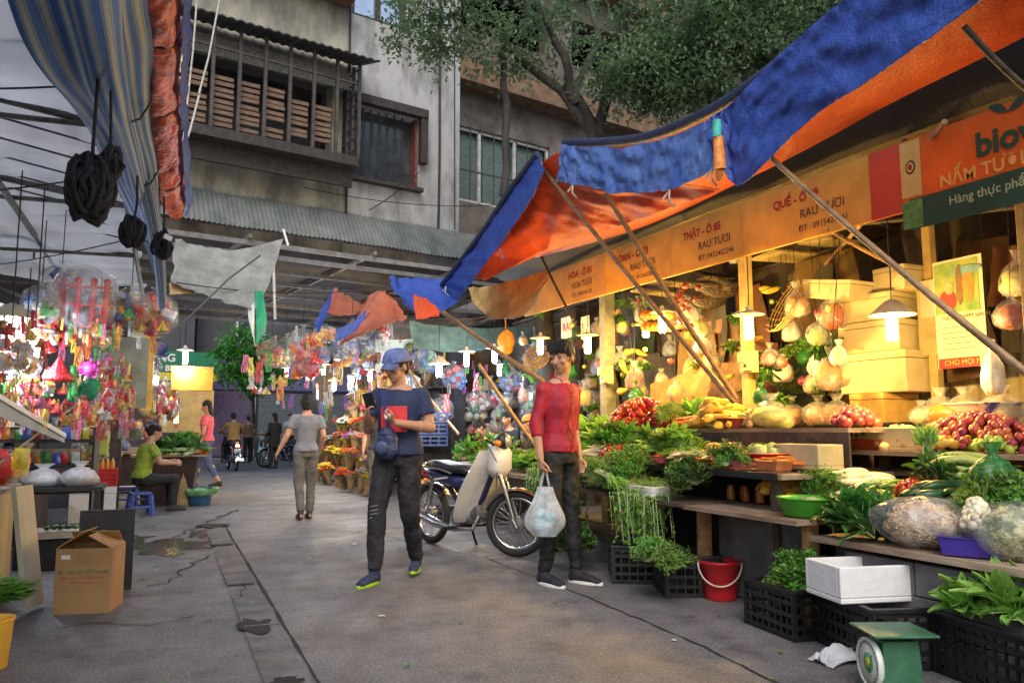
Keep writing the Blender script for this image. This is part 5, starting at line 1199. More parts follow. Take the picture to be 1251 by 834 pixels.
c = on_table(842, 4.12); heap('carrot', c+Vector((0, 0, .27)), .08, .10, .08, 24, 'carrots stacked upright in front of the dill', 1., .2, .3)
c = Vector((4.2, A(857, 535, X=4.2).y, 1.123)); heap('cucumber', c+Vector((0, 0, .02)), .07, .12, .03, 12, 'cucumbers in the red tray behind the front trays', .8, .15, .1)
c = on_table(835, 3.62); heap('longl', c+Vector((0, 0, .04)), .08, .2, .03, 6, 'pale green gourds stalks laid behind the red front trays', .8, .2, 1.4)
c = on_table(882, 4.15); heap('squash', c+Vector((0, 0, .27)), .18, .22, .20, 34, 'yellow squash piled below the crossed bamboo poles'); heap('gourd', c+Vector((.02, -.16, .27)), .12, .14, .08, 12, 'pale green gourds under the yellow squash', .8, .3, .8)
c = on_table(893, 4.1); PT['pumpkin'].put((4.1, c.y, 1.188), (0, 0, 0), .62, 'single orange squash sitting in the dark red bowl', 'squash')
c = on_table(896, 3.78); heap('onion', c+Vector((0, 0, .05)), .08, .11, .07, 20, 'red onions piled beside the white foam box')
c = on_table(882, 3.68); heap('zucchini', c+Vector((0, 0, .03)), .05, .1, .03, 9, 'dark zucchini lying behind the pink onion tray', .7, .2, 1.4)
c = Vector((3.75, A(936, 552, X=3.75).y, .88)); heap('cabbage', c+Vector((0, 0, .03)), .08, .1, .03, 5, 'yellow cabbages in the red plastic basin', .8)
c = on_table(940, 4.4); heap('melon', c+Vector((0, 0, .30)), .12, .18, .02, 3, 'pale green melons behind the red basin', .9)
# --- low counter and tier shelf
heap('tomato', (3.62, 5.9, .86), .12, .3, .08, 40, 'orange red tomatoes at the front of the upper table beside the herbs')
heap('broadl', (3.8, 5.35, .88), .12, .3, .12, 11, 'curly pale lettuce filling the middle of the upper table', .8)
heap('squash', (3.8, 4.75, .87), .10, .18, .08, 16, 'yellow squash between lettuce and onions on the upper table', .9)
heap('lime', (3.95, 5.1, .87), .07, .25, .05, 30, 'green limes in front of the raised step')
heap('herb', (3.5, 4.3, .85), .06, .16, .05, 5, 'small herbs at the edge of the upper table', .7)
heap('potato', (4.5, 3.75, .975), .16, .22, .12, 40, 'brown potatoes heaped at the far end of the tier shelf')
heap('squash', (4.42, 3.35, .975), .12, .14, .08, 16, 'yellow squash on the tier shelf next to the potatoes', .9)
heap('lime', (4.4, 3.05, .975), .10, .12, .07, 30, 'green limes on the tier shelf next to the squash')
heap('carrot', (3.72, 4.05, .86), .12, .16, .06, 20, 'carrots at the near end of the upper table', .9, .3, 1.4)
heap('onion', (4.4, 4.05, 1.13), .16, .14, .10, 34, 'red onions at the near end of the raised step')
heap('potato', (4.35, 4.9, 1.13), .2, .2, .12, 40, 'potatoes in the middle of the raised step')
heap('broadl', (4.5, 5.9, 1.13), .16, .4, .12, 12, 'pale mustard leaves at the back of the raised step', .8)
heap('radish', (3.62, 4.9, .86), .12, .25, .05, 16, 'white radishes laid along the front of the upper table', .7, .3, 1.5)
def onc(px, py, X, z=.53): q = A(px, py, X=X); return Vector((X, q.y, z))
heap('cabbage', onc(988, 605, 3.43, .64), .07, .09, .02, 5, 'pale lettuce heads in the bright green basin', .62)
heap('broadd', onc(1062, 632, 3.42), .13, .22, .10, 15, 'dark broad leafy greens spilling over the low counter edge', .8)
heap('herb', onc(1005, 575, 3.75, .66), .07, .08, .06, 5, 'curly green herbs between the squash and the green basin', .9)
heap('squash', onc(958, 580, 3.8, .66), .12, .2, .09, 22, 'orange yellow squash behind the bright green basin'); heap('radish', onc(1035, 568, 3.95, .70), .16, .3, .12, 34, 'yellowish radishes piled on the counter middle', .85, .35, 1.3)
heap('squash', onc(1030, 588, 3.72, .61), .10, .22, .07, 22, 'yellow squash in front of the radish pile'); heap('lime', onc(1070, 590, 3.78, .63), .12, .18, .09, 60, 'green limes heaped behind the leafy greens', 1.1)
heap('cucumber', onc(1085, 575, 3.98, .71), .14, .24, .08, 30, 'cucumbers piled beside the green limes', .7, .4, 1.2)
heap('tomato', onc(1113, 577, 3.85, .74), .06, .09, .06, 20, 'small red tomatoes above the clear sprout bag', .8)
heap('zucchini', onc(1158, 585, 3.75, .66), .16, .24, .12, 60, 'dark green zucchini heaped behind the blue tray', 1.1, .5, 1.0)
heap('broadd', onc(1150, 565, 3.95, .78), .1, .16, .06, 6, 'dark leaves between zucchini and shallots', .7)
heap('gourd', onc(1178, 558, 4.0, .86), .10, .12, .08, 15, 'pale green gourds lying above the dark zucchini', .75, .3, .6)
heap('shallot', Vector((4.52, A(1192, 530, X=4.52).y, .975)), .2, .46, .20, 200, 'red shallots heaped at the back right of the stall', 1.25)
heap('herb', onc(1220, 595, 3.65, .66), .12, .12, .12, 6, 'green herbs inside the near end of the counter', 1.)
PT['longl'].put(A(1135, 550, X=4.1), (0, R(-85), 0), .8, 'bunch of spring onions standing upright in a glass', 'greens')
# right shelf heap
heap('turnip', onc(1193, 622, 3.42, .64), .06, .06, .13, 46, 'small white turnips heaped in the blue purple tray', .9)
# greens in crates
heap('herb', A(806, 690, X=2.98)+Vector((0, 0, 0)), .10, .16, .04, 8, 'bright cut greens on the black crate left of the red bucket', .8)
heap('herb', Vector((3.22, 3.40, .20)), .06, .08, .10, 6, 'bright greens standing in the black crate right of the bucket', 1.)
heap('broadl', Vector((3.36, 2.32, .27)), .14, .2, .05, 11, 'wilting broad leaves draped over the crate behind the scale', 1.0)
# hanging herbs on the lower shelf
for py, X, k, n, sc, l in ((590, 3.2, 'sprig', 9, 1.0, 'leafy herbs drooping over the lower shelf beside the red shirted man'), (0, 0, 0, 0, 0, 0)):
    if n: heap(k, Vector((3.25, 6.35, .68)), .1, .35, .10, n, l, sc)
heap('sprigd', Vector((3.2, 6.3, .58)), .08, .4, .05, 6, 'dark hanging herbs below the shelf beside the red shirted man', 1.)
heap('fine', Vector((3.3, 5.75, .64)), .14, .3, .12, 9, 'yellow green feathery herbs on the lower shelf middle', 1.)
heap('herb', Vector((3.3, 5.3, .64)), .14, .22, .14, 9, 'small leaved herbs heaped beside the thin foam tray', 1.2)
heap('fine', Vector((3.22, 4.85, .50)), .10, .16, .12, 8, 'feathery fern like herbs hanging above the left crate', .95)
heap('sprig', Vector((3.18, 4.85, .60)), .05, .12, .04, 3, 'trailing herbs hanging above the left crate', 1.)
heap('herbd', Vector((3.35, 4.55, .66)), .12, .12, .10, 5, 'dark small leaved herbs at the near end of the lower shelf', 1.)
heap('herbd', Vector((2.95, 5.55, .12)), .16, .18, .10, 7, 'dark greens in the dull metal basin on the ground', 1.)
PT['longl'].put(A(743, 585, X=3.05), (0, .4, R(-70)), .8, 'yellowed bundle of stalks lying over the hanging herbs', 'greens')
# far table of greens
for y, k, l in ((7.5, 'long', 'bundled greens on the near end of the far vegetable table'), (8.2, 'longl', 'pale bundled greens in the middle of the far table'), (9.0, 'long', 'bundled greens before the kneeling seller'), (9.9, 'broad', 'leafy greens at the far end of the far table')):
    heap(k, Vector((3.95, y, .66)), .42, .36, .14, 16, l, 1.2, .5, R(170))
heap('broadl', Vector((4.35, 7.7, .72)), .25, .4, .3, 14, 'big pale cabbages leaves heaped left of the red shirted man', 1.3)
heap('cabbage', Vector((4.5, 7.1, .78)), .25, .3, .18, 12, 'round cabbages heaped behind the red shirted man', 1.1)
heap('broad', Vector((3.7, 7.0, .66)), .2, .3, .12, 10, 'green leaves at the table corner beside the motorbike', 1.1)
# brown jars between counter and table
for i in range(8):
    y = A(895+i*9, 590, X=3.7).y
    o = MB().lathe([(0, 0), (.026, 0), (.028, .01), (.028, .065), (.02, .08), (.022, .085), (.022, .10), (0, .10)], 14).build('jar', M('orange_brown_jar', (.45, .14, .04), .25, .3, 7, 0, rnd_v=.3), origin=(0, 0, 0)); o.location = (3.68+.05*(i % 2), y, .612); tag(o, 'small orange brown jar in the row under the upper table end', 'jar', 'orange brown jars under the upper table end')

# ============================================================ BAGS, PACKETS, LANTERNS
FILM = M('clear_film', (.5, .5, .53), .2, .2, 9, .35, alpha=.26, bscale=22, spec=.7); FILMG = M('green_film', (.03, .2, .06), .25, .2, 9, .4, trans=.3, alpha=.75)
FILMW = M('milky_film', (.8, .82, .88), .3, .12, 9, .35, alpha=.72, trans=.3, bscale=25)
CONT = M('mixed_contents', (1, 1, 1), .6, .3, 16, .3, tint=True)
SPK = M('shiny_packet', (.9, .9, .9), .25, .25, 14, .25, tint=True, spec=.8)
def mix_contents(name, stops, sc):
    m = M(name, (.5, .5, .5), .55, 0, sc, .5)
    rp = [q for q in m.node_tree.nodes if q.type == 'VALTORGB'][0].color_ramp
    while len(rp.elements) < len(stops): rp.elements.new(.5)
    for i, (p_, c_) in enumerate(stops): rp.elements[i].position = p_; rp.elements[i].color = (*c_, 1)
    return m
SPR = mix_contents('sprout_mix', [(.3, (.22, .14, .07)), (.42, (.55, .36, .16)), (.5, (.8, .72, .58)), (.6, (.75, .45, .2)), (.7, (.8, .78, .74))], 22)
SPG = mix_contents('green_sprout_mix', [(.3, (.06, .1, .02)), (.45, (.25, .32, .08)), (.55, (.6, .58, .3)), (.7, (.72, .7, .5))], 26)
def bagf(seed, knot_=True, film=None, name='filled_bag', cont=None, spread=1.):
    def f():
        rr_ = random.Random(seed); t = thing(name, '', 'bag'); mb = MB()
        mb.ell((0, 0, .095), (.085*spread, .085*spread, .09), None, 20, 14, 0, .28, 3.5); 
        if cont:
            for i in range(700):
                d_ = Vector((rr_.gauss(0, 1), rr_.gauss(0, 1), rr_.gauss(0, 1))).normalized(); p_ = Vector((d_.x*.086*spread, d_.y*.086*spread, .095+d_.z*.09)); a_ = Vector((rr_.gauss(0, 1), rr_.gauss(0, 1), rr_.gauss(0, 1))).normalized()*.011; mb.tube([p_-a_, p_+d_*.005, p_+a_], .0017, 4, caps=False)
        mb.build('contents', cont or CONT, t)
        mb = MB(); pr = [(0, 0), (.07, .004), (.1, .04), (.108, .1), (.09, .17), (.05, .215), (.018, .235), (.03, .27), (.045, .30)] if knot_ else [(0, 0), (.07, .004), (.1, .04), (.11, .1), (.1, .16), (.06, .2), (.0, .215)]
        mb.lathe([(a*spread, b) for a, b in pr], 26, wob=.35); mb.build('film', film or FILM, t); return t
    return f
BG = dict(a=Proto(bagf(1)), b=Proto(bagf(2)), g=Proto(bagf(3, True, FILMG)), s=Proto(bagf(4, False, cont=SPR, spread=1.25)), t=Proto(bagf(5, False, cont=SPG, spread=1.2)), w=Proto(bagf(6, True, FILMW)))
BG['s'].put(onc(1130, 650, 3.45, .53), (0, 0, .4), (1.45, 1.7, 1.15), 'big clear plastic bag of bean sprouts on the low counter', 'bag')
BG['t'].put(onc(1245, 672, 3.5, .53), (0, 0, 1.4), (1.35, 1.5, 1.2), 'clear bag of green beans at the right picture edge', 'bag')
BG['g'].put(A(1215, 600, X=3.7)-Vector((0, 0, .06)), (0, 0, .4), 1.0, 'green tinted plastic bag behind the blue purple tray', 'bag', color=(.1, .3, .1))
BG['a'].put(Vector((4.3, A(940, 515, X=4.3).y, 1.118)), (0, 0, 1), (1.6, 1.6, .9), 'clear bag of yellow green vegetables beyond the foam box', 'bag', color=(.65, .62, .15))
BG['g'].put(Vector((4.35, A(930, 500, X=4.35).y, 1.30)), (0, 0, 1), .6, 'small green knotted bag standing on the yellow green bag', 'bag', color=(.1, .4, .1))
BG['a'].put(Vector((5.0, A(1125, 507, X=5.0).y, 1.136)), (0, 0, 1), (.8, .8, .6), 'small clear bag beside the orange parcel on the rear shelf', 'bag', color=(.5, .55, .4))
tag(MB().ell(Vector((4.95, A(1155, 497, X=4.95).y, 1.205)), (.09, .13, .075), None, 20, 12, 0, .1, 2).build('orange_parcel', M('orange_bag_film', (.72, .16, .04), .3, .2, 6, .3)), 'round orange parcel standing before the large blue and white bowl', 'parcel')
# things on the rear shelf
rr_ = random.Random(11)
for i, (px, col, l) in enumerate(((1000, (.5, .22, .08), 'brown wrapped'), (1022, (.35, .16, .06), 'dark brown wrapped'), (965, (.55, .3, .1), 'tan wrapped'), (945, (.6, .45, .2), 'cream wrapped'), (1150, (.6, .2, .06), 'rust coloured'), (1180, (.5, .4, .15), 'olive coloured'), (1225, (.4, .3, .1), 'mud coloured'))):
    BG['b'].put(Vector((5.1, A(px, 500, X=5.1).y, 1.135)), (0, 0, i), (1.3, 1.3, .9), l+' bag of dry goods on the rear shelf', 'bag', color=col)
for i, (px, py, r, l) in enumerate(((955, 372, .26, 'large round bamboo basket hanging below the amber sign with a red mark'), (880, 350, .20, 'dark wire basket hanging below the second sign'), (866, 366, .17, 'shallow wire tray hanging left of the dark wire basket'), (655, 435, .2, 'upturned wicker basket hung behind the red shirted man'))):
    c = A(px, py, X=4.9 if i != 3 else 4.7); t = thing('hanging_basket', l, 'basket', c)
    m_ = M('wicker_brown', (.30, .18, .07), .7, .5, 30, .5) if i in (0, 3) else M('rusty_wire', (.09, .06, .04), .6, .5)
    mb = MB()
    for k in range(9): a_ = R(10+k*9.5); mb.tube([(r*math.cos(j*.3927)*math.cos(a_)*1., r*math.sin(j*.3927)*math.cos(a_), -r*.55*math.sin(a_)) for j in range(16)], .006, 4, closed=True)
    for k in range(18): a_ = k*.349; mb.tube([(r*math.cos(a_)*math.cos(R(q)), r*math.sin(a_)*math.cos(R(q)), -r*.55*math.sin(R(q))) for q in range(0, 91, 18)], .004, 4)
    mb.build('basket_weave', m_, t); MB().tube([(-r, 0, 0), (0, 0, r*.9), (r, 0, 0)], .005, 5).build('hanger', WIRE, t)
    t.rotation_euler = (R(20*i-20), R(-60), 0) if i in (0, 3) else (0, 0, 0)
# hanging bags under the right roof
bags = [(640, 400), (700, 440), (760, 430), (775, 455), (830, 380), (845, 372), (858, 390), (835, 365), (860, 410), (760, 385), (785, 372), (900, 300), (985, 425), (1000, 400), (1005, 440), (1012, 455), (995, 458), (968, 395), (975, 365), (1018, 380), (1025, 425), (870, 430), (845, 440), (780, 480), (810, 450), (825, 470), (620, 440), (690, 455), (940, 425), (955, 445), (640, 470), (715, 475), (730, 385), (1235, 380), (1240, 340), (1215, 460)]
cols = [('amber', (.7, .38, .08)), ('rust red', (.6, .12, .05)), ('olive green', (.25, .35, .06)), ('cream', (.7, .6, .35)), ('orange', (.75, .28, .05)), ('dark green', (.06, .22, .06)), ('pale yellow', (.75, .65, .2)), ('wine red', (.42, .05, .06))]
for i, (px, py) in enumerate(bags):
    cn_, cc = cols[(i*5+i//8) % 8]; X = 4.8+.5*((i*7) % 5)/5; k = 'abw'[i % 3] if cn_ != 'dark green' else 'g'
    c = A(px, py+22, X=X); kz = .7+.16*(i % 4); bo_ = BG[k].put(c, (U(-.15, .15), U(-.15, .15), i), (.7+.12*(i % 4), .6+.1*(i % 5), kz), cn_+' filled plastic bag hung on a cord among the goods of the right stall', 'bag', cn_+' bags hung in the right stall', cc)
    MB().cyl((0, 0, .24), (0, 0, (2.86-c.z)/kz), .003, n=4).build('cord', WIRE, bo_)
for i in range(26):      # red onion strings by the crossed poles
    PT['onion'].put(A(838+U(-14, 16), 372+U(-26, 26), X=4.75), (U(0, 3), U(0, 3), 0), U(.7, .95), 'small red onion in the net hanging beside the crossed poles', 'onion', 'onions in the hanging net')
for i in range(12):
    c = A(788+i % 6*6, 385+i//6*14, X=4.7); tag(MB().ell(c, (.05, .06, .05), None, 12, 8, 0, .2, 3).build('orange_bag', M('orange_film', (.8, .34, .04), .4, .2, 7, .3, trans=.5)), 'crumpled orange plastic bag glowing over the lamp behind the crossed poles', 'bag', 'glowing orange bags over the lamp')
c = A(618, 418, X=4.4); tag(MB().ell(c, (.11, .16, .17), (0, 0, 0), 20, 14, 0, .25, 2.4).tube([c+Vector((0, 0, .15)), c+Vector((0, .02, .4))], .008, 5).build('orange_bag', MATS['orange_film']), 'large orange sack hung on a hook above the seated women', 'bag')

# ---- muddle at the back of the right stall: leaning sheets, hung bunches, cartons
rb = random.Random(21)
BKC = [('brown', (.20, .10, .04)), ('ochre', (.42, .26, .07)), ('dull green', (.08, .13, .04)), ('grey brown', (.16, .13, .10)), ('rust', (.34, .12, .04)), ('tan', (.45, .30, .13))]
BKM = M('stall_back_sheet', (1, 1, 1), .75, .35, 5, .4, tint=True)
for i in range(34):
    y = 3.3+i*.235+rb.uniform(-.1, .1); x = 5.75+rb.uniform(-.12, .12); n_, c_ = BKC[rb.randrange(6)]; w__, h__ = rb.uniform(.25, .8), rb.uniform(.35, 1.0); z = rb.uniform(1.15, 2.5-h__*.5)
    mb = MB(); sd_ = rb.uniform(0, 9); mb.grid(lambda u, v: Vector((.05*noise.noise(Vector((u*3+sd_, v*3, sd_))), (u-.5)*w__*(1-.15*v), v*h__)), 8, 8, thick=.008)
    o = mb.build('hung_sheet', BKM, origin=(0, 0, 0)); o.location = (x, y, z); o.rotation_euler = (rb.uniform(-.15, .15), rb.uniform(-.1, .1), rb.uniform(-.2, .2)); o.color = (c_[0]*.5, c_[1]*.5, c_[2]*.5, 1)
    tag(o, n_+' sheet or flattened carton hung at the back of the right stall', 'sheet', n_+' sheets at the back of the right stall')
for i in range(46):
    px, py = rb.uniform(640, 1035), rb.uniform(350, 490); k = ('fine', 'broadl', 'herbd', 'broadd', 'herb')[i % 5]; X = rb.uniform(4.9, 5.5)
    PT[k].put(A(px, py, X=X), (R(180)+rb.uniform(-.4, .4), rb.uniform(-.4, .4), i), rb.uniform(.7, 1.1), '%s bunch of %s hung upside down at the back of the right stall' % (('feathery', 'pale', 'dark small leaved', 'dark broad', 'small leaved')[i % 5], CAT[k]), CAT[k], '%s bunches hung at the back, %s' % (k if 0 else CAT[k], 'a b c d e'.split()[i % 5] if 0 else ('feathery', 'pale', 'dark small leaved', 'dark broad', 'small leaved')[i % 5]))
for i in range(40):
    px, py = rb.uniform(650, 1030), rb.uniform(345, 480); X = rb.uniform(4.8, 5.4); k = ('onion', 'potato', 'lime', 'squash')[i % 4]
    PT[k].put(A(px, py, X=X), (rb.uniform(0, 3), rb.uniform(0, 3), 0), rb.uniform(1, 1.6), 'loose %s strung up at the back of the right stall' % CAT[k], CAT[k], 'strung %ss at the back of the right stall' % CAT[k])
# ============================================================ LEFT STALLS
OR = M('ornament_foil', (1, 1, 1), .3, .35, 22, .5, tint=True, spec=.8, coat=.3); CLO = M('tinted_cloth', (1, 1, 1), .7, .25, 12, .3, tint=True)
WPAN = M('yellow_plywood', (.44, .32, .13), .65, .25, 4, .15, stretch=(1, 1, .3)); 
c = A(20, 700, Y=5.9)
t = thing('wooden_counter', 'yellowish plywood counter box at the left edge carrying bottles', 'counter', (-1.35, 5.95, 0))
MB().box((-1.36, 6.0, .40), (.86, .55, .62)).build('plywood_body', WPAN, t, world=True, bev=.004); MB().box((-1.36, 6.0, .725), (.92, .6, .025)).build('counter_top', PLANK, t, world=True); MB().box((-1.36, 6.02, .045), (.82, .5, .085)).build('base', DKI, t, world=True)
mb = MB().box((-1.36, 5.722, .42), (.86, .006, .012)); mb.build('board_seam', BAMD, t, world=True)
t = MB(); t.box((0, 0, .37), (.03, .19, .74), (0, R(-9), 0)); o = t.build('leaning_board', M('pale_plywood', (.5, .45, .34), .7, .2, 3, .1, stretch=(1, 1, .4)), origin=(0, 0, 0)); o.location = (-.76, 5.70, .02); o.rotation_euler = (0, 0, R(-20)); tag(o, 'tall pale board leaning on the plywood counter beside the carton', 'board')
t = MB(); t.box((0, 0, .36), (.34, .03, .7)); o = t.build('dark_board', M('charcoal_board', (.03, .03, .035), .6, .3), origin=(0, 0, 0)); o.location = A(136, 724, Z=0)+Vector((-.05, .05, 0)); tag(o, 'charcoal panel standing on the ground just behind the carton', 'board'); o.scale = (1, 1, .78)
# carton
KR = M('carton_brown', (.42, .235, .10), .75, .12, 4, .06); KRI = M('carton_inside', (.30, .17, .08), .8, .1)
cx = thing('cardboard_box', 'brown cardboard box with open flaps and green and red lettering', 'cardboard box', (-.40, 5.62, 0), R(-13))
W_, D_, H_ = .31, .28, .385
mb = MB(); w_ = .006
mb.box((0, -D_/2, H_/2), (W_, w_, H_)); mb.box((0, D_/2, H_/2), (W_, w_, H_)); mb.box((-W_/2, 0, H_/2), (w_, D_-w_-.001, H_)); mb.box((W_/2, 0, H_/2), (w_, D_-w_-.001, H_)); mb.box((0, 0, .004), (W_-.01, D_-.01, .006)); mb.build('box_body', KR, cx)
def flap(p, d, l, w__, n): 
    p, d = Vector(p), Vector(d).normalized(); s_ = Vector((0, 1, 0)) if abs(d.x) > .3 else Vector((1, 0, 0)); N_ = d.cross(s_).normalized()*.005
    a = [p-s_*w__/2, p+s_*w__/2, p+s_*w__/2+d*l, p-s_*w__/2+d*l]; MB().add(a+[q+N_ for q in a], [(3, 2, 1, 0), (4, 5, 6, 7), (0, 1, 5, 4), (1, 2, 6, 5), (2, 3, 7, 6), (3, 0, 4, 7)], 0, False).build(n, KR, cx)
flap((-W_/2, 0, H_), (.62, 0, .42), .17, D_, 'flap'); flap((W_/2, 0, H_), (-.75, .1, .40), .16, D_, 'flap'); flap((0, D_/2, H_), (0, -.5, .42), .12, W_*.9, 'flap')
T1 = M('carton_green_ink', (.10, .20, .09), .7); T2 = M('carton_red_ink', (.5, .1, .06), .7)
tx = lambda s_, sz, z_, m_: text_mb(s_, sz, (0, -D_/2-.003, z_), (1, 0, 0), (0, 0, 1), .002, .0003, 'CENTER').build('lettering', m_, cx)
tx('MỸ NGHỆ VIỆT NAM', .030, .235, T1); tx('HÀNG THỦ CÔNG XUẤT KHẨU', .017, .205, T2); tx('hàng dễ vỡ xin nhẹ tay', .014, .18, T2)
MB().box((-.10, -D_/2-.004, .335), (.05, .001, .025)).build('label', M('label_white', (.75, .75, .72), .5, .05), cx)
MB().box((.0, -D_/2-.004, H_-.04), (.05, .001, .08)).build('tape', M('brown_tape', (.35, .2, .1), .3, .1), cx)
# bottles with yellow labels and snacks
BT = M('dark_bottle_glass', (.05, .03, .015), .12, .3, 5, 0, spec=.7); LB = M('yellow_label', (.78, .62, .05), .5, .15, 9); CAPM = M('black_cap', (.02, .02, .02), .4)
def bottlef(lab=LB, body=BT, k=1.):
    def f():
        t = thing('bottle', '', 'bottle'); MB().lathe([(0, 0), (.034, 0), (.037, .006), (.037, .13*k), (.03, .16*k), (.014, .19*k), (.013, .225*k), (0, .226*k)], 18).build('bottle_body', body, t)
        MB().lathe([(.0375, .03), (.0382, .032), (.0382, .115*k), (.0375, .117*k)], 18).build('paper_label', lab, t); MB().lathe([(.0145, .215*k), (.0155, .217*k), (.0155, .245*k), (0, .246*k)], 14).build('screw_cap', CAPM, t); return t
    return f
B1 = Proto(bottlef()); B2 = Proto(bottlef(M('orange_label', (.75, .28, .04), .5, .2, 9), M('amber_oil', (.6, .32, .04), .15, .2, 4, 0, spec=.7)))
for i in range(7):
    for j in range(2):
        (B1 if (i+j) % 2 else B2).put((-1.72+i*.105+.03*j, 5.80+.13*j, .74), (0, 0, i), 1., ('dark bottle with yellow label' if (i+j) % 2 else 'amber bottle with orange label')+' in the double row on the plywood counter', 'bottle', 'bottles on the plywood counter, '+('dark' if (i+j) % 2 else 'amber'))
def packetf(seed):
    def f():
        mb = MB(); rr_ = random.Random(seed)
        mb.grid(lambda u, v: ((v-.5)*.09, .018*math.sin(math.pi*u)*math.sin(math.pi*v)+.002*rr_.uniform(-1, 1), u*.13), 8, 6); mb.grid(lambda u, v: ((.5-v)*.09, -.018*math.sin(math.pi*u)*math.sin(math.pi*v), u*.13), 8, 6); return one(mb, 'snack_packet', SPK)
    return f
PK1 = Proto(packetf(1))
CL = [('red', (.7, .03, .04)), ('yellow', (.8, .6, .06)), ('white', (.75, .75, .75)), ('pink', (.8, .2, .4)), ('green', (.08, .45, .1)), ('blue', (.08, .15, .6)), ('orange', (.85, .3, .03)), ('purple', (.3, .06, .5)), ('gold', (.7, .45, .1)), ('silver', (.6, .62, .68))]
for i in range(34):
    n_, c_ = CL[(0, 1, 2, 0, 6, 8)[i % 6]]
    PK1.put((-1.7+U(0, .82), 6.08+U(0, .2), .74+.05*(i//12)), (U(-.5, .3), U(-.2, .2), U(-.5, .5)), U(.9, 1.2), n_+' snack packet heaped behind the bottles on the plywood counter', 'packet', n_+' packets behind the bottles', c_)
# plants and odd things at the bottom left
for k in range(5): PT['long'].put((-.98+.07*(k % 3), 5.05+.08*k, .1+.02*k), (0, R(-35+8*k), R(-60+30*k)), 1.1, 'dark long leafed greens lying on the ground at the left edge', 'greens', 'long greens at the left edge')
basin('yellow plastic pail partly cut off at the bottom left corner', (-.72, 4.42, 0), .10, .22, M('yellow_plastic', (.75, .42, .05), .4, .1), name='pail', cat='pail')
for k in range(6): PT['tomato'].put((-1.02+.05*(k % 3), 5.42+.05*(k//3), .26), (0, 0, k), 1, 'red fruit on the low stand below the plywood counter', 'fruit', 'red fruits below the plywood counter')
MB_ = MB().box((-1.0, 5.45, .12), (.25, .3, .22)); tag(MB_.build('low_stand', BAMD, bev=.004), 'low dark stand holding red fruit at the left edge', 'stand')
# small black table with plastic bags, tray below
t = thing('side_table', 'small black table holding two bags behind the leaning board', 'table', (-.8, 7.6, 0))
MB().box((-.78, 7.6, .62), (.62, .6, .03)).build('table_top', BLKP, t, world=True)
for x in (-1.05, -.51):
    for y in (7.34, 7.86): MB().box((x, y, .3), (.04, .04, .6)).build('leg', BLKP, t, world=True)
BG['w'].put((-.93, 7.55, .637), (0, 0, 0), (1.5, 1.3, .62), 'milky bag with tan goods, left one on the small black table', 'bag', color=(.75, .5, .25)); BG['w'].put((-.66, 7.5, .637), (0, 0, 2), (1.35, 1.3, .68), 'milky bag with tan goods, right one on the small black table', 'bag', color=(.75, .48, .25))
tray('white tray of dark bottles under the small black table', (-.72, 7.3, .25), 0, (.42, .3, .06), PLW)
for k in range(8): PT['zucchini'].put((-.86+.05*(k % 5), 7.25+.09*(k//5), .33), (R(80), 0, U(-.3, .3)), .75, 'dark aubergine standing in the white tray under the black table', 'aubergine', 'aubergines in the white tray')
MB_ = MB().box((-.72, 7.35, .12), (.4, .3, .235)); tag(MB_.build('stool_box', BLKP, bev=.006), 'black box carrying the white tray of dark vegetables', 'box')
# shelf of tins, red crate, foam cooler
foam_box('foam_cooler', 'white foam cooler standing beside the blue stool', 'cooler', (-.80, 10.9, 0), R(4), (.5, .42, .42), FOAM, True)
crate('red plastic crate on top of the white foam cooler', (-.80, 10.9, .425), R(4), (.5, .42, .2), PR)
for k in range(8): B2.put((-.98+k*.055, 10.74, .63), (0, 0, 0), .62, 'small jar in the row standing above the red crate', 'jar', 'jars above the red crate')
t = thing('display_shelf', 'dark wooden display shelf of small framed goods behind the black table', 'shelf', (-1.1, 8.9, 0))
for z in (.5, .78, 1.0): MB().box((-1.1, 8.9, z), (.9, .4, .02)).build('board', WDK, t, world=True)
for x in (-1.54, -.66): MB().box((x, 8.9, .53), (.02, .4, 1.06)).build('side_panel', WDK, t, world=True)
for k in range(4):
    q = thing('goods_box', ('first', 'second', 'third', 'fourth')[k]+' tan goods box from the left on the top of the display shelf', 'box', (-1.4+k*.2, 8.76, 1.012))
    MB().box((0, 0, .055), (.17, .1, .11)).build('box_body', M('dark_box', (.05, .035, .03), .5), q); MB().box((0, -.052, .055), (.14, .004, .085)).build('window_panel', M('tan_panel', (.50, .36, .18), .5, .3, 9), q)
for k in range(10): PK1.put((-1.45+k*.075, 8.74, .79), (0, 0, 0), 1., 'pale packet in the row inside the display shelf', 'packet', 'pale packets inside the display shelf', (.6, .5, .3))
tag(MB().box((-.63, 8.9, .95), (.17, .1, .2)).build('green_tin', M('lime_tin', (.4, .5, .05), .35, .1), bev=.01), 'lime green tin standing at the right end of the display shelf', 'tin')
for i in range(90):
    n_, c_ = CL[(8, 4, 1, 2, 6, 9, 0, 8, 5, 2)[(i*7+i//3) % 10]]; r_ = i//18
    PK1.put((-1.95+(i % 18)*.075+U(-.01, .01), 8.45-.25*r_*.5+U(-.03, .03), (1.02, .62, .62, .8, 1.02)[r_] if r_ else 1.14), (U(-.3, .2), U(-.1, .1), U(-.4, .4)), U(.6, .9), n_+' packet in the crowded rows in front of the display shelf', 'packet', n_+' packets in the crowded rows', c_)
t = thing('packet_rack', 'low stepped rack packed with small packets in front of the display shelf', 'rack', (-1.3, 8.2, 0))
for q_, (y_, z_) in enumerate(((8.45, 1.13), (8.32, .61), (8.2, .60), (8.07, .79), (7.95, 1.01))): MB().box((-1.3, y_, z_-.012), (1.4, .11, .016)).build('step', WDK, t, world=True)
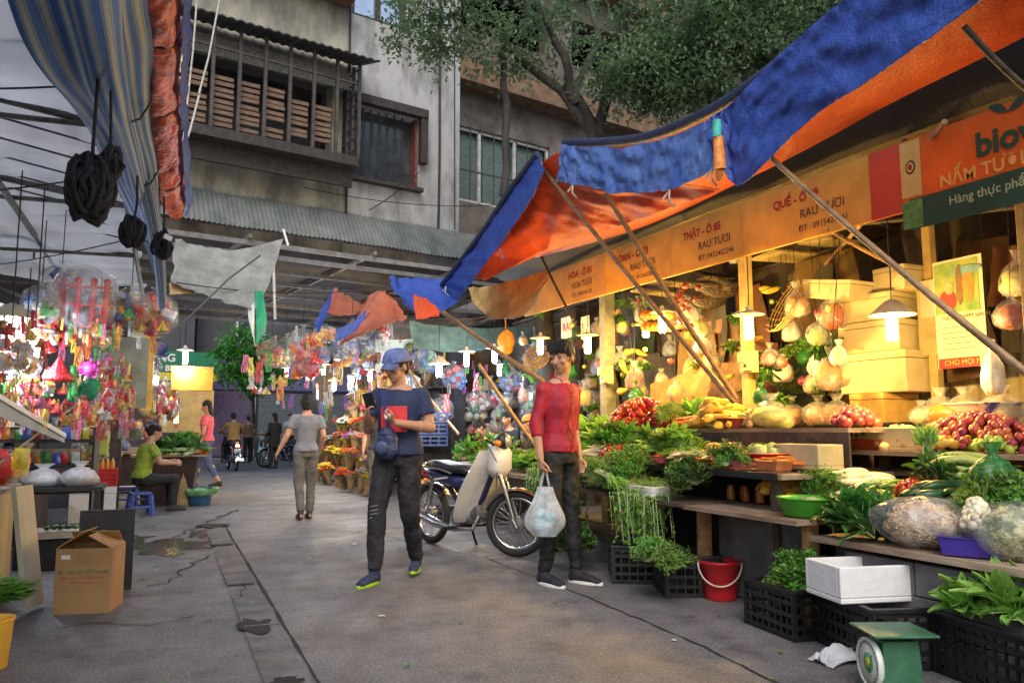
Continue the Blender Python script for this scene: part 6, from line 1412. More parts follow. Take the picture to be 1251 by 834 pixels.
for x_ in (-2.0, -.6): MB().box((x_, 8.2, .56), (.02, .6, 1.1)).build('side_panel', WDK, t, world=True)
# ---- hanging ornaments
def hang(kind):
    def f():
        if kind == 'cone':
            mb = MB(); mb.lathe([(0, .16), (.012, .15), (.05, .07), (.09, .02), (.075, 0), (.03, .01), (0, .015)], 16, wob=.5)
            for i in range(26): a_ = i*.7; z_ = U(.01, .12); r__ = .09*(1-z_/.17); mb.leaf((r__*math.cos(a_), r__*math.sin(a_), z_), (math.cos(a_), math.sin(a_), -.4), (0, 0, 1), .035, .02)
            return one(mb, 'foil_ornament', OR)
        if kind == 'tassel':
            mb = MB().ell((0, 0, .16), (.02, .02, .02))
            for i in range(26): a_ = i*.9; mb.tube([(0, 0, .15), (.022*math.cos(a_), .022*math.sin(a_), .06), (.03*math.cos(a_), .03*math.sin(a_), U(-.02, .02))], .0035, 4)
            return one(mb, 'tassel', OR)
        if kind == 'lantern':
            mb = MB(); mb.lathe([(.03, 0), (.06, .02), (.095, .08), (.1, .12), (.095, .16), (.06, .22), (.03, .24)], 20)
            for i in range(10): a_ = i*.628; mb.tube([(.1*math.cos(a_)*math.sin(q/6*math.pi)+.03*math.cos(a_), .1*math.sin(a_)*math.sin(q/6*math.pi)+.03*math.sin(a_), .24*q/6) for q in range(7)], .004, 4)
            return one(mb, 'paper_lantern', OR)
        if kind == 'strip':
            mb = MB()
            for i in range(5): x = (i-2)*.022; mb.grid(lambda u, v, x=x, i=i: (x+.016*(v-.5)+.008*math.sin(u*7+i), .01*math.sin(u*9+i*2), -.32*u), 14, 1, thick=.002)
            return one(mb, 'ribbon_bunch', OR)
        if kind == 'ball':
            mb = MB().ell((0, 0, 0), .05)
            for i in range(60): d = Vector((rnd.gauss(0, 1), rnd.gauss(0, 1), rnd.gauss(0, 1))).normalized(); mb.leaf(d*.045, d+rv(.4), rv(), .03, .018)
            return one(mb, 'foil_pompom', OR)
        if kind == 'tube': return one(MB().lathe([(0, 0), (.02, 0), (.024, .02), (.02, .06), (.025, .10), (.02, .14), (.024, .19), (.018, .24), (0, .245)], 14, wob=.3), 'tinsel_garland', OR)
    return f
HG = {k: Proto(hang(k)) for k in ('cone', 'tassel', 'lantern', 'strip', 'ball', 'tube')}
HN = dict(cone='foil cone ornament', tassel='tassel ornament', lantern='paper lantern', strip='bunch of ribbons', ball='foil pompom', tube='tinsel garland')
def orn(kind, px, py, Y, sc, cn_, col, label=None, where='left stall'):
    HG[kind].put(A(px, py, Y=Y), (U(-.1, .1), U(-.1, .1), U(0, 3)), sc, label or '%s %s hanging among the trinkets of the %s' % (cn_, HN[kind], where), 'lantern' if kind == 'lantern' else 'ornament', None if label else '%s %ss of the %s' % (cn_, HN[kind], where), col)
orn('cone', 70, 466, 6.6, 1.15, 'red', (.75, .02, .04), 'large glossy red foil cone hanging in the middle of the left stall')
orn('tube', 91, 484, 6.6, .95, 'green', (.02, .45, .08), 'tall green tinsel garland beside the large red cone'); orn('tube', 86, 490, 6.65, .95, 'green', (.02, .35, .08), 'second green tinsel garland behind the tall one')
tag(MB().ell(A(108, 476, Y=6.7), (.07, .02, .085), (0, .5, 0), 20, 12, 0, .3, 3).build('green_fan', M('green_foil', (.01, .25, .12), .3, .3, 9, .3)), 'dark green fan shaped ornament beside the garlands', 'fan ornament')
orn('ball', 110, 450, 6.9, 1.2, 'magenta', (.7, .06, .45), 'magenta pompom above the dark green fan')
kk = 0; CLL = [CL[q_] for q_ in (0, 8, 0, 4, 1, 0, 3, 6, 2, 8)]
for (x0, x1, y0, y1, n, Y) in ((0, 150, 395, 425, 34, 7.2), (0, 60, 450, 500, 22, 6.4), (20, 150, 470, 515, 40, 7.0), (115, 160, 440, 520, 30, 8.2), (60, 200, 385, 412, 30, 7.6), (130, 165, 430, 520, 20, 9.5), (180, 220, 480, 515, 18, 12.6), (0, 60, 395, 440, 16, 6.0)):
    for i in range(n):
        cn_, cc = CLL[(kk*7+kk//3) % 10]; kd_ = ('cone', 'tassel', 'strip', 'tassel', 'strip', 'cone', 'tube')[kk % 7]; kk += 1
        for h_ in range(3): orn(kd_ if kd_ != 'lantern' or h_ else 'ball', U(x0, x1), U(y0, y1), Y+U(-.4, .5), U(.26, .6), cn_, cc)
# red lantern bundle in clear film, and big clear bags
def bigbag(px, py, Y, rx, rz_, label, col=None, lanterns=0, film=None):
    c = A(px, py, Y=Y); t = thing('hanging_bag', label, 'bag', c)
    mb = MB(); mb.lathe([(0, -rz_), (rx*.6, -rz_*.97), (rx*.95, -rz_*.6), (rx, 0), (rx*.9, rz_*.6), (rx*.4, rz_*.95), (rx*.1, rz_*1.05), (rx*.25, rz_*1.25)], 26, wob=.4); mb.build('film', film or FILM, t)
    mb = MB()
    for i in range(lanterns or 14):
        p = Vector((U(-.6, .6)*rx, U(-.6, .6)*rx, U(-.75, .6)*rz_)); mb.box(p, (rx*U(.3, .6), rx*U(.2, .4), rx*U(.3, .7)), (U(0, 3), U(0, 3), U(0, 3)), i % len(col)) if i % 3 else mb.ell(p, (rx*.26, rx*.26, rx*.3), (U(0, 3), U(0, 3), 0), 10, 7, i % len(col), .9, 4)
    mb.build('contents', [M('bag_fill_%s' % k, v, .5, .3, 14, .2) for k, v in col], t)
    MB().cyl((0, 0, rz_*1.1), (0, 0, rz_*1.1+.5), .004, n=4).build('cord', WIRE, t); return t
RC = [('red', (.65, .03, .03)), ('gold', (.7, .42, .08)), ('white', (.7, .68, .66)), ('pink', (.7, .2, .25)), ('blue', (.1, .2, .5)), ('green', (.08, .3, .1)), ('orange', (.75, .2, .04))]
D = dict(RC); rc = lambda *k: [(q, D[q]) for q in k]
lt = thing('lantern_bundle', 'bundle of red framed lanterns wrapped in clear film in the left stall', 'lantern', A(103, 372, Y=7.2))
mb = MB()
for x in (-.16, -.05, .06, .16):
    mb.cyl((x, 0, -.2), (x, 0, .18), .022, n=8); mb.ell((x, 0, .2), .03, n if 0 else None, 10, 6)
for z in (-.18, 0, .15): mb.beam((-.2, .01, z), (.2, .01, z), .02, .02)
mb.build('red_frames', M('bag_fill_red', ()) if 0 else M('lantern_red', (.7, .05, .06), .4, .3, 9, .2, trans=.3), lt)
mb = MB()
for i in range(12): mb.ell((-.18+.033*i, 0, -.25+U(-.04, .04)), (.02, .02, .045), None, 8, 6, i % 3)
mb.build('fringe', [M('fringe_gold', (.7, .4, .08), .4), M('fringe_red', (.7, .06, .03), .4), M('fringe_cream', (.7, .65, .5), .4)], lt)
mb = MB(); mb.lathe([(0, -.24), (.17, -.22), (.24, -.05), (.24, .12), (.18, .25), (.05, .32), (0, .33)], 24, wob=.4); mb.build('film', FILM, lt)
bigbag(160, 375, 7.6, .17, .17, 'big clear bag of trinkets hanging right of the red lantern bundle', rc('white', 'gold', 'red', 'blue'), 16)
bigbag(190, 382, 7.8, .2, .19, 'wide clear bag with red and orange toys near the canopy edge', rc('red', 'orange', 'white', 'gold'), 18)
bigbag(50, 372, 6.9, .14, .15, 'clear bag with yellow green toys left of the red lantern bundle', rc('gold', 'green', 'white', 'blue'), 12)
bigbag(12, 432, 6.0, .13, .13, 'clear bag of tan goods beneath the leftmost lamp', rc('gold', 'white', 'white'), 10); bigbag(30, 440, 6.1, .11, .12, 'smaller clear bag of tan goods beneath the leftmost lamp', rc('gold', 'white'), 8)
bigbag(120, 420, 8.2, .16, .12, 'clear bag of yellow trinkets under the red lantern bundle', rc('gold', 'white', 'green'), 12); bigbag(75, 345, 8, .18, .16, 'dim clear bag high behind the red lantern bundle', rc('pink', 'blue', 'white'), 12)
# grey board, amber pole, white rail
tag(MB().box(A(158, 455, Y=9.2), (.36, .03, .75)).build('grey_board', M('grey_green_board', (.30, .34, .28), .6, .15, 4)), 'grey green board hanging behind the slanting pole', 'board')
q = A(180, 460, Y=11.6); tag(MB().box((q.x, q.y, 1.86), (.14, .1, 1.0)).build('amber_panel', M('amber_panel_paint', (.75, .42, .06), .5, .2, 6)), 'narrow amber banner standing left of the cool lamps', 'banner')
tag(MB().box((q.x-.35, q.y+.3, 1.6), (.14, .14, 3.2)).build('dark_post', BAMD), 'dark post beside the narrow amber banner', 'post')
a, b = A(-20, 474, Y=5.2), A(78, 532, Y=6.6); t = thing('awning_rail', 'white rail with a hanging grey sheet slanting down at the left edge', 'rail', a.lerp(b, .5))
MB().beam(a, b, .03, .03).build('rail', M('white_enamel', (.75, .76, .8), .4, .1), t, world=True)
mb = MB(); mb.grid(lambda u, v: a.lerp(b, u)-Vector((0, -.02, .02+.10*v*(1-u*.7)))+Vector((0, .01*math.sin(u*20), 0)), 14, 4, thick=.004); mb.build('sheet', M('grey_blue_sheet', (.3, .36, .42), .5, .1), t, world=True)
# ---- far left stall: dark table, basket, goods, amber light box
t = thing('dark_stall_table', 'dark brown block table heaped with herbs beyond the blue stools', 'table', (.05, 12.9, 0))
MB().lathe([(0, 0), (.36, 0), (.36, .04), (.33, .05), (.40, .62), (.42, .70), (0, .70)], 4, (0, 0, 0), 0, False).build('body', M('dark_brown_lacquer', (.05, .028, .025), .35, .3, 3, .1), t)
bpy.data.objects['body'].scale = (1.55, 1.3, 1); bpy.data.objects['body'].rotation_euler = (0, 0, R(45)); MB().box((0, 0, .725), (1.05, .9, .03)).build('table_top', PLANK, t)
heap('broadd', (.2, 12.8, .75), .3, .3, .08, 11, 'dark herbs heaped on the dark brown table', 1.1); heap('herb', (.25, 12.75, .78), .14, .16, .20, 5, 'tall herbs rising from the dark brown table', .9); heap('long', (.15, 12.6, .74), .3, .2, .05, 6, 'flat herb bundles at the front of the dark brown table', 1.2)
heap('tomato', (.42, 12.6, .75), .12, .1, .04, 14, 'red peppers at the right end of the dark brown table', 1.1)
bs = basin('blue plastic waste basket with green bag liner beside the dark table', A(243, 617, Z=0), .19, .26, M('blue_basket_plastic', (.04, .12, .25), .4, .3), name='waste_basket', cat='basket')
tag(MB().lathe([(.19, .24), (.21, .265), (.2, .22), (.215, .16), (.2, .15)], 20, A(243, 617, Z=0), wob=.5).build('bag_liner', M('green_film_liner', (.25, .5, .22), .4, .2, 9, .3, trans=.3)), 'crumpled green bag folded over the rim of the blue waste basket', 'bag')
q = A(222, 618, Z=0); t = thing('broom', 'straw broom leaning against the dark brown table', 'broom', q); MB().tube([(0, .12, .8), (0, .06, .4)], .012, 6).build('handle', BAM, t); MB().lathe([(.02, .42), (.04, .38), (.11, .05), (.12, 0), (0, .01)], 16, wob=.4).build('bristles', M('straw', (.35, .24, .12), .8, .4, 30, .5, stretch=(3, 3, .3)), t)
for k, (cn_, cc) in enumerate((('amber', CL[8][1]), ('yellow', CL[1][1]), ('red', CL[0][1]), ('pink', CL[3][1]))*9): BG['b'].put(A(190+U(-16, 24), 497+U(-18, 18), Y=13.2+U(-.2, .3)), (0, 0, k), .85, cn_+' bag of goods heaped in the lit stall behind the seated woman', 'bag', cn_+' bags in the lit heap', cc)
t = thing('light_box', 'orange yellow box banner hanging below the cool white lamp', 'banner', A(234, 477, Y=12.8)); MB().box((0, 0, .18), (.58, .25, .36)).build('box_body', M('orange_yellow_board', (.70, .30, .03), .5, .15, 5, trans=.3), t); MB().box((0, -.13, .34), (.6, .01, .03)).build('trim', M('brown_trim', (.3, .14, .03), .5), t)
tag(MB().box(A(228, 502, Y=17.0), (1.0, .03, .85)).build('pale_backdrop', M('pale_yellow_backdrop', (.6, .45, .2), .6, .2, 5, trans=.2)), 'pale yellow backdrop glowing behind the far left lamp', 'backdrop')
# blue stools
BL = M('blue_stool_plastic', (.07, .12, .42), .4, .15, 5, .05)
def stool(loc, rz, label, n=1):
    t = thing('plastic_stool', label, 'stool', loc, rz); MB().box((0, 0, .285), (.25, .25, .03), taper=.97).build('seat', BL, t, bev=.012)
    mb = MB(); mb.box((0, .13, .2), (.22, .012, .03)); mb.box((0, -.13, .12), (.22, .012, .03)); mb.box((.13, 0, .12), (.012, .22, .03)); mb.box((-.13, 0, .12), (.012, .22, .03)); mb.build('brace', BL, t)
    for x in (-1, 1):
        for y in (-1, 1): MB().beam((.135*x, .135*y, 0), (.11*x, .11*y, .27), .045, .03).build('leg', BL, t)
stool(A(170, 630, Z=0)+Vector((0, .05, 0)), R(12), 'blue plastic stool in front of the seated woman, near the lane'); stool(A(152, 622, Z=0)+Vector((0, .3, 0)), R(5), 'paler blue plastic stool under the seated woman')
# ============================================================ FLOWER STALL AND HANGING GOODS IN THE MIDDLE
FLW = M('petal', (1, 1, 1), .5, .2, 20, .1, tint=True, trans=.3)
def flowerf(seed, n=16):
    def f():
        rr_ = random.Random(seed); t = thing('flower_bunch', '', 'flowers'); mb = MB(); st = MB()
        for i in range(n):
            a_ = i*2.4; r__ = .13*math.sqrt(i/n); p = Vector((r__*math.cos(a_), r__*math.sin(a_), .34-.5*r__+rr_.uniform(-.02, .02))); st.tube([(0, 0, 0), p], .003, 4)
            for k in range(9): d = Vector((math.cos(k*.7), math.sin(k*.7), .5)); mb.leaf(p, d+Vector((rr_.uniform(-.2, .2), rr_.uniform(-.2, .2), rr_.uniform(-.3, .6))), (0, 0, 1), .045, .03)
            for k in range(3): st.leaf(p*.75, (rr_.gauss(0, 1), rr_.gauss(0, 1), .2), (0, 0, 1), .09, .035)
        mb.build('blossoms', FLW, t); st.build('stems', H2, t); MB().lathe([(.02, 0), (.03, .02), (.09, .22), (.12, .27)], 14, wob=.3).build('wrapper', M('kraft_wrap', (.32, .20, .1), .7, .3, 8, .2), t); return t
    return f
FB = Proto(flowerf(3)); FC = [('orange', (.85, .25, .03)), ('yellow', (.85, .65, .04)), ('pink', (.8, .2, .35)), ('red', (.75, .03, .03)), ('white', (.8, .8, .78)), ('violet', (.35, .08, .5)), ('coral', (.85, .3, .18))]
for z in range(7):
    for i in range(11):
        y = 13.0+i*.48+U(-.1, .1); x = 3.05+.17*z+U(-.05, .05); cn_, cc = FC[rnd.randrange(7)]
        FB.put((x, y, .02+z*.31), (U(-.2, .2), U(-.5, -.1), U(0, 6)), U(1., 1.3), cn_+' wrapped bunch of flowers on the tiered flower stall', 'flowers', cn_+' bunches of the flower stall', cc)
t = thing('flower_rack', 'stepped wooden rack under the bunches of the flower stall', 'rack', (3.8, 15.4, 0))
for z in range(1, 7): MB().box((3.15+.17*z+.1, 15.4, .31*z-.02), (.22, 5.2, .03)).build('step', BAMD, t, world=True)
MB().box((4.5, 15.4, 1.1), (.05, 5.2, 2.2)).build('back_board', DKI, t, world=True)
wr = [('red', 'blue'), ('orange', 'red'), ('blue', 'white'), ('red', 'orange'), ('green', 'white'), ('gold', 'red')]
for i, (px, py, Y, rx, rz_, l, cc) in enumerate(((370, 422, 14, .28, .3, 'big bag of red and orange balls, leftmost of the middle stalls', rc('red', 'orange')), (372, 448, 14.2, .3, .18, 'bag of orange toys directly under the red ball bag', rc('orange', 'red')), (332, 432, 15, .26, .26, 'dim net bag of pink and yellow toys over the lane', rc('pink', 'gold', 'green')),
    (350, 430, 16, .2, .3, 'dark net bag between the pink net bag and the red ball bag', rc('green', 'blue')), (398, 408, 13, .2, .14, 'ochre bag under the bright orange tarpaulin scrap', rc('gold', 'orange')), (430, 415, 11.2, .14, .26, 'blue and white bag bundle under the fanned orange tarpaulin', rc('blue', 'white')),
    (452, 412, 11, .14, .26, 'clear bag bundle with blue goods above the blue cap', rc('blue', 'white', 'green')), (470, 408, 10.8, .13, .24, 'clear bag bundle with red and white goods above the blue cap', rc('white', 'red')), (415, 425, 12, .14, .2, 'white bag bundle left of the blue and white one', rc('white', 'blue')), (395, 432, 14, .12, .2, 'violet bag behind the ochre bag', rc('pink', 'blue')),
    (520, 440, 12, .2, .2, 'blue bag bundle hanging behind the nearest cool lamp', rc('blue', 'green')), (555, 460, 12, .2, .2, 'dark blue bag bundle behind the middle cool lamp', rc('blue', 'red')), (625, 465, 11.6, .2, .18, 'red bag bundle behind the right cool lamp', rc('red', 'blue')), (500, 470, 12.4, .2, .2, 'pale bag bundle behind the cap wearer', rc('white', 'blue')), (585, 490, 12.4, .2, .2, 'pale bag bundle low behind the seated women', rc('white', 'green', 'pink')), (540, 500, 12.2, .2, .2, 'mixed bag bundle low behind the crouching seller', rc('white', 'gold', 'blue')), (650, 490, 11.2, .2, .2, 'green bag bundle behind the head of the red shirted man', rc('green', 'white')))):
    bigbag(px, py, Y, rx, rz_, l, cc, 14)
for k in range(190):
    cn_, cc = CL[(k*3) % 10]; orn(('strip', 'tassel', 'cone', 'strip')[k % 4], U(300, 665), U(415, 500), U(11.5, 15.5), U(.5, 1.0), cn_, cc, where='middle stalls')
t = thing('blue_crate_stack', 'stack of blue plastic crates behind the cap wearer', 'crates', A(520, 545, Y=10.5))
for k in range(3):
    mb = MB()
    for z in (0, .06, .12): mb.box((0, -.2, .02+k*.16+z), (.5, .02, .025))
    for x in (-.24, -.12, 0, .12, .24): mb.box((x, -.205, .08+k*.16), (.02, .02, .15))
    mb.box((0, 0, .02+k*.16), (.5, .4, .02)); mb.build('crate', M('blue_crate_plastic', (.02, .06, .22), .4, .2), t)
# ============================================================ THE CROWDED PASSAGE, LEFT AND RIGHT, AND SCRAPS ON THE GROUND
rb = random.Random(5)
PIL = [('red', (.6, .05, .04)), ('gold', (.65, .42, .08)), ('green', (.08, .3, .08)), ('cream', (.6, .55, .42)), ('blue', (.08, .15, .45)), ('brown', (.25, .14, .07)), ('pink', (.6, .18, .28))]
def bench(x, y, dx, dy, h, label):
    t = thing('market_bench', label, 'bench', (x, y, 0)); MB().box((x, y, h-.02), (dx, dy, .04)).build('top', PLANK, t, world=True); MB().box((x, y, h/2-.03), (dx*.92, dy*.96, h-.05)).build('skirt', M('dark_bench_cloth', (.05, .04, .05), .85, .3, 5, .3), t, world=True)
bench(-1.9, 9.6, 1.5, 1.6, .55, 'low cloth covered bench heaped with small goods behind the display shelf')
bench(-1.5, 14.2, 1.6, 2.2, .7, 'cloth covered bench of goods behind the herb table')
bench(-.9, 18.5, 1.4, 5, .7, 'long cloth covered bench on the left of the dark passage')
bench(4.6, 20.5, 1.6, 4.5, .7, 'long cloth covered bench on the right of the dark passage')
bench(5.4, 12.4, 1.2, 2.6, .8, 'cloth covered bench behind the far vegetable table')
def pile(x0, x1, y0, y1, z0, z1, n, where, s0=.6, s1=1.1):
    for i in range(n):
        n_, c_ = PIL[rb.randrange(7)]; BG['ab'[i % 2]].put((rb.uniform(x0, x1), rb.uniform(y0, y1), z0+(z1-z0)*(i//(max(1, n//4)))/4), (rb.uniform(-.3, .3), rb.uniform(-.3, .3), i), rb.uniform(s0, s1), '%s bag of goods in the heap %s' % (n_, where), 'bag', '%s bags in the heap %s' % (n_, where), c_)
pile(-2.5, -1.3, 8.9, 10.3, .55, 1.2, 34, 'behind the display shelf', .5, .9); pile(-2.1, -.9, 13.2, 15.2, .7, 1.4, 30, 'on the bench behind the herb table'); pile(-1.4, -.4, 16.4, 20.8, .7, 1.5, 36, 'on the long left bench of the passage', .8, 1.4)
pile(4.0, 5.2, 18.6, 22.4, .7, 1.5, 36, 'on the long right bench of the passage', .8, 1.4); pile(4.9, 5.9, 11.3, 13.5, .8, 1.7, 36, 'behind the far vegetable table', .7, 1.2)
for i in range(60):
    n_, c_ = PIL[rb.randrange(7)]; right = i % 2
    bigx = rb.uniform(3.9, 6) if right else rb.uniform(-2.6, -.1); y = rb.uniform(13.5, 22); z = rb.uniform(1.7, 3.1); kz = rb.uniform(.9, 1.5)
    o_ = BG['abw'[i % 3]].put((bigx, y, z), (0, 0, i), kz, '%s bag hanging from the beams on the %s of the passage' % (n_, 'right' if right else 'left'), 'bag', '%s bags hung on the %s of the passage' % (n_, 'right' if right else 'left'), c_)
    MB().cyl((0, 0, .24), (0, 0, (3.75-z)/kz), .003, n=4).build('cord', WIRE, o_)
for i, (x, y, z, wm) in enumerate(((-.9, 16.2, 2.35, False), (-.6, 18.8, 2.4, True), (3.9, 18.2, 2.3, False), (4.4, 20.5, 2.4, True), (-1.8, 9.4, 2.0, False), (5.3, 12.6, 2.2, False), (3.4, 21.5, 2.6, False), (.3, 21, 2.6, False))):
    lamp((x, y, z), ('first', 'second', 'third', 'fourth', 'fifth', 'sixth', 'seventh', 'eighth')[i]+' small %s lamp of those strung through the dark passage' % ('warm' if wm else 'cool'), wm, 24, top=3.7)
for (x0, y0, x1, y1, z, m_, l) in ((-2.6, 13.6, -.2, 16.2, 2.95, MATS['crumpled_grey_sheet'], 'grey plastic sheet roofing the first left stall of the passage'), (-2.6, 17, -.1, 20, 2.9, TB, 'blue plastic sheet roofing the second left stall of the passage'), (3.6, 17.8, 6, 21, 2.9, TF, 'faded orange sheet roofing the right bench of the passage'), (3.3, 12.6, 5.8, 15.2, 3.0, MATS['dark_brown_sheet'], 'dark brown sheet roofing the flower stall')):
    tarp([(x0, y0, z+.3), (x0, (y0+y1)/2, z+.25), (x0, y1, z+.3)] if x0 < 0 else [(x1, y0, z+.3), (x1, (y0+y1)/2, z+.25), (x1, y1, z+.3)], [(x1, y0, z-.05), (x1, (y0+y1)/2, z-.2), (x1, y1, z-.05)] if x0 < 0 else [(x0, y0, z-.05), (x0, (y0+y1)/2, z-.2), (x0, y1, z-.05)], [m_, m_], l, 24, 14, .12, .12)
# goods walls: hung trinkets on a net behind the far vegetable table
for i in range(46):
    c_ = PIL[rb.randrange(7)]; o_ = BG['ab'[i % 2]].put((rb.uniform(5.3, 5.8), rb.uniform(7.4, 12.6), rb.uniform(1.0, 2.5)), (0, 0, i), rb.uniform(.7, 1.3), c_[0]+' bag pinned on the wall behind the seated sellers', 'bag', c_[0]+' bags on the wall behind the seated sellers', c_[1])
# scraps
SCR = Proto(lambda: one(MB().leaf((0, 0, 0), (1, 0, .05), (0, 0, 1), .07, .035, 0, .15), 'leaf_scrap', H1))
for i in range(70):
    x = rb.choice((rb.uniform(-.6, .4), rb.uniform(2.2, 3.1), rb.uniform(.4, 2.6))); SCR.put((x, rb.uniform(2.6, 9), .006), (0, 0, rb.uniform(0, 6)), rb.uniform(.3, 1), 'small torn green leaf lying on the concrete of the lane', 'leaf', 'torn leaves on the lane')
PSC = Proto(lambda: one(MB().grid(lambda u, v: ((u-.5)*.06, (v-.5)*.045, .004+.006*abs(noise.noise(Vector((u*3, v*3, 1))))), 4, 4), 'paper_scrap', MATS['white_paper'] if 'white_paper' in MATS else M('paper_scrap_white', (.6, .6, .58), .7)))
for i in range(14): PSC.put((rb.uniform(-.5, 2.8), rb.uniform(3, 11), .005), (0, 0, i), rb.uniform(.3, .9), 'small white paper scrap lying on the concrete of the lane', 'paper', 'paper scraps on the lane')
# ============================================================ PEOPLE
SKN = M('skin', (.46, .25, .16), .5, .1, 14, .06, spec=.4); SKD = M('skin_tanned', (.36, .18, .11), .5, .1, 14, .06, spec=.4)
HAIR = M('black_hair', (.012, .009, .008), .45, .4, 60, .8, stretch=(3, 3, .6)); EYE = M('eye_dark', (.01, .008, .008), .2); EYW = M('eye_white', (.38, .34, .31), .3, .05); LIP = M('lips', (.40, .15, .12), .45, .1)
SOLEW = M('white_sole', (.72, .72, .7), .5, .1, 20, .2)
def person(label, loc, rz, H=1.70, J=None, skin=None, hair='short', head=(0, 0), shirt=None, sleeve='short', pants=None, leg='long', shoes=None, sole=None, vox=.012, hem=-.06, fem=False, hands=None, coat=False, build=1., lowshoe=False, hatf=None):
    """joints in a frame facing +Y, its right hand on +X; J overrides them (metres, for a height of 1.70)"""
    k = H/1.70; t = thing('person', label, 'person', loc, rz)
    j = dict(pel=(0, 0, .93), chest=(0, .01, 1.22), neck=(0, 0, 1.42), head=(0, .03, 1.575), shR=(.175, 0, 1.385), shL=(-.175, 0, 1.385), elR=(.215, -.01, 1.11), elL=(-.215, -.01, 1.11), wrR=(.22, .06, .86), wrL=(-.22, .06, .86),
             hiR=(.085, 0, .90), hiL=(-.085, 0, .90), knR=(.095, .02, .49), knL=(-.095, .02, .49), anR=(.10, 0, .085), anL=(-.10, 0, .085), ftR=(0, 1), ftL=(0, 1))
    if J: j.update(J)
    
    for a_ in ('shR', 'shL'): x_, y_, z_ = j[a_]; j[a_] = (x_*.96, y_, z_-.022)
    q = {a: (Vector(b)*k if len(b) == 3 else Vector((b[0], b[1], 0)).normalized()) for a, b in j.items()}
    B = build; skin = skin or SKN
    side = (q['shR']-q['shL']).normalized(); up = (q['neck']-q['pel']).normalized(); fr = up.cross(side).normalized(); hside = (q['hiR']-q['hiL']).normalized(); hf = Vector((0, 0, 1)).cross(hside).normalized()
    def torso(mb, g0_, lo, hi, bust=0.):
        P, C, N = q['pel'], q['chest'], q['neck']; S_ = []
        for u, c_, a, b in ((-.12, 0, .135, .095), (-.04, 0, .155, .108), (.06, 0, .152, .104), (.22, 0, .132, .092), (.42, 0, .14, .10), (.62, 0, .16, .112), (.78, 0, .168, .11), (.88, 0, .158, .095), (.95, 0, .115, .078), (1.02, 0, .07, .06)):
            if u < lo or u > hi: continue
            g_ = g0_ + (.014 if g0_ and u < .1 else (.006 if g0_ and u < .3 else 0))
            c = P.lerp(C, u/.6) if u < .6 else C.lerp(N, (u-.6)/.4)
            f = min(1, max(0, u)); sd = hside.lerp(side, f).normalized(); ff = hf.lerp(fr, f).normalized()
            if fem and .1 < u < .3: a *= .92
            S_.append((c, (a*B+g_)*k*(.95 if fem else 1), (b*B+g_)*k, sd, ff))
        mb.loft(S_, 20); return mb
    # head frame
    hy, hp = head; Rh = Matrix.Rotation(math.atan2(fr.y, fr.x)-math.pi/2+R(hy), 3, 'Z') @ Matrix.Rotation(R(hp), 3, 'X')
    hd = q['head']; hp_ = lambda x, y, z: hd + Rh @ Vector((x*k, y*k, z*k))
    hr = (0, 0, 0); re = (Rh.to_euler()[:])
    mb = MB(); torso(mb, 0, -1, 2)
    mb.cap(q['neck']-up*.05*k, hp_(0, -.015, -.04), .058*k, .052*k)
    mb.ell(hp_(0, -.008, .025), (.074*k, .092*k, .092*k), re, 20, 14); mb.ell(hp_(0, .03, -.035), (.055*k, .058*k, .075*k), re, 18, 12); mb.ell(hp_(0, .055, -.085), (.026*k, .022*k, .02*k), re)
    mb.cap(hp_(0, .083, .012), hp_(0, .104, -.022), .009*k, .014*k); mb.ell(hp_(.04, .062, -.02), (.022*k, .02*k, .02*k), re); mb.ell(hp_(-.04, .062, -.02), (.022*k, .02*k, .02*k), re)
    mb.ell(hp_(0, .075, -.052), (.022*k, .014*k, .012*k), re)
    for s_ in (-1, 1): mb.ell(hp_(s_*.077, -.005, -.005), (.012*k, .018*k, .031*k), re)
    for s_, a in ((1, 'R'), (-1, 'L')):
        sh, el, wr, hi_, kn, an = (q[n_+a] for n_ in ('sh', 'el', 'wr', 'hi', 'kn', 'an'))
        sr = .048 if shirt else .06; mb.ell(sh, sr*k*B); mb.cap(q['neck']-up*.07*k, sh, .045*k, sr*.9*k)
        mb.cap(sh, el, .048*k*B, .040*k*B); mb.cap(el, wr, .042*k*B, .027*k); m_ = el.lerp(wr, .3); mb.ell(m_, .042*k*B)
        lk = .8 if leg == 'long' and pants else 1.; mb.cap(hi_, kn, .088*k*B*lk, .056*k*B*lk); mb.cap(kn, an, .056*k*B*lk, .036*k*lk**.5); mb.ell(kn.lerp(an, .3)-q['ft'+a]*.015*k, (.052*k*lk, .052*k*lk, .09*k))
        f_ = q['ft'+a]; mb.cap(an-Vector((0, 0, .04*k))-f_*.03*k, an+f_*.13*k-Vector((0, 0, .06*k)), .034*k, .026*k)
        # hand: palm, four fingers of unequal length, thumb from the side
        hs = (hands or {}).get(a, {}); fd = (wr-el).normalized(); dr = Vector(hs.get('dir', fd)).normalized(); pn = Vector(hs.get('palm', (-s_, 0, 0))); pn = (pn-dr*pn.dot(dr)).normalized(); ac = dr.cross(pn).normalized(); cu = hs.get('curl', 18); thd = hs.get('thumb', 1)
        if (ac.dot(Vector(hs.get('tside', (0, 1, 0))))) < 0: ac = -ac
        p0 = wr; p1 = wr+dr*.085*k
        mb.loft([(p0, .024*k, .019*k, ac, pn), (p0.lerp(p1, .5), .036*k, .016*k, ac, pn), (p1, .041*k, .013*k, ac, pn)], 14)
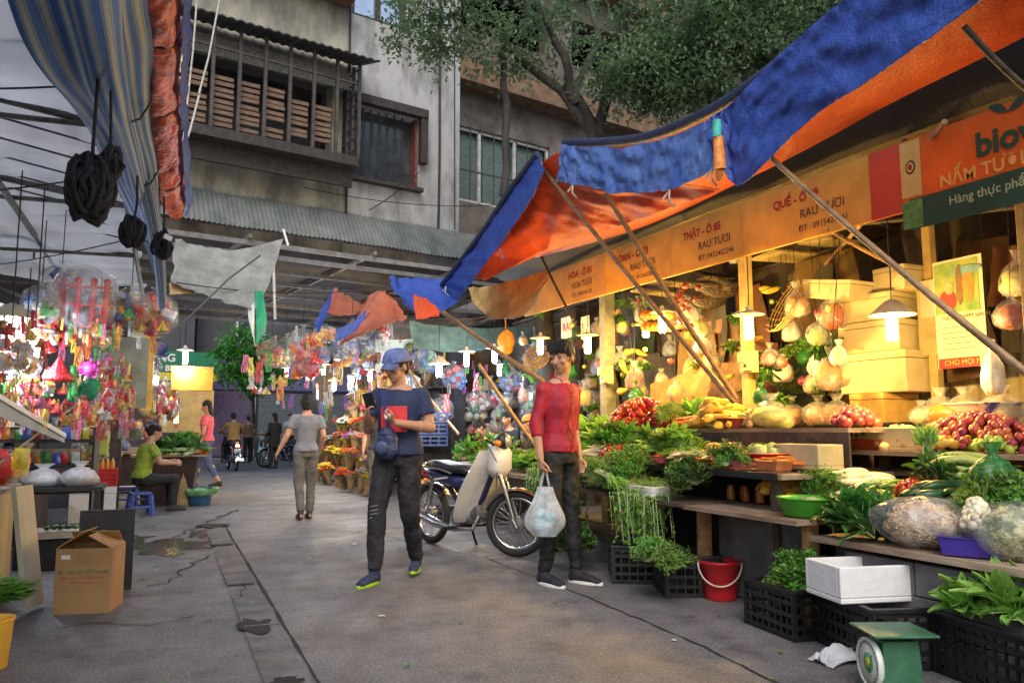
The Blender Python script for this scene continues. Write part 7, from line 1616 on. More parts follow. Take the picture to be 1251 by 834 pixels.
        for i, (o_, L) in enumerate(((.031, .070), (.0105, .078), (-.0105, .073), (-.031, .058))):
            c = p1+ac*o_*k-dr*.01*k; d = dr.copy(); r_ = .0088*k
            for sg_, fr_ in enumerate((.46, .30, .24)):
                ang = R(cu*(.7 if sg_ == 0 else 1.15)+i*2); ax = d.cross(pn).normalized(); d = Matrix.Rotation(ang, 3, ax) @ d; e_ = c+d*L*fr_*k; mb.cap(c, e_, r_, r_*.93, 8); c = e_; r_ *= .93
        c = p0.lerp(p1, .35)+ac*.026*k; d = (dr*.75+ac*.75+pn*.3*thd).normalized(); e_ = c+d*.045*k; mb.cap(c-ac*.008*k, e_, .013*k, .0105*k, 8); d = (dr*.9+ac*.15+pn*.5*thd).normalized(); mb.cap(e_, e_+d*.032*k, .0102*k, .009*k, 8)
    body = remeshed(mb, vox*.62 if vox < .01 else vox, 2)
    body.m = [0]*len(body.f)
    fe = MB()
    for s_ in (-1, 1):
        fe.ell(hp_(s_*.031, .0795, .014), (.0125*k, .005*k, .0038*k), re, 10, 6, 1)
        fe.cap(hp_(s_*.017, .086, .033), hp_(s_*.044, .077, .035), .0028*k, .0018*k, 6, 3)
    fe.ell(hp_(0, .0865, -.048), (.015*k, .005*k, .0036*k), re, 12, 6, 4); fe.ell(hp_(0, .086, -.054), (.012*k, .005*k, .004*k), re, 12, 6, 4)
    b2 = join(body, fe); b2.build('body', [skin, EYE, EYW, HAIR, LIP], t)
    # ---- clothes
    if shirt:
        mb = MB(); torso(mb, .014, hem, .99)
        ext = {'short': .62, 'long': 2.0, 'three': 1.45, 'none': .1}[sleeve]
        for a in 'RL':
            sh, el, wr = q['sh'+a], q['el'+a], q['wr'+a]; mb.ell(sh-up*.012*k, .058*k*B); mb.cap(q['neck']-up*.055*k, sh-up*.006*k, .050*k, .058*k); mb.cap(q['neck']-up*.11*k, sh-up*.03*k, .05*k, .055*k)
            if ext <= 1: mb.cap(sh-up*.01*k, sh.lerp(el, ext*.5), .062*k*B, .064*k*B, 16); mb.cyl(sh.lerp(el, ext*.35), sh.lerp(el, ext), .062*k*B, .066*k*B, 16)
            else:
                mb.cap(sh-up*.012*k, el, .058*k*B, .053*k*B); e_ = el.lerp(wr, ext-1.04); mb.cyl(el, e_, .056*k*B, .044*k*B, 16)
        s_ = remeshed(mb, vox, 3, folds(.008*k, 9, 5, loc[0]*7 if not isinstance(loc, Vector) else loc.x*7)); so_ = s_.build('shirt', shirt, t)
    if coat:
        mb = MB(); mb.loft([(q['pel']+Vector((0, 0, -.28)), .19, .14, hside, hf), (q['pel'], .175, .13, hside, hf), (q['chest'], .175, .13, side, fr)], 18); remeshed(mb, vox, 3, folds(.014, 7, 3)).build('coat_skirt', shirt, t)
    if pants:
        mb = MB(); P = q['pel']
        mb.loft([(P-Vector((0, 0, .10*k)), .150*k*B, .108*k, hside, hf), (P, .163*k*B, .116*k, hside, hf), (P+up*.05*k, .150*k*B, .100*k, hside, hf), (P+up*.08*k, .14*k*B, .094*k, hside, hf)], 20)
        for a in 'RL':
            hi_, kn, an = q['hi'+a], q['kn'+a], q['an'+a]; w_ = 1.25 if leg == 'wide' else 1.
            mb.cap(hi_-Vector((0, 0, .02*k)), kn, .098*k*B, .070*k*B*w_)
            if leg == 'short': pass
            else: mb.cyl(kn, an.lerp(kn, .04 if leg == 'long' else .3), .069*k*B*w_, .053*k*B*w_, 16); mb.ell(kn, .07*k*B*w_)
        remeshed(mb, vox, 3, folds(.012*k, 12, 9, 3.)).build('trousers', pants, t)
    if shoes:
        for s_, a in ((1, 'R'), (-1, 'L')):
            an, f_ = q['an'+a], q['ft'+a]; sd = Vector((f_.y, -f_.x, 0)); g0 = Vector((an.x, an.y, an.z-.085*k)); mb = MB()
            Z = Vector((0, 0, 1)); mb.loft([(g0-f_*.055*k+Z*.045*k, .026*k, .03*k, sd, Z), (g0-f_*.03*k+Z*.045*k, .036*k, .04*k, sd, Z), (g0+f_*.04*k+Z*.045*k, .038*k, .042*k, sd, Z), (g0+f_*.12*k+Z*.036*k, .043*k, .03*k, sd, Z), (g0+f_*.17*k+Z*.028*k, .036*k, .021*k, sd, Z), (g0+f_*.195*k+Z*.024*k, .018*k, .012*k, sd, Z)], 16)
            if not lowshoe: mb.cyl(g0+Z*.04*k, g0+Z*.105*k-f_*.005*k, .040*k, .042*k, 14)
            sh_ = remeshed(mb, min(vox, .008), 2).build('shoe', shoes, t)
            mb = MB(); n_ = 22; out = []
            for i in range(n_):
                a_ = 2*math.pi*i/n_; x = math.cos(a_)*(.044 if math.sin(a_) > -.2 else .038); y = .07+.138*math.sin(a_); out.append(g0+sd*x*k*(1-.25*abs(math.sin(a_))**3)+f_*y*k)
            zt_ = .024*k; mb.add([p+Z*.001 for p in out]+[p+Z*zt_ for p in out], [tuple(range(n_))[::-1], tuple(range(n_, 2*n_))]+[(i, (i+1) % n_, n_+(i+1) % n_, n_+i) for i in range(n_)], 0, False); mb.build('sole', sole or SOLEW, sh_, bev=.004)
    # ---- hair
    mb = MB()
    if hair in ('short', 'mop', 'bob', 'bun', 'long'):
        mb.ell(hp_(0, -.018, .042), (.083*k, .098*k, .090*k), re, 22, 16); mb.ell(hp_(0, -.055, -.005), (.07*k, .055*k, .075*k), re, 18, 12)
        if hair == 'mop':
            mb.ell(hp_(0, .032, .072), (.072*k, .062*k, .048*k), re, 18, 12); mb.ell(hp_(0, -.01, .075), (.083*k, .094*k, .062*k), re)
            for i in range(9): x = (i-4)*.017; mb.cap(hp_(x, .05, .10), hp_(x*1.08+.006, .092-abs(x)*.35, .043+.008*(i % 3)), .018*k, .007*k, 8)
            for s_ in (-1, 1): mb.cap(hp_(s_*.07, .02, .06), hp_(s_*.081, .012, .012), .018*k, .010*k, 8)
        if hair == 'bob':
            mb.ell(hp_(0, -.03, -.0), (.098*k, .088*k, .11*k), re, 22, 14); mb.ell(hp_(0, -.045, -.06), (.085*k, .06*k, .06*k), re)
        if hair == 'long': mb.ell(hp_(0, -.06, -.08), (.075*k, .05*k, .14*k), re, 18, 14)
        if hair == 'bun': mb.ell(hp_(0, -.12, .01), (.04*k, .04*k, .04*k), re)
        h_ = remeshed(mb, min(vox, .009), 2, lambda v: .006*noise.noise(v*38)+.004*noise.noise(v*90))
        h_.build('hair', HAIR, t)
    return t, q, hp_, Rh, re, k
# cap man ---------------------------------------------------------------
NAVY = M('navy_cotton', (.018, .03, .085), .8, .25, 12, .25); DENB = M('black_denim', (.010, .010, .016), .8, 0, 7, .4, col2=(.045, .045, .06), thr=(.5, .75), bscale=60, stretch=(1, 1, .6))
CAPB = M('blue_cap_cloth', (.05, .09, .30), .7, .4, 16, .3, col2=(.16, .2, .42))
m1, q, hp, Rh, re, k = person('man in blue cap and navy tee with red chest print, stepping forward with a phone', (1.61, 5.80, 0), R(146), 1.71,
    dict(pel=(0, 0, .93), hiR=(.085, .02, .90), hiL=(-.085, -.01, .90), knR=(.10, .17, .50), anR=(.09, .23, .085), knL=(-.10, .02, .485), anL=(-.085, -.22, .115), ftR=(.25, 1), ftL=(-.15, 1),
         shR=(.178, 0, 1.38), shL=(-.178, 0, 1.38), elR=(.23, .03, 1.10), wrR=(.165, .24, 1.20), elL=(-.245, .0, 1.11), wrL=(-.06, .235, 1.145), head=(.01, .055, 1.565)),
    SKN, 'short', (-22, -13), NAVY, 'short', DENB, 'long', M('navy_knit_shoe', (.02, .03, .09), .75, .4, 40, .4), M('lime_sole', (.35, .62, .02), .45, .15, 20), .0085, -.08,
    hands=dict(R=dict(dir=(-.25, .55, .75), palm=(-.7, -.2, .2), curl=34, tside=(-.4, .1, .6)), L=dict(dir=(.75, .35, .45), palm=(.2, -.3, .9), curl=38, tside=(0, .3, .8))), build=1.04)
mb = MB()
def capf(u, v):
    th = v*2*math.pi; ph = u*math.pi/2; r = 1.0+.02*noise.noise(Vector((math.cos(th)*3, math.sin(th)*3, u*4)))
    return hp(.094*math.cos(th)*math.cos(ph)**.75*r, -.012+.112*math.sin(th)*math.cos(ph)**.75*r, .042+.098*math.sin(ph)**.9*r)
mb.grid(capf, 12, 40, thick=.004); cp_ = mb.build('cap', CAPB, m1)
mb = MB(); mb.grid(lambda u, v: hp((v-.5)*.15*(1-.25*u*u), .088+.062*u*(1-(2*v-1)**2*.45)-abs(v-.5)**2*.16, .045-.03*u-.05*(v-.5)**2*1.6-.01*u*u), 8, 14, thick=.005); mb.build('brim', M('cap_brim_cloth', (.07, .1, .24), .7, .3, 14, .2), cp_)
mb = MB().ell(hp(0, -.012, .14), (.008, .008, .005)); mb.build('button', CAPB, cp_)
frv = Vector((0, 1, 0))
def on_chest(x, z, g_=.0):   # a point on the shirt front
    f = (z-.93)/(1.42-.93); b = (.104+.012*math.sin(math.pi*min(1, f)))*1.04; a = .165*1.04; xx = min(.98, abs(x)/(a+.014)); return Vector((x*k, ((b+.0235+g_)*math.sqrt(1-xx*xx)+.009)*k, z*k))
mb = MB(); mb.grid(lambda u, v: on_chest(-.105+.2*u, 1.08+.19*v), 16, 12); mb.build('chest_print', M('red_print', (.62, .035, .045), .6, .15, 20, .1), m1)
mb = MB(); mb.grid(lambda u, v: on_chest(.095-.03+.034*v-.035*u+.04*u*u*-1, 1.385-.31*u, .007), 18, 4, thick=.004)
bg_ = thing('crossbody_bag', 'navy crossbody bag hanging on the chest and hip of the man in the cap', 'bag', m1.location, R(146))
mb.build('strap', M('blue_strap', (.03, .05, .2), .6, .2, 30, .2), bg_)
mb = MB(); c = Vector((.03, .175, 1.0))*k; mb.ell(c, (.085, .048, .125), (0, 0, .1), 20, 14); mb.ell(c+Vector((0, .01, -.06)), (.09, .045, .07)); mb = remeshed(mb, .01, 3, folds(.006, 14, 14)); mb.build('pouch', M('navy_nylon', (.02, .03, .10), .45, .3, 14, .3), bg_)
mb = MB(); mb.tube([c+Vector((-.07, .035, .06)), c+Vector((0, .055, .072)), c+Vector((.07, .035, .06))], .003, 5); mb.ell(c+Vector((.02, .062, -.035)), (.055, .02, .05)); mb.build('front_pocket', M('navy_pocket', (.05, .07, .16), .5, .3, 20, .2), bg_)
ph_ = MB(); wr = q['wrR']; pc = wr+Vector((-.05, .09, .10)); ph_.box(pc, (.072, .009, .14), (R(-35), R(12), R(10))); fo = ph_.build('phone', M('phone_black', (.02, .02, .03), .15, .1), origin=(0, 0, 0)); fo.location = m1.location; fo.rotation_euler = (0, 0, R(146)); tag(fo, 'dark phone held up in the right hand of the man in the cap', 'phone')
wt = MB().box(q['wrL']+Vector((.055, .03, .045)), (.05, .03, .035), (.3, .2, .4)); fo = wt.build('folded_receipt', M('white_paper', (.75, .75, .75), .6, .05), origin=(0, 0, 0), bev=.004); fo.location = m1.location; fo.rotation_euler = (0, 0, R(146)); tag(fo, 'crumpled white paper pinched in the left hand of the man in the cap', 'paper')
mb = MB()
for z in (.55, .52, .495, .47): mb.box(Vector((.10, .233, z))*k, (.055, .006, .006), (0, .2, 0))
# denim knee tears
mb.build('knee_tears', M('pale_denim_thread', (.22, .22, .26), .8, .3, 40), m1)
# red shirted man ---------------------------------------------------------
REDS = M('crimson_shirt', (.33, .008, .028), .65, .25, 5, .2); BLKT = M('black_trousers', (.008, .008, .009), .75, .4, 8, .2)
BDIR = math.degrees(math.atan2(-.057, -.97)) if 0 else 183.5
m2, q, hp, Rh, re, k = person('young man in crimson shirt and black trousers holding a white carrier bag, head turned aside', (2.64, 5.14, 0), R(200), 1.76,
    dict(shR=(.163, 0, 1.368), shL=(-.163, .0, 1.368), elR=(.208, -.03, 1.115), wrR=(.225, .03, .875), elL=(-.20, -.045, 1.115), wrL=(-.185, .02, .87), knR=(.10, .03, .49), anR=(.11, -.05, .085), knL=(-.085, .03, .49), anL=(-.10, .06, .085), ftR=(.05, 1), ftL=(-.25, 1), head=(.01, .045, 1.575), hiR=(.08, 0, .9), hiL=(-.08, 0, .9)),
    SKN, 'mop', (-80, -13), REDS, 'three', BLKT, 'long', M('black_canvas_shoe', (.015, .016, .025), .75, .3, 30, .2), SOLEW, .0085, -.10, hands=dict(R=dict(curl=62, palm=(-.8, .3, 0), dir=(0, .15, -1)), L=dict(curl=26, palm=(.8, .1, 0))), build=.88, lowshoe=False)
mb = MB()     # collar and placket
mb.grid(lambda u, v: Vector(((.058+.014*v)*math.sin((u-.5)*5.3+3.1416)*k, (.004+(.062+.016*v)*math.cos((u-.5)*5.3+3.1416))*k, (1.445-.03*math.cos((u-.5)*5.3+3.1416)-.036*v)*k)), 30, 4, thick=.005)
mb.build('collar', REDS, m2)
CR_D = M('dark_crimson', (.14, .008, .016), .6, .2)
def front2(x, z): return Vector((x*k, (.104*.90+.032+.012*math.sin(math.pi*min(1, max(0, (z-.9)/.5))))*k*math.sqrt(max(.05, 1-(x/.18)**2)), z*k))
mb = MB(); mb.grid(lambda u, v: front2(-.012+.024*v, .905+.46*u), 20, 2); mb.build('placket', REDS, m2)
for i in range(6): MB().ell(front2(0, .95+.075*i)+Vector((0, .003, 0)), (.006, .003, .006)).build('button', CR_D, m2)
mb = MB(); mb.tube([front2(.11, 1.20)+Vector((0, .004, 0)), front2(.07, 1.15)+Vector((0, .005, 0)), front2(.03, 1.05)+Vector((0, .005, 0)), front2(.012, 1.0)+Vector((0, .005, 0))], .004, 6); mb.build('draw_cord', CR_D, m2)
# carrier bag in his hand
hb = m2.matrix_basis @ (q['wrR']+Vector((-.0, .0, -.105)))
rzr = Matrix.Rotation(R(200), 3, 'Z'); hloc = Vector(m2.location)+rzr @ (q['wrR']+Vector((-.012, .035, -.115)))
cb = thing('carrier_bag', 'white translucent carrier bag hanging from the right hand of the young man in red', 'carrier bag', hloc-Vector((0, 0, .44)), R(150))
def cbf(u, v):
    t_ = v*2*math.pi; z = .34*u; w_ = smooth_path([(.072, 0, 0), (.118, 0, 0), (.122, 0, 0), (.095, 0, 0), (.066, 0, 0), (.045, 0, 0)], u).x; q_ = 1+.10*noise.noise(Vector((math.cos(t_)*2, math.sin(t_)*2, u*2)))+.10*math.sin(t_*8)*(.25+u*.75)
    return Vector((math.cos(t_)*w_*q_*1.12, math.sin(t_)*w_*.62*q_, z+.012))
mb = MB(); mb.grid(cbf, 22, 46); mb.grid(lambda u, v: Vector((math.cos(v*6.283)*.076*u*1.05, math.sin(v*6.283)*.043*u, .012-.006*(1-u))), 4, 30)
mb.build('film', M('carrier_film', (.72, .78, .86), .3, .12, 9, .6, alpha=.58, trans=.3, bscale=30), cb)
mb = MB()
for s_ in (-1, 1):
    mb.grid(lambda u, v, s_=s_: Vector((s_*(.036-.026*u+.016*(v-.5)), .02*(v-.5)*2*(1-.5*u), .32+.135*u)), 10, 4, thick=.002)
mb.build('handles', MATS['carrier_film'], cb)
mb = MB(); mb.ell((0.02, 0, .08), (.07, .045, .06), None, 14, 10, 0, .3, 3); mb.ell((-.03, 0, .13), (.05, .035, .05), None, 14, 10, 1, .3, 3); mb.ell((.03, .01, .17), (.035, .03, .04), None, 12, 8, 0, .3, 3)
mb.build('contents', [M('pale_cyan_goods', (.35, .6, .7), .5, .4, 20), M('teal_goods', (.1, .35, .45), .5, .4, 20)], cb)
# woman walking away --------------------------------------------------------
person('woman seen from behind in grey tee and grey trousers walking up the lane', (1.60, 10.05, 0), R(2), 1.56,
    dict(knR=(.085, .06, .49), anR=(.08, .06, .085), knL=(-.085, -.0, .49), anL=(-.075, -.12, .10), elL=(-.27, -.05, 1.12), wrL=(-.36, .0, .93), elR=(.225, -.03, 1.12), wrR=(.215, .12, .93)),
    SKN, 'bob', (-6, -8), M('grey_blue_tee', (.17, .18, .22), .85, .12, 9, .2), 'short', M('grey_trousers', (.105, .10, .095), .85, .2, 8, .25), 'long', M('dark_slipper', (.03, .02, .02), .6), M('dark_sole', (.02, .02, .02), .6), .011, -.1, True, build=.98)
# woman partly hidden behind the man with the cap
person('person in dark top and loose khaki shorts walking behind the man in the cap', A(462, 626, Z=0), R(178), 1.55, dict(knR=(.09, .10, .48), anR=(.10, .02, .085), knL=(-.09, .05, .48), anL=(-.10, -.22, .12), wrR=(.26, .1, .9)),
    SKN, 'short', (0, 0), M('dark_blouse', (.05, .05, .06), .8), 'short', M('khaki_shorts', (.13, .115, .085), .85, .3, 8, .3), 'crop', M('dark_slipper', (0, 0, 0)), MATS['dark_sole'], .014, -.1, True)
# seated woman on the left
LIME = M('lime_blouse', (.26, .34, .03), .8, .25, 9, .3)
SIT = dict(pel=(0, 0, .50), chest=(0, .05, .78), neck=(0, .10, .97), head=(0, .16, 1.12), shR=(.165, .09, .93), shL=(-.165, .09, .93), elR=(.21, .18, .70), elL=(-.21, .2, .70), wrR=(.15, .40, .68), wrL=(-.13, .42, .70), hiR=(.09, .02, .47), hiL=(-.09, .02, .47), knR=(.13, .42, .46), knL=(-.12, .44, .44), anR=(.12, .40, .085), anL=(-.12, .46, .085))
person('woman in lime green blouse sitting on a blue stool and working with her hands', (-.30, 11.75, 0), R(-72), 1.62, SIT, SKN, 'bun', (0, -18), LIME, 'short', M('black_slacks', (.015, .015, .018), .8), 'long', MATS['dark_slipper'], MATS['dark_sole'], .012, -.06, True)
# woman in pink behind the herb table
person('woman in a pink top and blue jeans stepping past the herb table on the left', A(250, 597, Z=0), R(70), 1.66, dict(knR=(.09, .18, .50), anR=(.09, .22, .085), knL=(-.09, -.08, .49), anL=(-.09, -.30, .14)), SKN, 'long', (10, -10), M('pink_top', (.62, .10, .16), .75, .2, 9, .25), 'short', M('blue_jeans', (.06, .09, .2), .8, .3, 9, .2), 'crop', MATS['dark_slipper'], MATS['dark_sole'], .013, -.1, True)
# people at the far end
person('woman in a black coat standing near the end of the lane', A(334, 572, Z=0), R(30), 1.60, dict(wrR=(.12, .25, 1.0), wrL=(-.12, .25, 1.0)), SKN, 'long', (0, -5), M('black_coat', (.012, .012, .014), .8), 'long', MATS['black_slacks'], 'long', MATS['dark_slipper'], MATS['dark_sole'], .016, -.1, True, coat=True)
person('person in pale shirt and light hat standing beyond the woman in grey', A(352, 566, Z=0)+Vector((.3, 2, 0)), R(150), 1.68, None, SKN, 'short', (0, 0), M('pale_shirt', (.45, .5, .5), .8), 'short', MATS['black_slacks'], 'long', MATS['dark_slipper'], MATS['dark_sole'], .016)
# sellers behind the right hand tables
LEAN = dict(pel=(0, -.15, .80), chest=(0, .10, 1.0), neck=(0, .27, 1.12), head=(0, .37, 1.24), shR=(.17, .24, 1.08), shL=(-.17, .24, 1.08), elR=(.24, .45, .92), wrR=(.2, .66, .80), elL=(-.24, .42, .90), wrL=(-.2, .6, .80), hiR=(.09, -.14, .78), hiL=(-.09, -.14, .78), knR=(.1, -.05, .44), knL=(-.1, -.05, .44), anR=(.1, -.12, .085), anL=(-.1, -.12, .085))
c = A(595, 520, X=4.5); person('seller in a dark red shirt leaning over the far table of greens', (c.x+.25, c.y, -.05), R(82), 1.62, LEAN, SKN, 'short', (10, -35), M('dark_red_shirt', (.36, .015, .03), .75, .2, 9, .25), 'short', MATS['black_slacks'], 'long', MATS['dark_slipper'], MATS['dark_sole'], .012)
for px, X, l, sm, hr_, dz, rz_ in ((607, 5.0, 'seated woman in pale lilac blouse behind the leaning seller', M('lilac_blouse', (.32, .25, .33), .8, .25, 9, .2), 'bun', .12, 70), (628, 4.9, 'seated woman in dark jacket looking out between two poles', M('dark_jacket', (.02, .025, .03), .8, .3), 'short', .2, 110), (660, 4.7, 'person in black jacket with orange cap seated left of the red shirted man', MATS['black_coat'], 'short', .12, 60)):
    c = A(px, 500, X=X); tt = person(l, (c.x, c.y, dz), R(rz_), 1.62, SIT, SKN, hr_, (0, -8), sm, 'long', MATS['black_slacks'], 'long', MATS['dark_slipper'], MATS['dark_sole'], .014, -.06, True)
    b_ = MB().box((c.x, c.y, dz/2+.21), (.4, .4, .42+dz)); tag(b_.build('seat_box', BAMD), 'dark box on which the '+l.split(' looking')[0].split(' behind')[0].split(' seated')[0]+' sits', 'box')
    if 'orange' in l: mb = MB().grid(lambda u, v: tt[2](.098*math.cos(v*6.283)*math.cos(u*1.57)**.7, -.01+.115*math.sin(v*6.283)*math.cos(u*1.57)**.7, .045+.09*math.sin(u*1.57)), 8, 24, thick=.004); mb.build('cap', M('orange_cap', (.72, .22, .04), .6), tt[0])

# more shoppers deep in the market
for px, py, dz, l, sm, hr_, rz_ in ((378, 575, 0, 'shopper in a beige blouse standing at the flower stall', M('beige_blouse', (.4, .33, .24), .8), 'bun', -100), (540, 588, 0, 'shopper in a teal top standing beyond the parked motorbike', M('teal_top', (.05, .2, .22), .8), 'long', 150), (560, 585, 0, 'shopper in a white shirt standing beyond the parked motorbike', M('white_shirt', (.55, .55, .55), .8), 'short', -120), (302, 565, 0, 'shopper in a brown top near the far tree', M('brown_top', (.2, .12, .08), .8), 'short', 20), (228, 590, 0, 'vendor in a mustard top standing in the lit stall behind the herb table', M('mustard_top', (.45, .3, .05), .8), 'bob', 170)):
    person(l, A(px, py, Z=0), R(rz_), 1.58, dict(wrR=(.16, .25, 1.0), elR=(.22, .02, 1.1)), SKN, hr_, (0, -10), sm, 'short', MATS['black_slacks'], 'long', MATS['dark_slipper'], MATS['dark_sole'], .016, -.1, True)
# ============================================================ MOTORBIKES (built along +Y, front wheel forward)
CHR = M('chrome', (.6, .6, .62), .22, .15, 9, .05, metal=1.); TYR = M('tyre_rubber', (.018, .018, .018), .8, .3, 30, .3); PLA = M('cream_leg_shield', (.72, .70, .66), .3, .08, 6, .03, coat=.3); BPL = M('dark_blue_panel', (.02, .025, .09), .3, .2, 6, .03, coat=.3)
ALU = M('engine_alloy', (.32, .32, .33), .45, .3, 14, .2, metal=.8); VIN = M('black_vinyl', (.014, .014, .016), .42, .3, 30, .2); AMB = M('amber_lens', (.85, .22, .02), .2, .1); RLE = M('red_lens', (.6, .02, .02), .2, .1)
def wheel(y, z, r, name, p, tw=.032):
    w0 = thing(name, None, None, (0, y, z)) if 0 else None
    mb = MB(); mb.tube([(0, y+r*math.cos(a), z+r*math.sin(a)) for a in [i*math.pi/20 for i in range(40)]], tw, 10, closed=True); t_ = mb.build(name, TYR, p)
    mb = MB(); mb.tube([(0, y+(r-.036)*math.cos(a), z+(r-.036)*math.sin(a)) for a in [i*math.pi/20 for i in range(40)]], .017, 8, closed=True); mb.build('rim', CHR, t_)
    mb = MB()
    for i in range(36):
        a = i*math.pi/18; b = a+(.5 if i % 2 else -.5); s = .025 if i % 4 < 2 else -.025; mb.tube([(s, y+.035*math.cos(b), z+.035*math.sin(b)), (0, y+(r-.045)*math.cos(a), z+(r-.045)*math.sin(a))], .0022, 4)
    mb.build('spokes', CHR, t_)
    mb = MB(); mb.cyl((-.05, y, z), (.05, y, z), .04, n=18); mb.cyl((-.035, y, z), (.035, y, z), .065, n=18); mb.build('hub', ALU, t_); return t_
def motorbike(label, loc, rz, steer=0., shield=PLA, panel=BPL, lit=False, stand=True):
    t = thing('motorbike', label, 'motorbike', loc, rz); WB_ = 1.20; r = .285
    wheel(-WB_/2, r, r-.03, 'rear_wheel', t)
    # steered front end under its own parent
    fw_ = wheel(WB_/2, r, r-.03, 'front_wheel', t)
    mb = MB()
    for x in (-.065, .065): mb.tube([(x, WB_/2, r), (x, WB_/2-.06, r+.20), (x*.9, WB_/2-.14, r+.42)], [.017, .02, .022], 10); mb.cyl((x*1.2, WB_/2+.02, r-.03), (x*1.2, WB_/2-.02, r+.05), .022, n=10)
    fk = mb.build('fork', CHR, t)
    mb = MB(); mb.grid(lambda u, v: Vector(((v-.5)*.11, WB_/2+(r+.028)*math.cos(R(35+125*u)), r+(r+.028)*math.sin(R(35+125*u))-.02*(2*v-1)**2)), 20, 6, thick=.004); mb.build('front_fender', CHR, t)
    mb = MB(); mb.grid(lambda u, v: Vector(((v-.5)*.13, -WB_/2+(r+.03)*math.cos(R(40+140*u)), r+(r+.03)*math.sin(R(40+140*u))-.02*(2*v-1)**2)), 20, 6, thick=.004); mb.build('rear_fender', CHR, t)
    # leg shield: tall cream panel slanting down and back, wrapping the steering head
    def shl(u, v):
        s = 2*v-1; y = (.44, .40, .24, .12, .03)[0]*0+smooth_path([(0, .40, .92), (0, .36, .78), (0, .22, .55), (0, .10, .34), (0, .05, .27)], u).y; z = smooth_path([(0, .40, .92), (0, .36, .78), (0, .22, .55), (0, .10, .34), (0, .05, .27)], u).z
        w_ = smooth_path([(.16, 0, 0), (.22, 0, 0), (.25, 0, 0), (.22, 0, 0), (.16, 0, 0)], u).x; return Vector((s*w_, y-.05*abs(s)**2.2*1.0, z))
    mb = MB(); mb.grid(shl, 24, 20, thick=.008); mb.build('leg_shield', shield, t)
    mb = MB(); mb.loft([(Vector((0, .41, .99)), .08, .055, (1, 0, 0), (0, 1, 0)), (Vector((0, .44, .90)), .11, .075, (1, 0, 0), (0, 1, 0)), (Vector((0, .43, .76)), .115, .08, (1, 0, 0), (0, 1, 0)), (Vector((0, .43, .68)), .06, .05, (1, 0, 0), (0, 1, 0))], 18, pw=.6); mb.build('front_cowl', shield, t, bev=.0)
    mb = MB(); mb.ell((0, .47, 1.0), (.09, .065, .08)); mb.build('headlight_housing', VIN, t); mb = MB(); mb.ell((0, .515, 1.0), (.068, .03, .062)); mb.build('headlight', M('headlight_glass', (.6, .6, .6), .1, .05, metal=.5), t)
    mb = MB(); mb.tube([(-.31, .30, 1.02), (-.2, .36, 1.03), (-.08, .41, .97), (.08, .41, .97), (.2, .36, 1.03), (.31, .30, 1.02)], .012, 8); hb_ = mb.build('handlebar', VIN, t)
    for s in (-1, 1):
        MB().cyl((s*.21, .355, 1.03), (s*.33, .29, 1.02), .019, n=10).build('grip', VIN, hb_); MB().tube([(s*.19, .38, 1.04), (s*.24, .40, 1.03), (s*.33, .35, 1.01)], .005, 5).build('brake_lever', CHR, hb_)
        MB().tube([(s*.2, .37, 1.05), (s*.23, .34, 1.17)], .004, 5).ell((s*.25, .34, 1.20), (.05, .008, .032)).build('mirror', VIN, hb_)
        MB().ell((s*.13, .46, .985), (.032, .035, .028)).build('indicator', AMB, hb_); MB().ell((s*.13, -.52, .62), (.025, .03, .022)).build('indicator', AMB, t)
        MB().cyl((s*.085, -WB_/2+.02, r+.02), (s*.09, -.44, .64), .022, n=10).build('shock_absorber', CHR, t)
    mb = MB(); mb.loft([(Vector((0, .10, .70)), .06, .025, (1, 0, 0), (0, 0, 1)), (Vector((0, .0, .735)), .105, .045, (1, 0, 0), (0, 0, 1)), (Vector((0, -.2, .735)), .125, .05, (1, 0, 0), (0, 0, 1)), (Vector((0, -.4, .765)), .12, .05, (1, 0, 0), (0, 0, 1)), (Vector((0, -.56, .775)), .09, .035, (1, 0, 0), (0, 0, 1))], 20, pw=.75); mb.build('seat', VIN, t)
    mb = MB(); mb.loft([(Vector((0, .08, .60)), .07, .07, (1, 0, 0), (0, 0, 1)), (Vector((0, -.2, .63)), .11, .07, (1, 0, 0), (0, 0, 1)), (Vector((0, -.5, .68)), .10, .05, (1, 0, 0), (0, 0, 1)), (Vector((0, -.68, .70)), .05, .035, (1, 0, 0), (0, 0, 1))], 18, pw=.8); mb.build('side_panel', panel, t)
    mb = MB(); mb.ell((0, -.70, .68), (.055, .03, .04)); tl_ = mb.build('tail_light', M('lit_tail_light', (1, .2, .1), .3, 0, 1, 0, emit=(1, .25, .08), es=12) if lit else RLE, t)
    MB().box((0, -.76, .54), (.17, .006, .13)).build('number_plate', M('plate_white', (.6, .6, .58), .5), t)
    mb = MB(); mb.tube([(0, .38, .80), (0, .2, .48), (0, .05, .36), (0, -.15, .42), (0, -.35, .60)], .028, 10); mb.build('frame', BPL, t)
    mb = MB(); mb.ell((0, .0, .32), (.11, .14, .085)); mb.cyl((-.12, -.04, .31), (.12, -.04, .31), .085, n=20); mb.cyl((0, .06, .34), (0, .24, .37), .062, n=16)
    for i in range(6): mb.cyl((0, .10+i*.022, .35), (0, .108+i*.022, .351), .078, n=16)
    mb.build('engine', ALU, t)
    mb = MB(); mb.tube([(.06, .22, .33), (.11, .2, .22), (.14, -.05, .20), (.15, -.3, .23), (.155, -.62, .30)], [.018, .018, .024, .04, .045], 12); mb.build('exhaust', CHR, t)
    mb = MB(); mb.tube([(-.10, -.1, .32), (-.105, -.5, .33)], .05, 10); mb.ell((-.105, -WB_/2, .29), (.012, .09, .08)); mb.build('chain_case', panel, t)
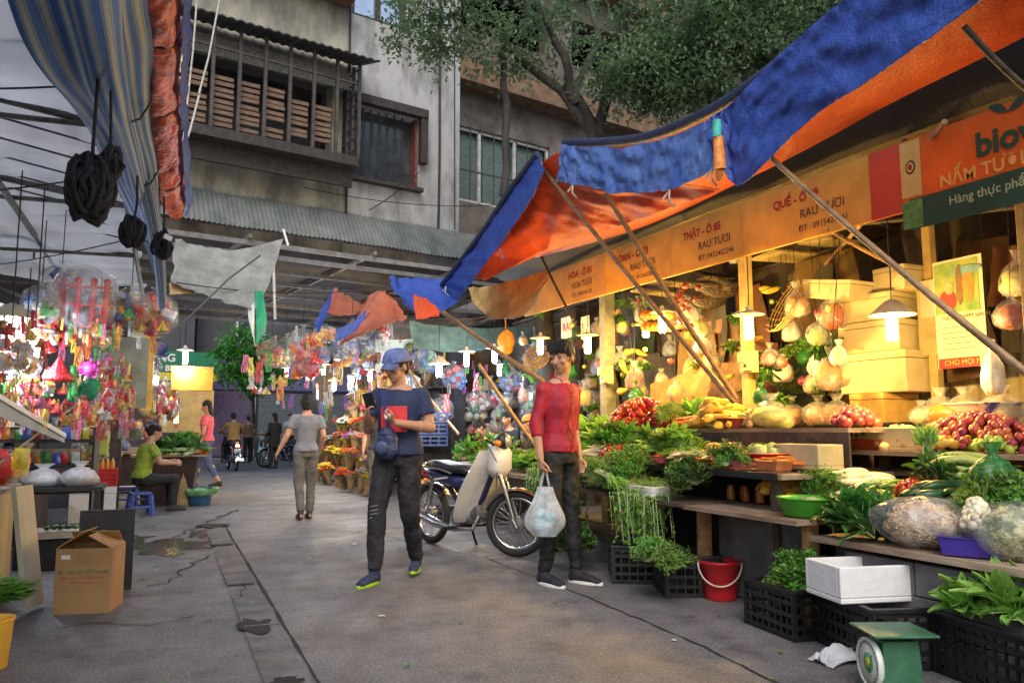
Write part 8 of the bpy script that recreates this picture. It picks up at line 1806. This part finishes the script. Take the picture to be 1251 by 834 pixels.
    mb = MB(); mb.tube([(-.28, .0, .22), (.28, .0, .22)], .013, 8); mb.cyl((-.3, 0, .222), (-.18, 0, .222), .018); mb.cyl((.18, 0, .222), (.3, 0, .222), .018); mb.build('footrest', VIN, t)
    mb = MB(); mb.tube([(-.12, -.6, .745), (-.13, -.3, .735), (-.13, -.1, .70)], .011, 8); mb.tube([(.12, -.6, .745), (.13, -.3, .735), (.13, -.1, .70)], .011, 8); mb.tube([(-.12, -.6, .745), (0, -.70, .77), (.12, -.6, .745)], .011, 8); mb.build('grab_rail', CHR, t)
    for s in (-1, 1): MB().tube([(s*.2, .37, 1.03), (s*.16, .48, .95), (s*.07, .50, .80), (s*.06, .46, .60)], .005, 5).build('cable', WIRE, t)
    for s in (-1, 1): MB().box((s*.108, -.3, .645), (.004, .22, .018), (R(8), 0, 0)).build('trim_stripe', M('silver_stripe', (.6, .6, .62), .3, .1), t)
    if stand: mb = MB(); mb.tube([(-.10, -.12, .25), (-.22, -.16, .012)], .012, 8); mb.build('side_stand', VIN, t)
    if steer:
        a_ = R(steer); p_ = Vector((0, .44, 0)); off_ = p_-Matrix.Rotation(a_, 3, 'Z') @ p_
        for c_ in t.children:
            if c_.name.split('.')[0] in ('front_wheel', 'fork', 'front_fender', 'handlebar', 'headlight', 'headlight_housing'): c_.location = off_; c_.rotation_euler = (0, 0, a_)
    return t
f0, r0 = A(624, 686, Z=0), A(532, 664, Z=0); r0 = f0 + (r0-f0).normalized()*1.2
mid = (f0+r0)/2; dv = f0-r0
mb_ = motorbike('cream and dark blue motorbike with black seat parked beside the vegetable table', (mid.x+.02, mid.y+.15, 0), math.atan2(dv.y, dv.x)-math.pi/2+R(6), 32)
mb = MB(); mb.ell((0, .52, .72), (.05, .03, .09)); o = mb.build('orange_rag', M('ochre_cloth', (.6, .35, .06), .7), origin=(0, 0, 0)); bpy.data.objects.remove(o)
# ridden motorbike far up the lane
c = A(283, 574, Z=0); m3 = motorbike('far motorbike with glowing tail light ridden away up the lane', (c.x, c.y, 0), R(6), lit=True, shield=BPL, stand=False)
RD = dict(pel=(0, -.12, .86), chest=(0, -.03, 1.14), neck=(0, .03, 1.33), head=(0, .06, 1.48), shR=(.175, .02, 1.29), shL=(-.175, .02, 1.29), elR=(.27, .18, 1.12), elL=(-.27, .18, 1.12), wrR=(.27, .34, 1.05), wrL=(-.27, .34, 1.05), hiR=(.1, -.1, .83), hiL=(-.1, -.1, .83), knR=(.2, .24, .70), knL=(-.2, .24, .70), anR=(.24, .06, .33), anL=(-.24, .06, .33))
person('rider in a tan jacket seen from behind on the far motorbike', (c.x, c.y, 0), R(6), 1.68, RD, SKN, 'short', (0, 0), M('tan_jacket', (.30, .17, .05), .8, .2, 9, .2), 'long', MATS['black_slacks'], 'long', MATS['dark_slipper'], MATS['dark_sole'], .016)
c = A(312, 566, Z=0); motorbike('grey scooter parked facing the camera beside the ridden motorbike', (c.x+.2, c.y, 0), R(170), shield=ALU, panel=M('grey_panel', (.15, .16, .18), .3))
c = A(345, 570, Z=0); motorbike('blue motorbike parked at the feet of the woman in the black coat', (c.x, c.y, 0), R(115), shield=BPL)
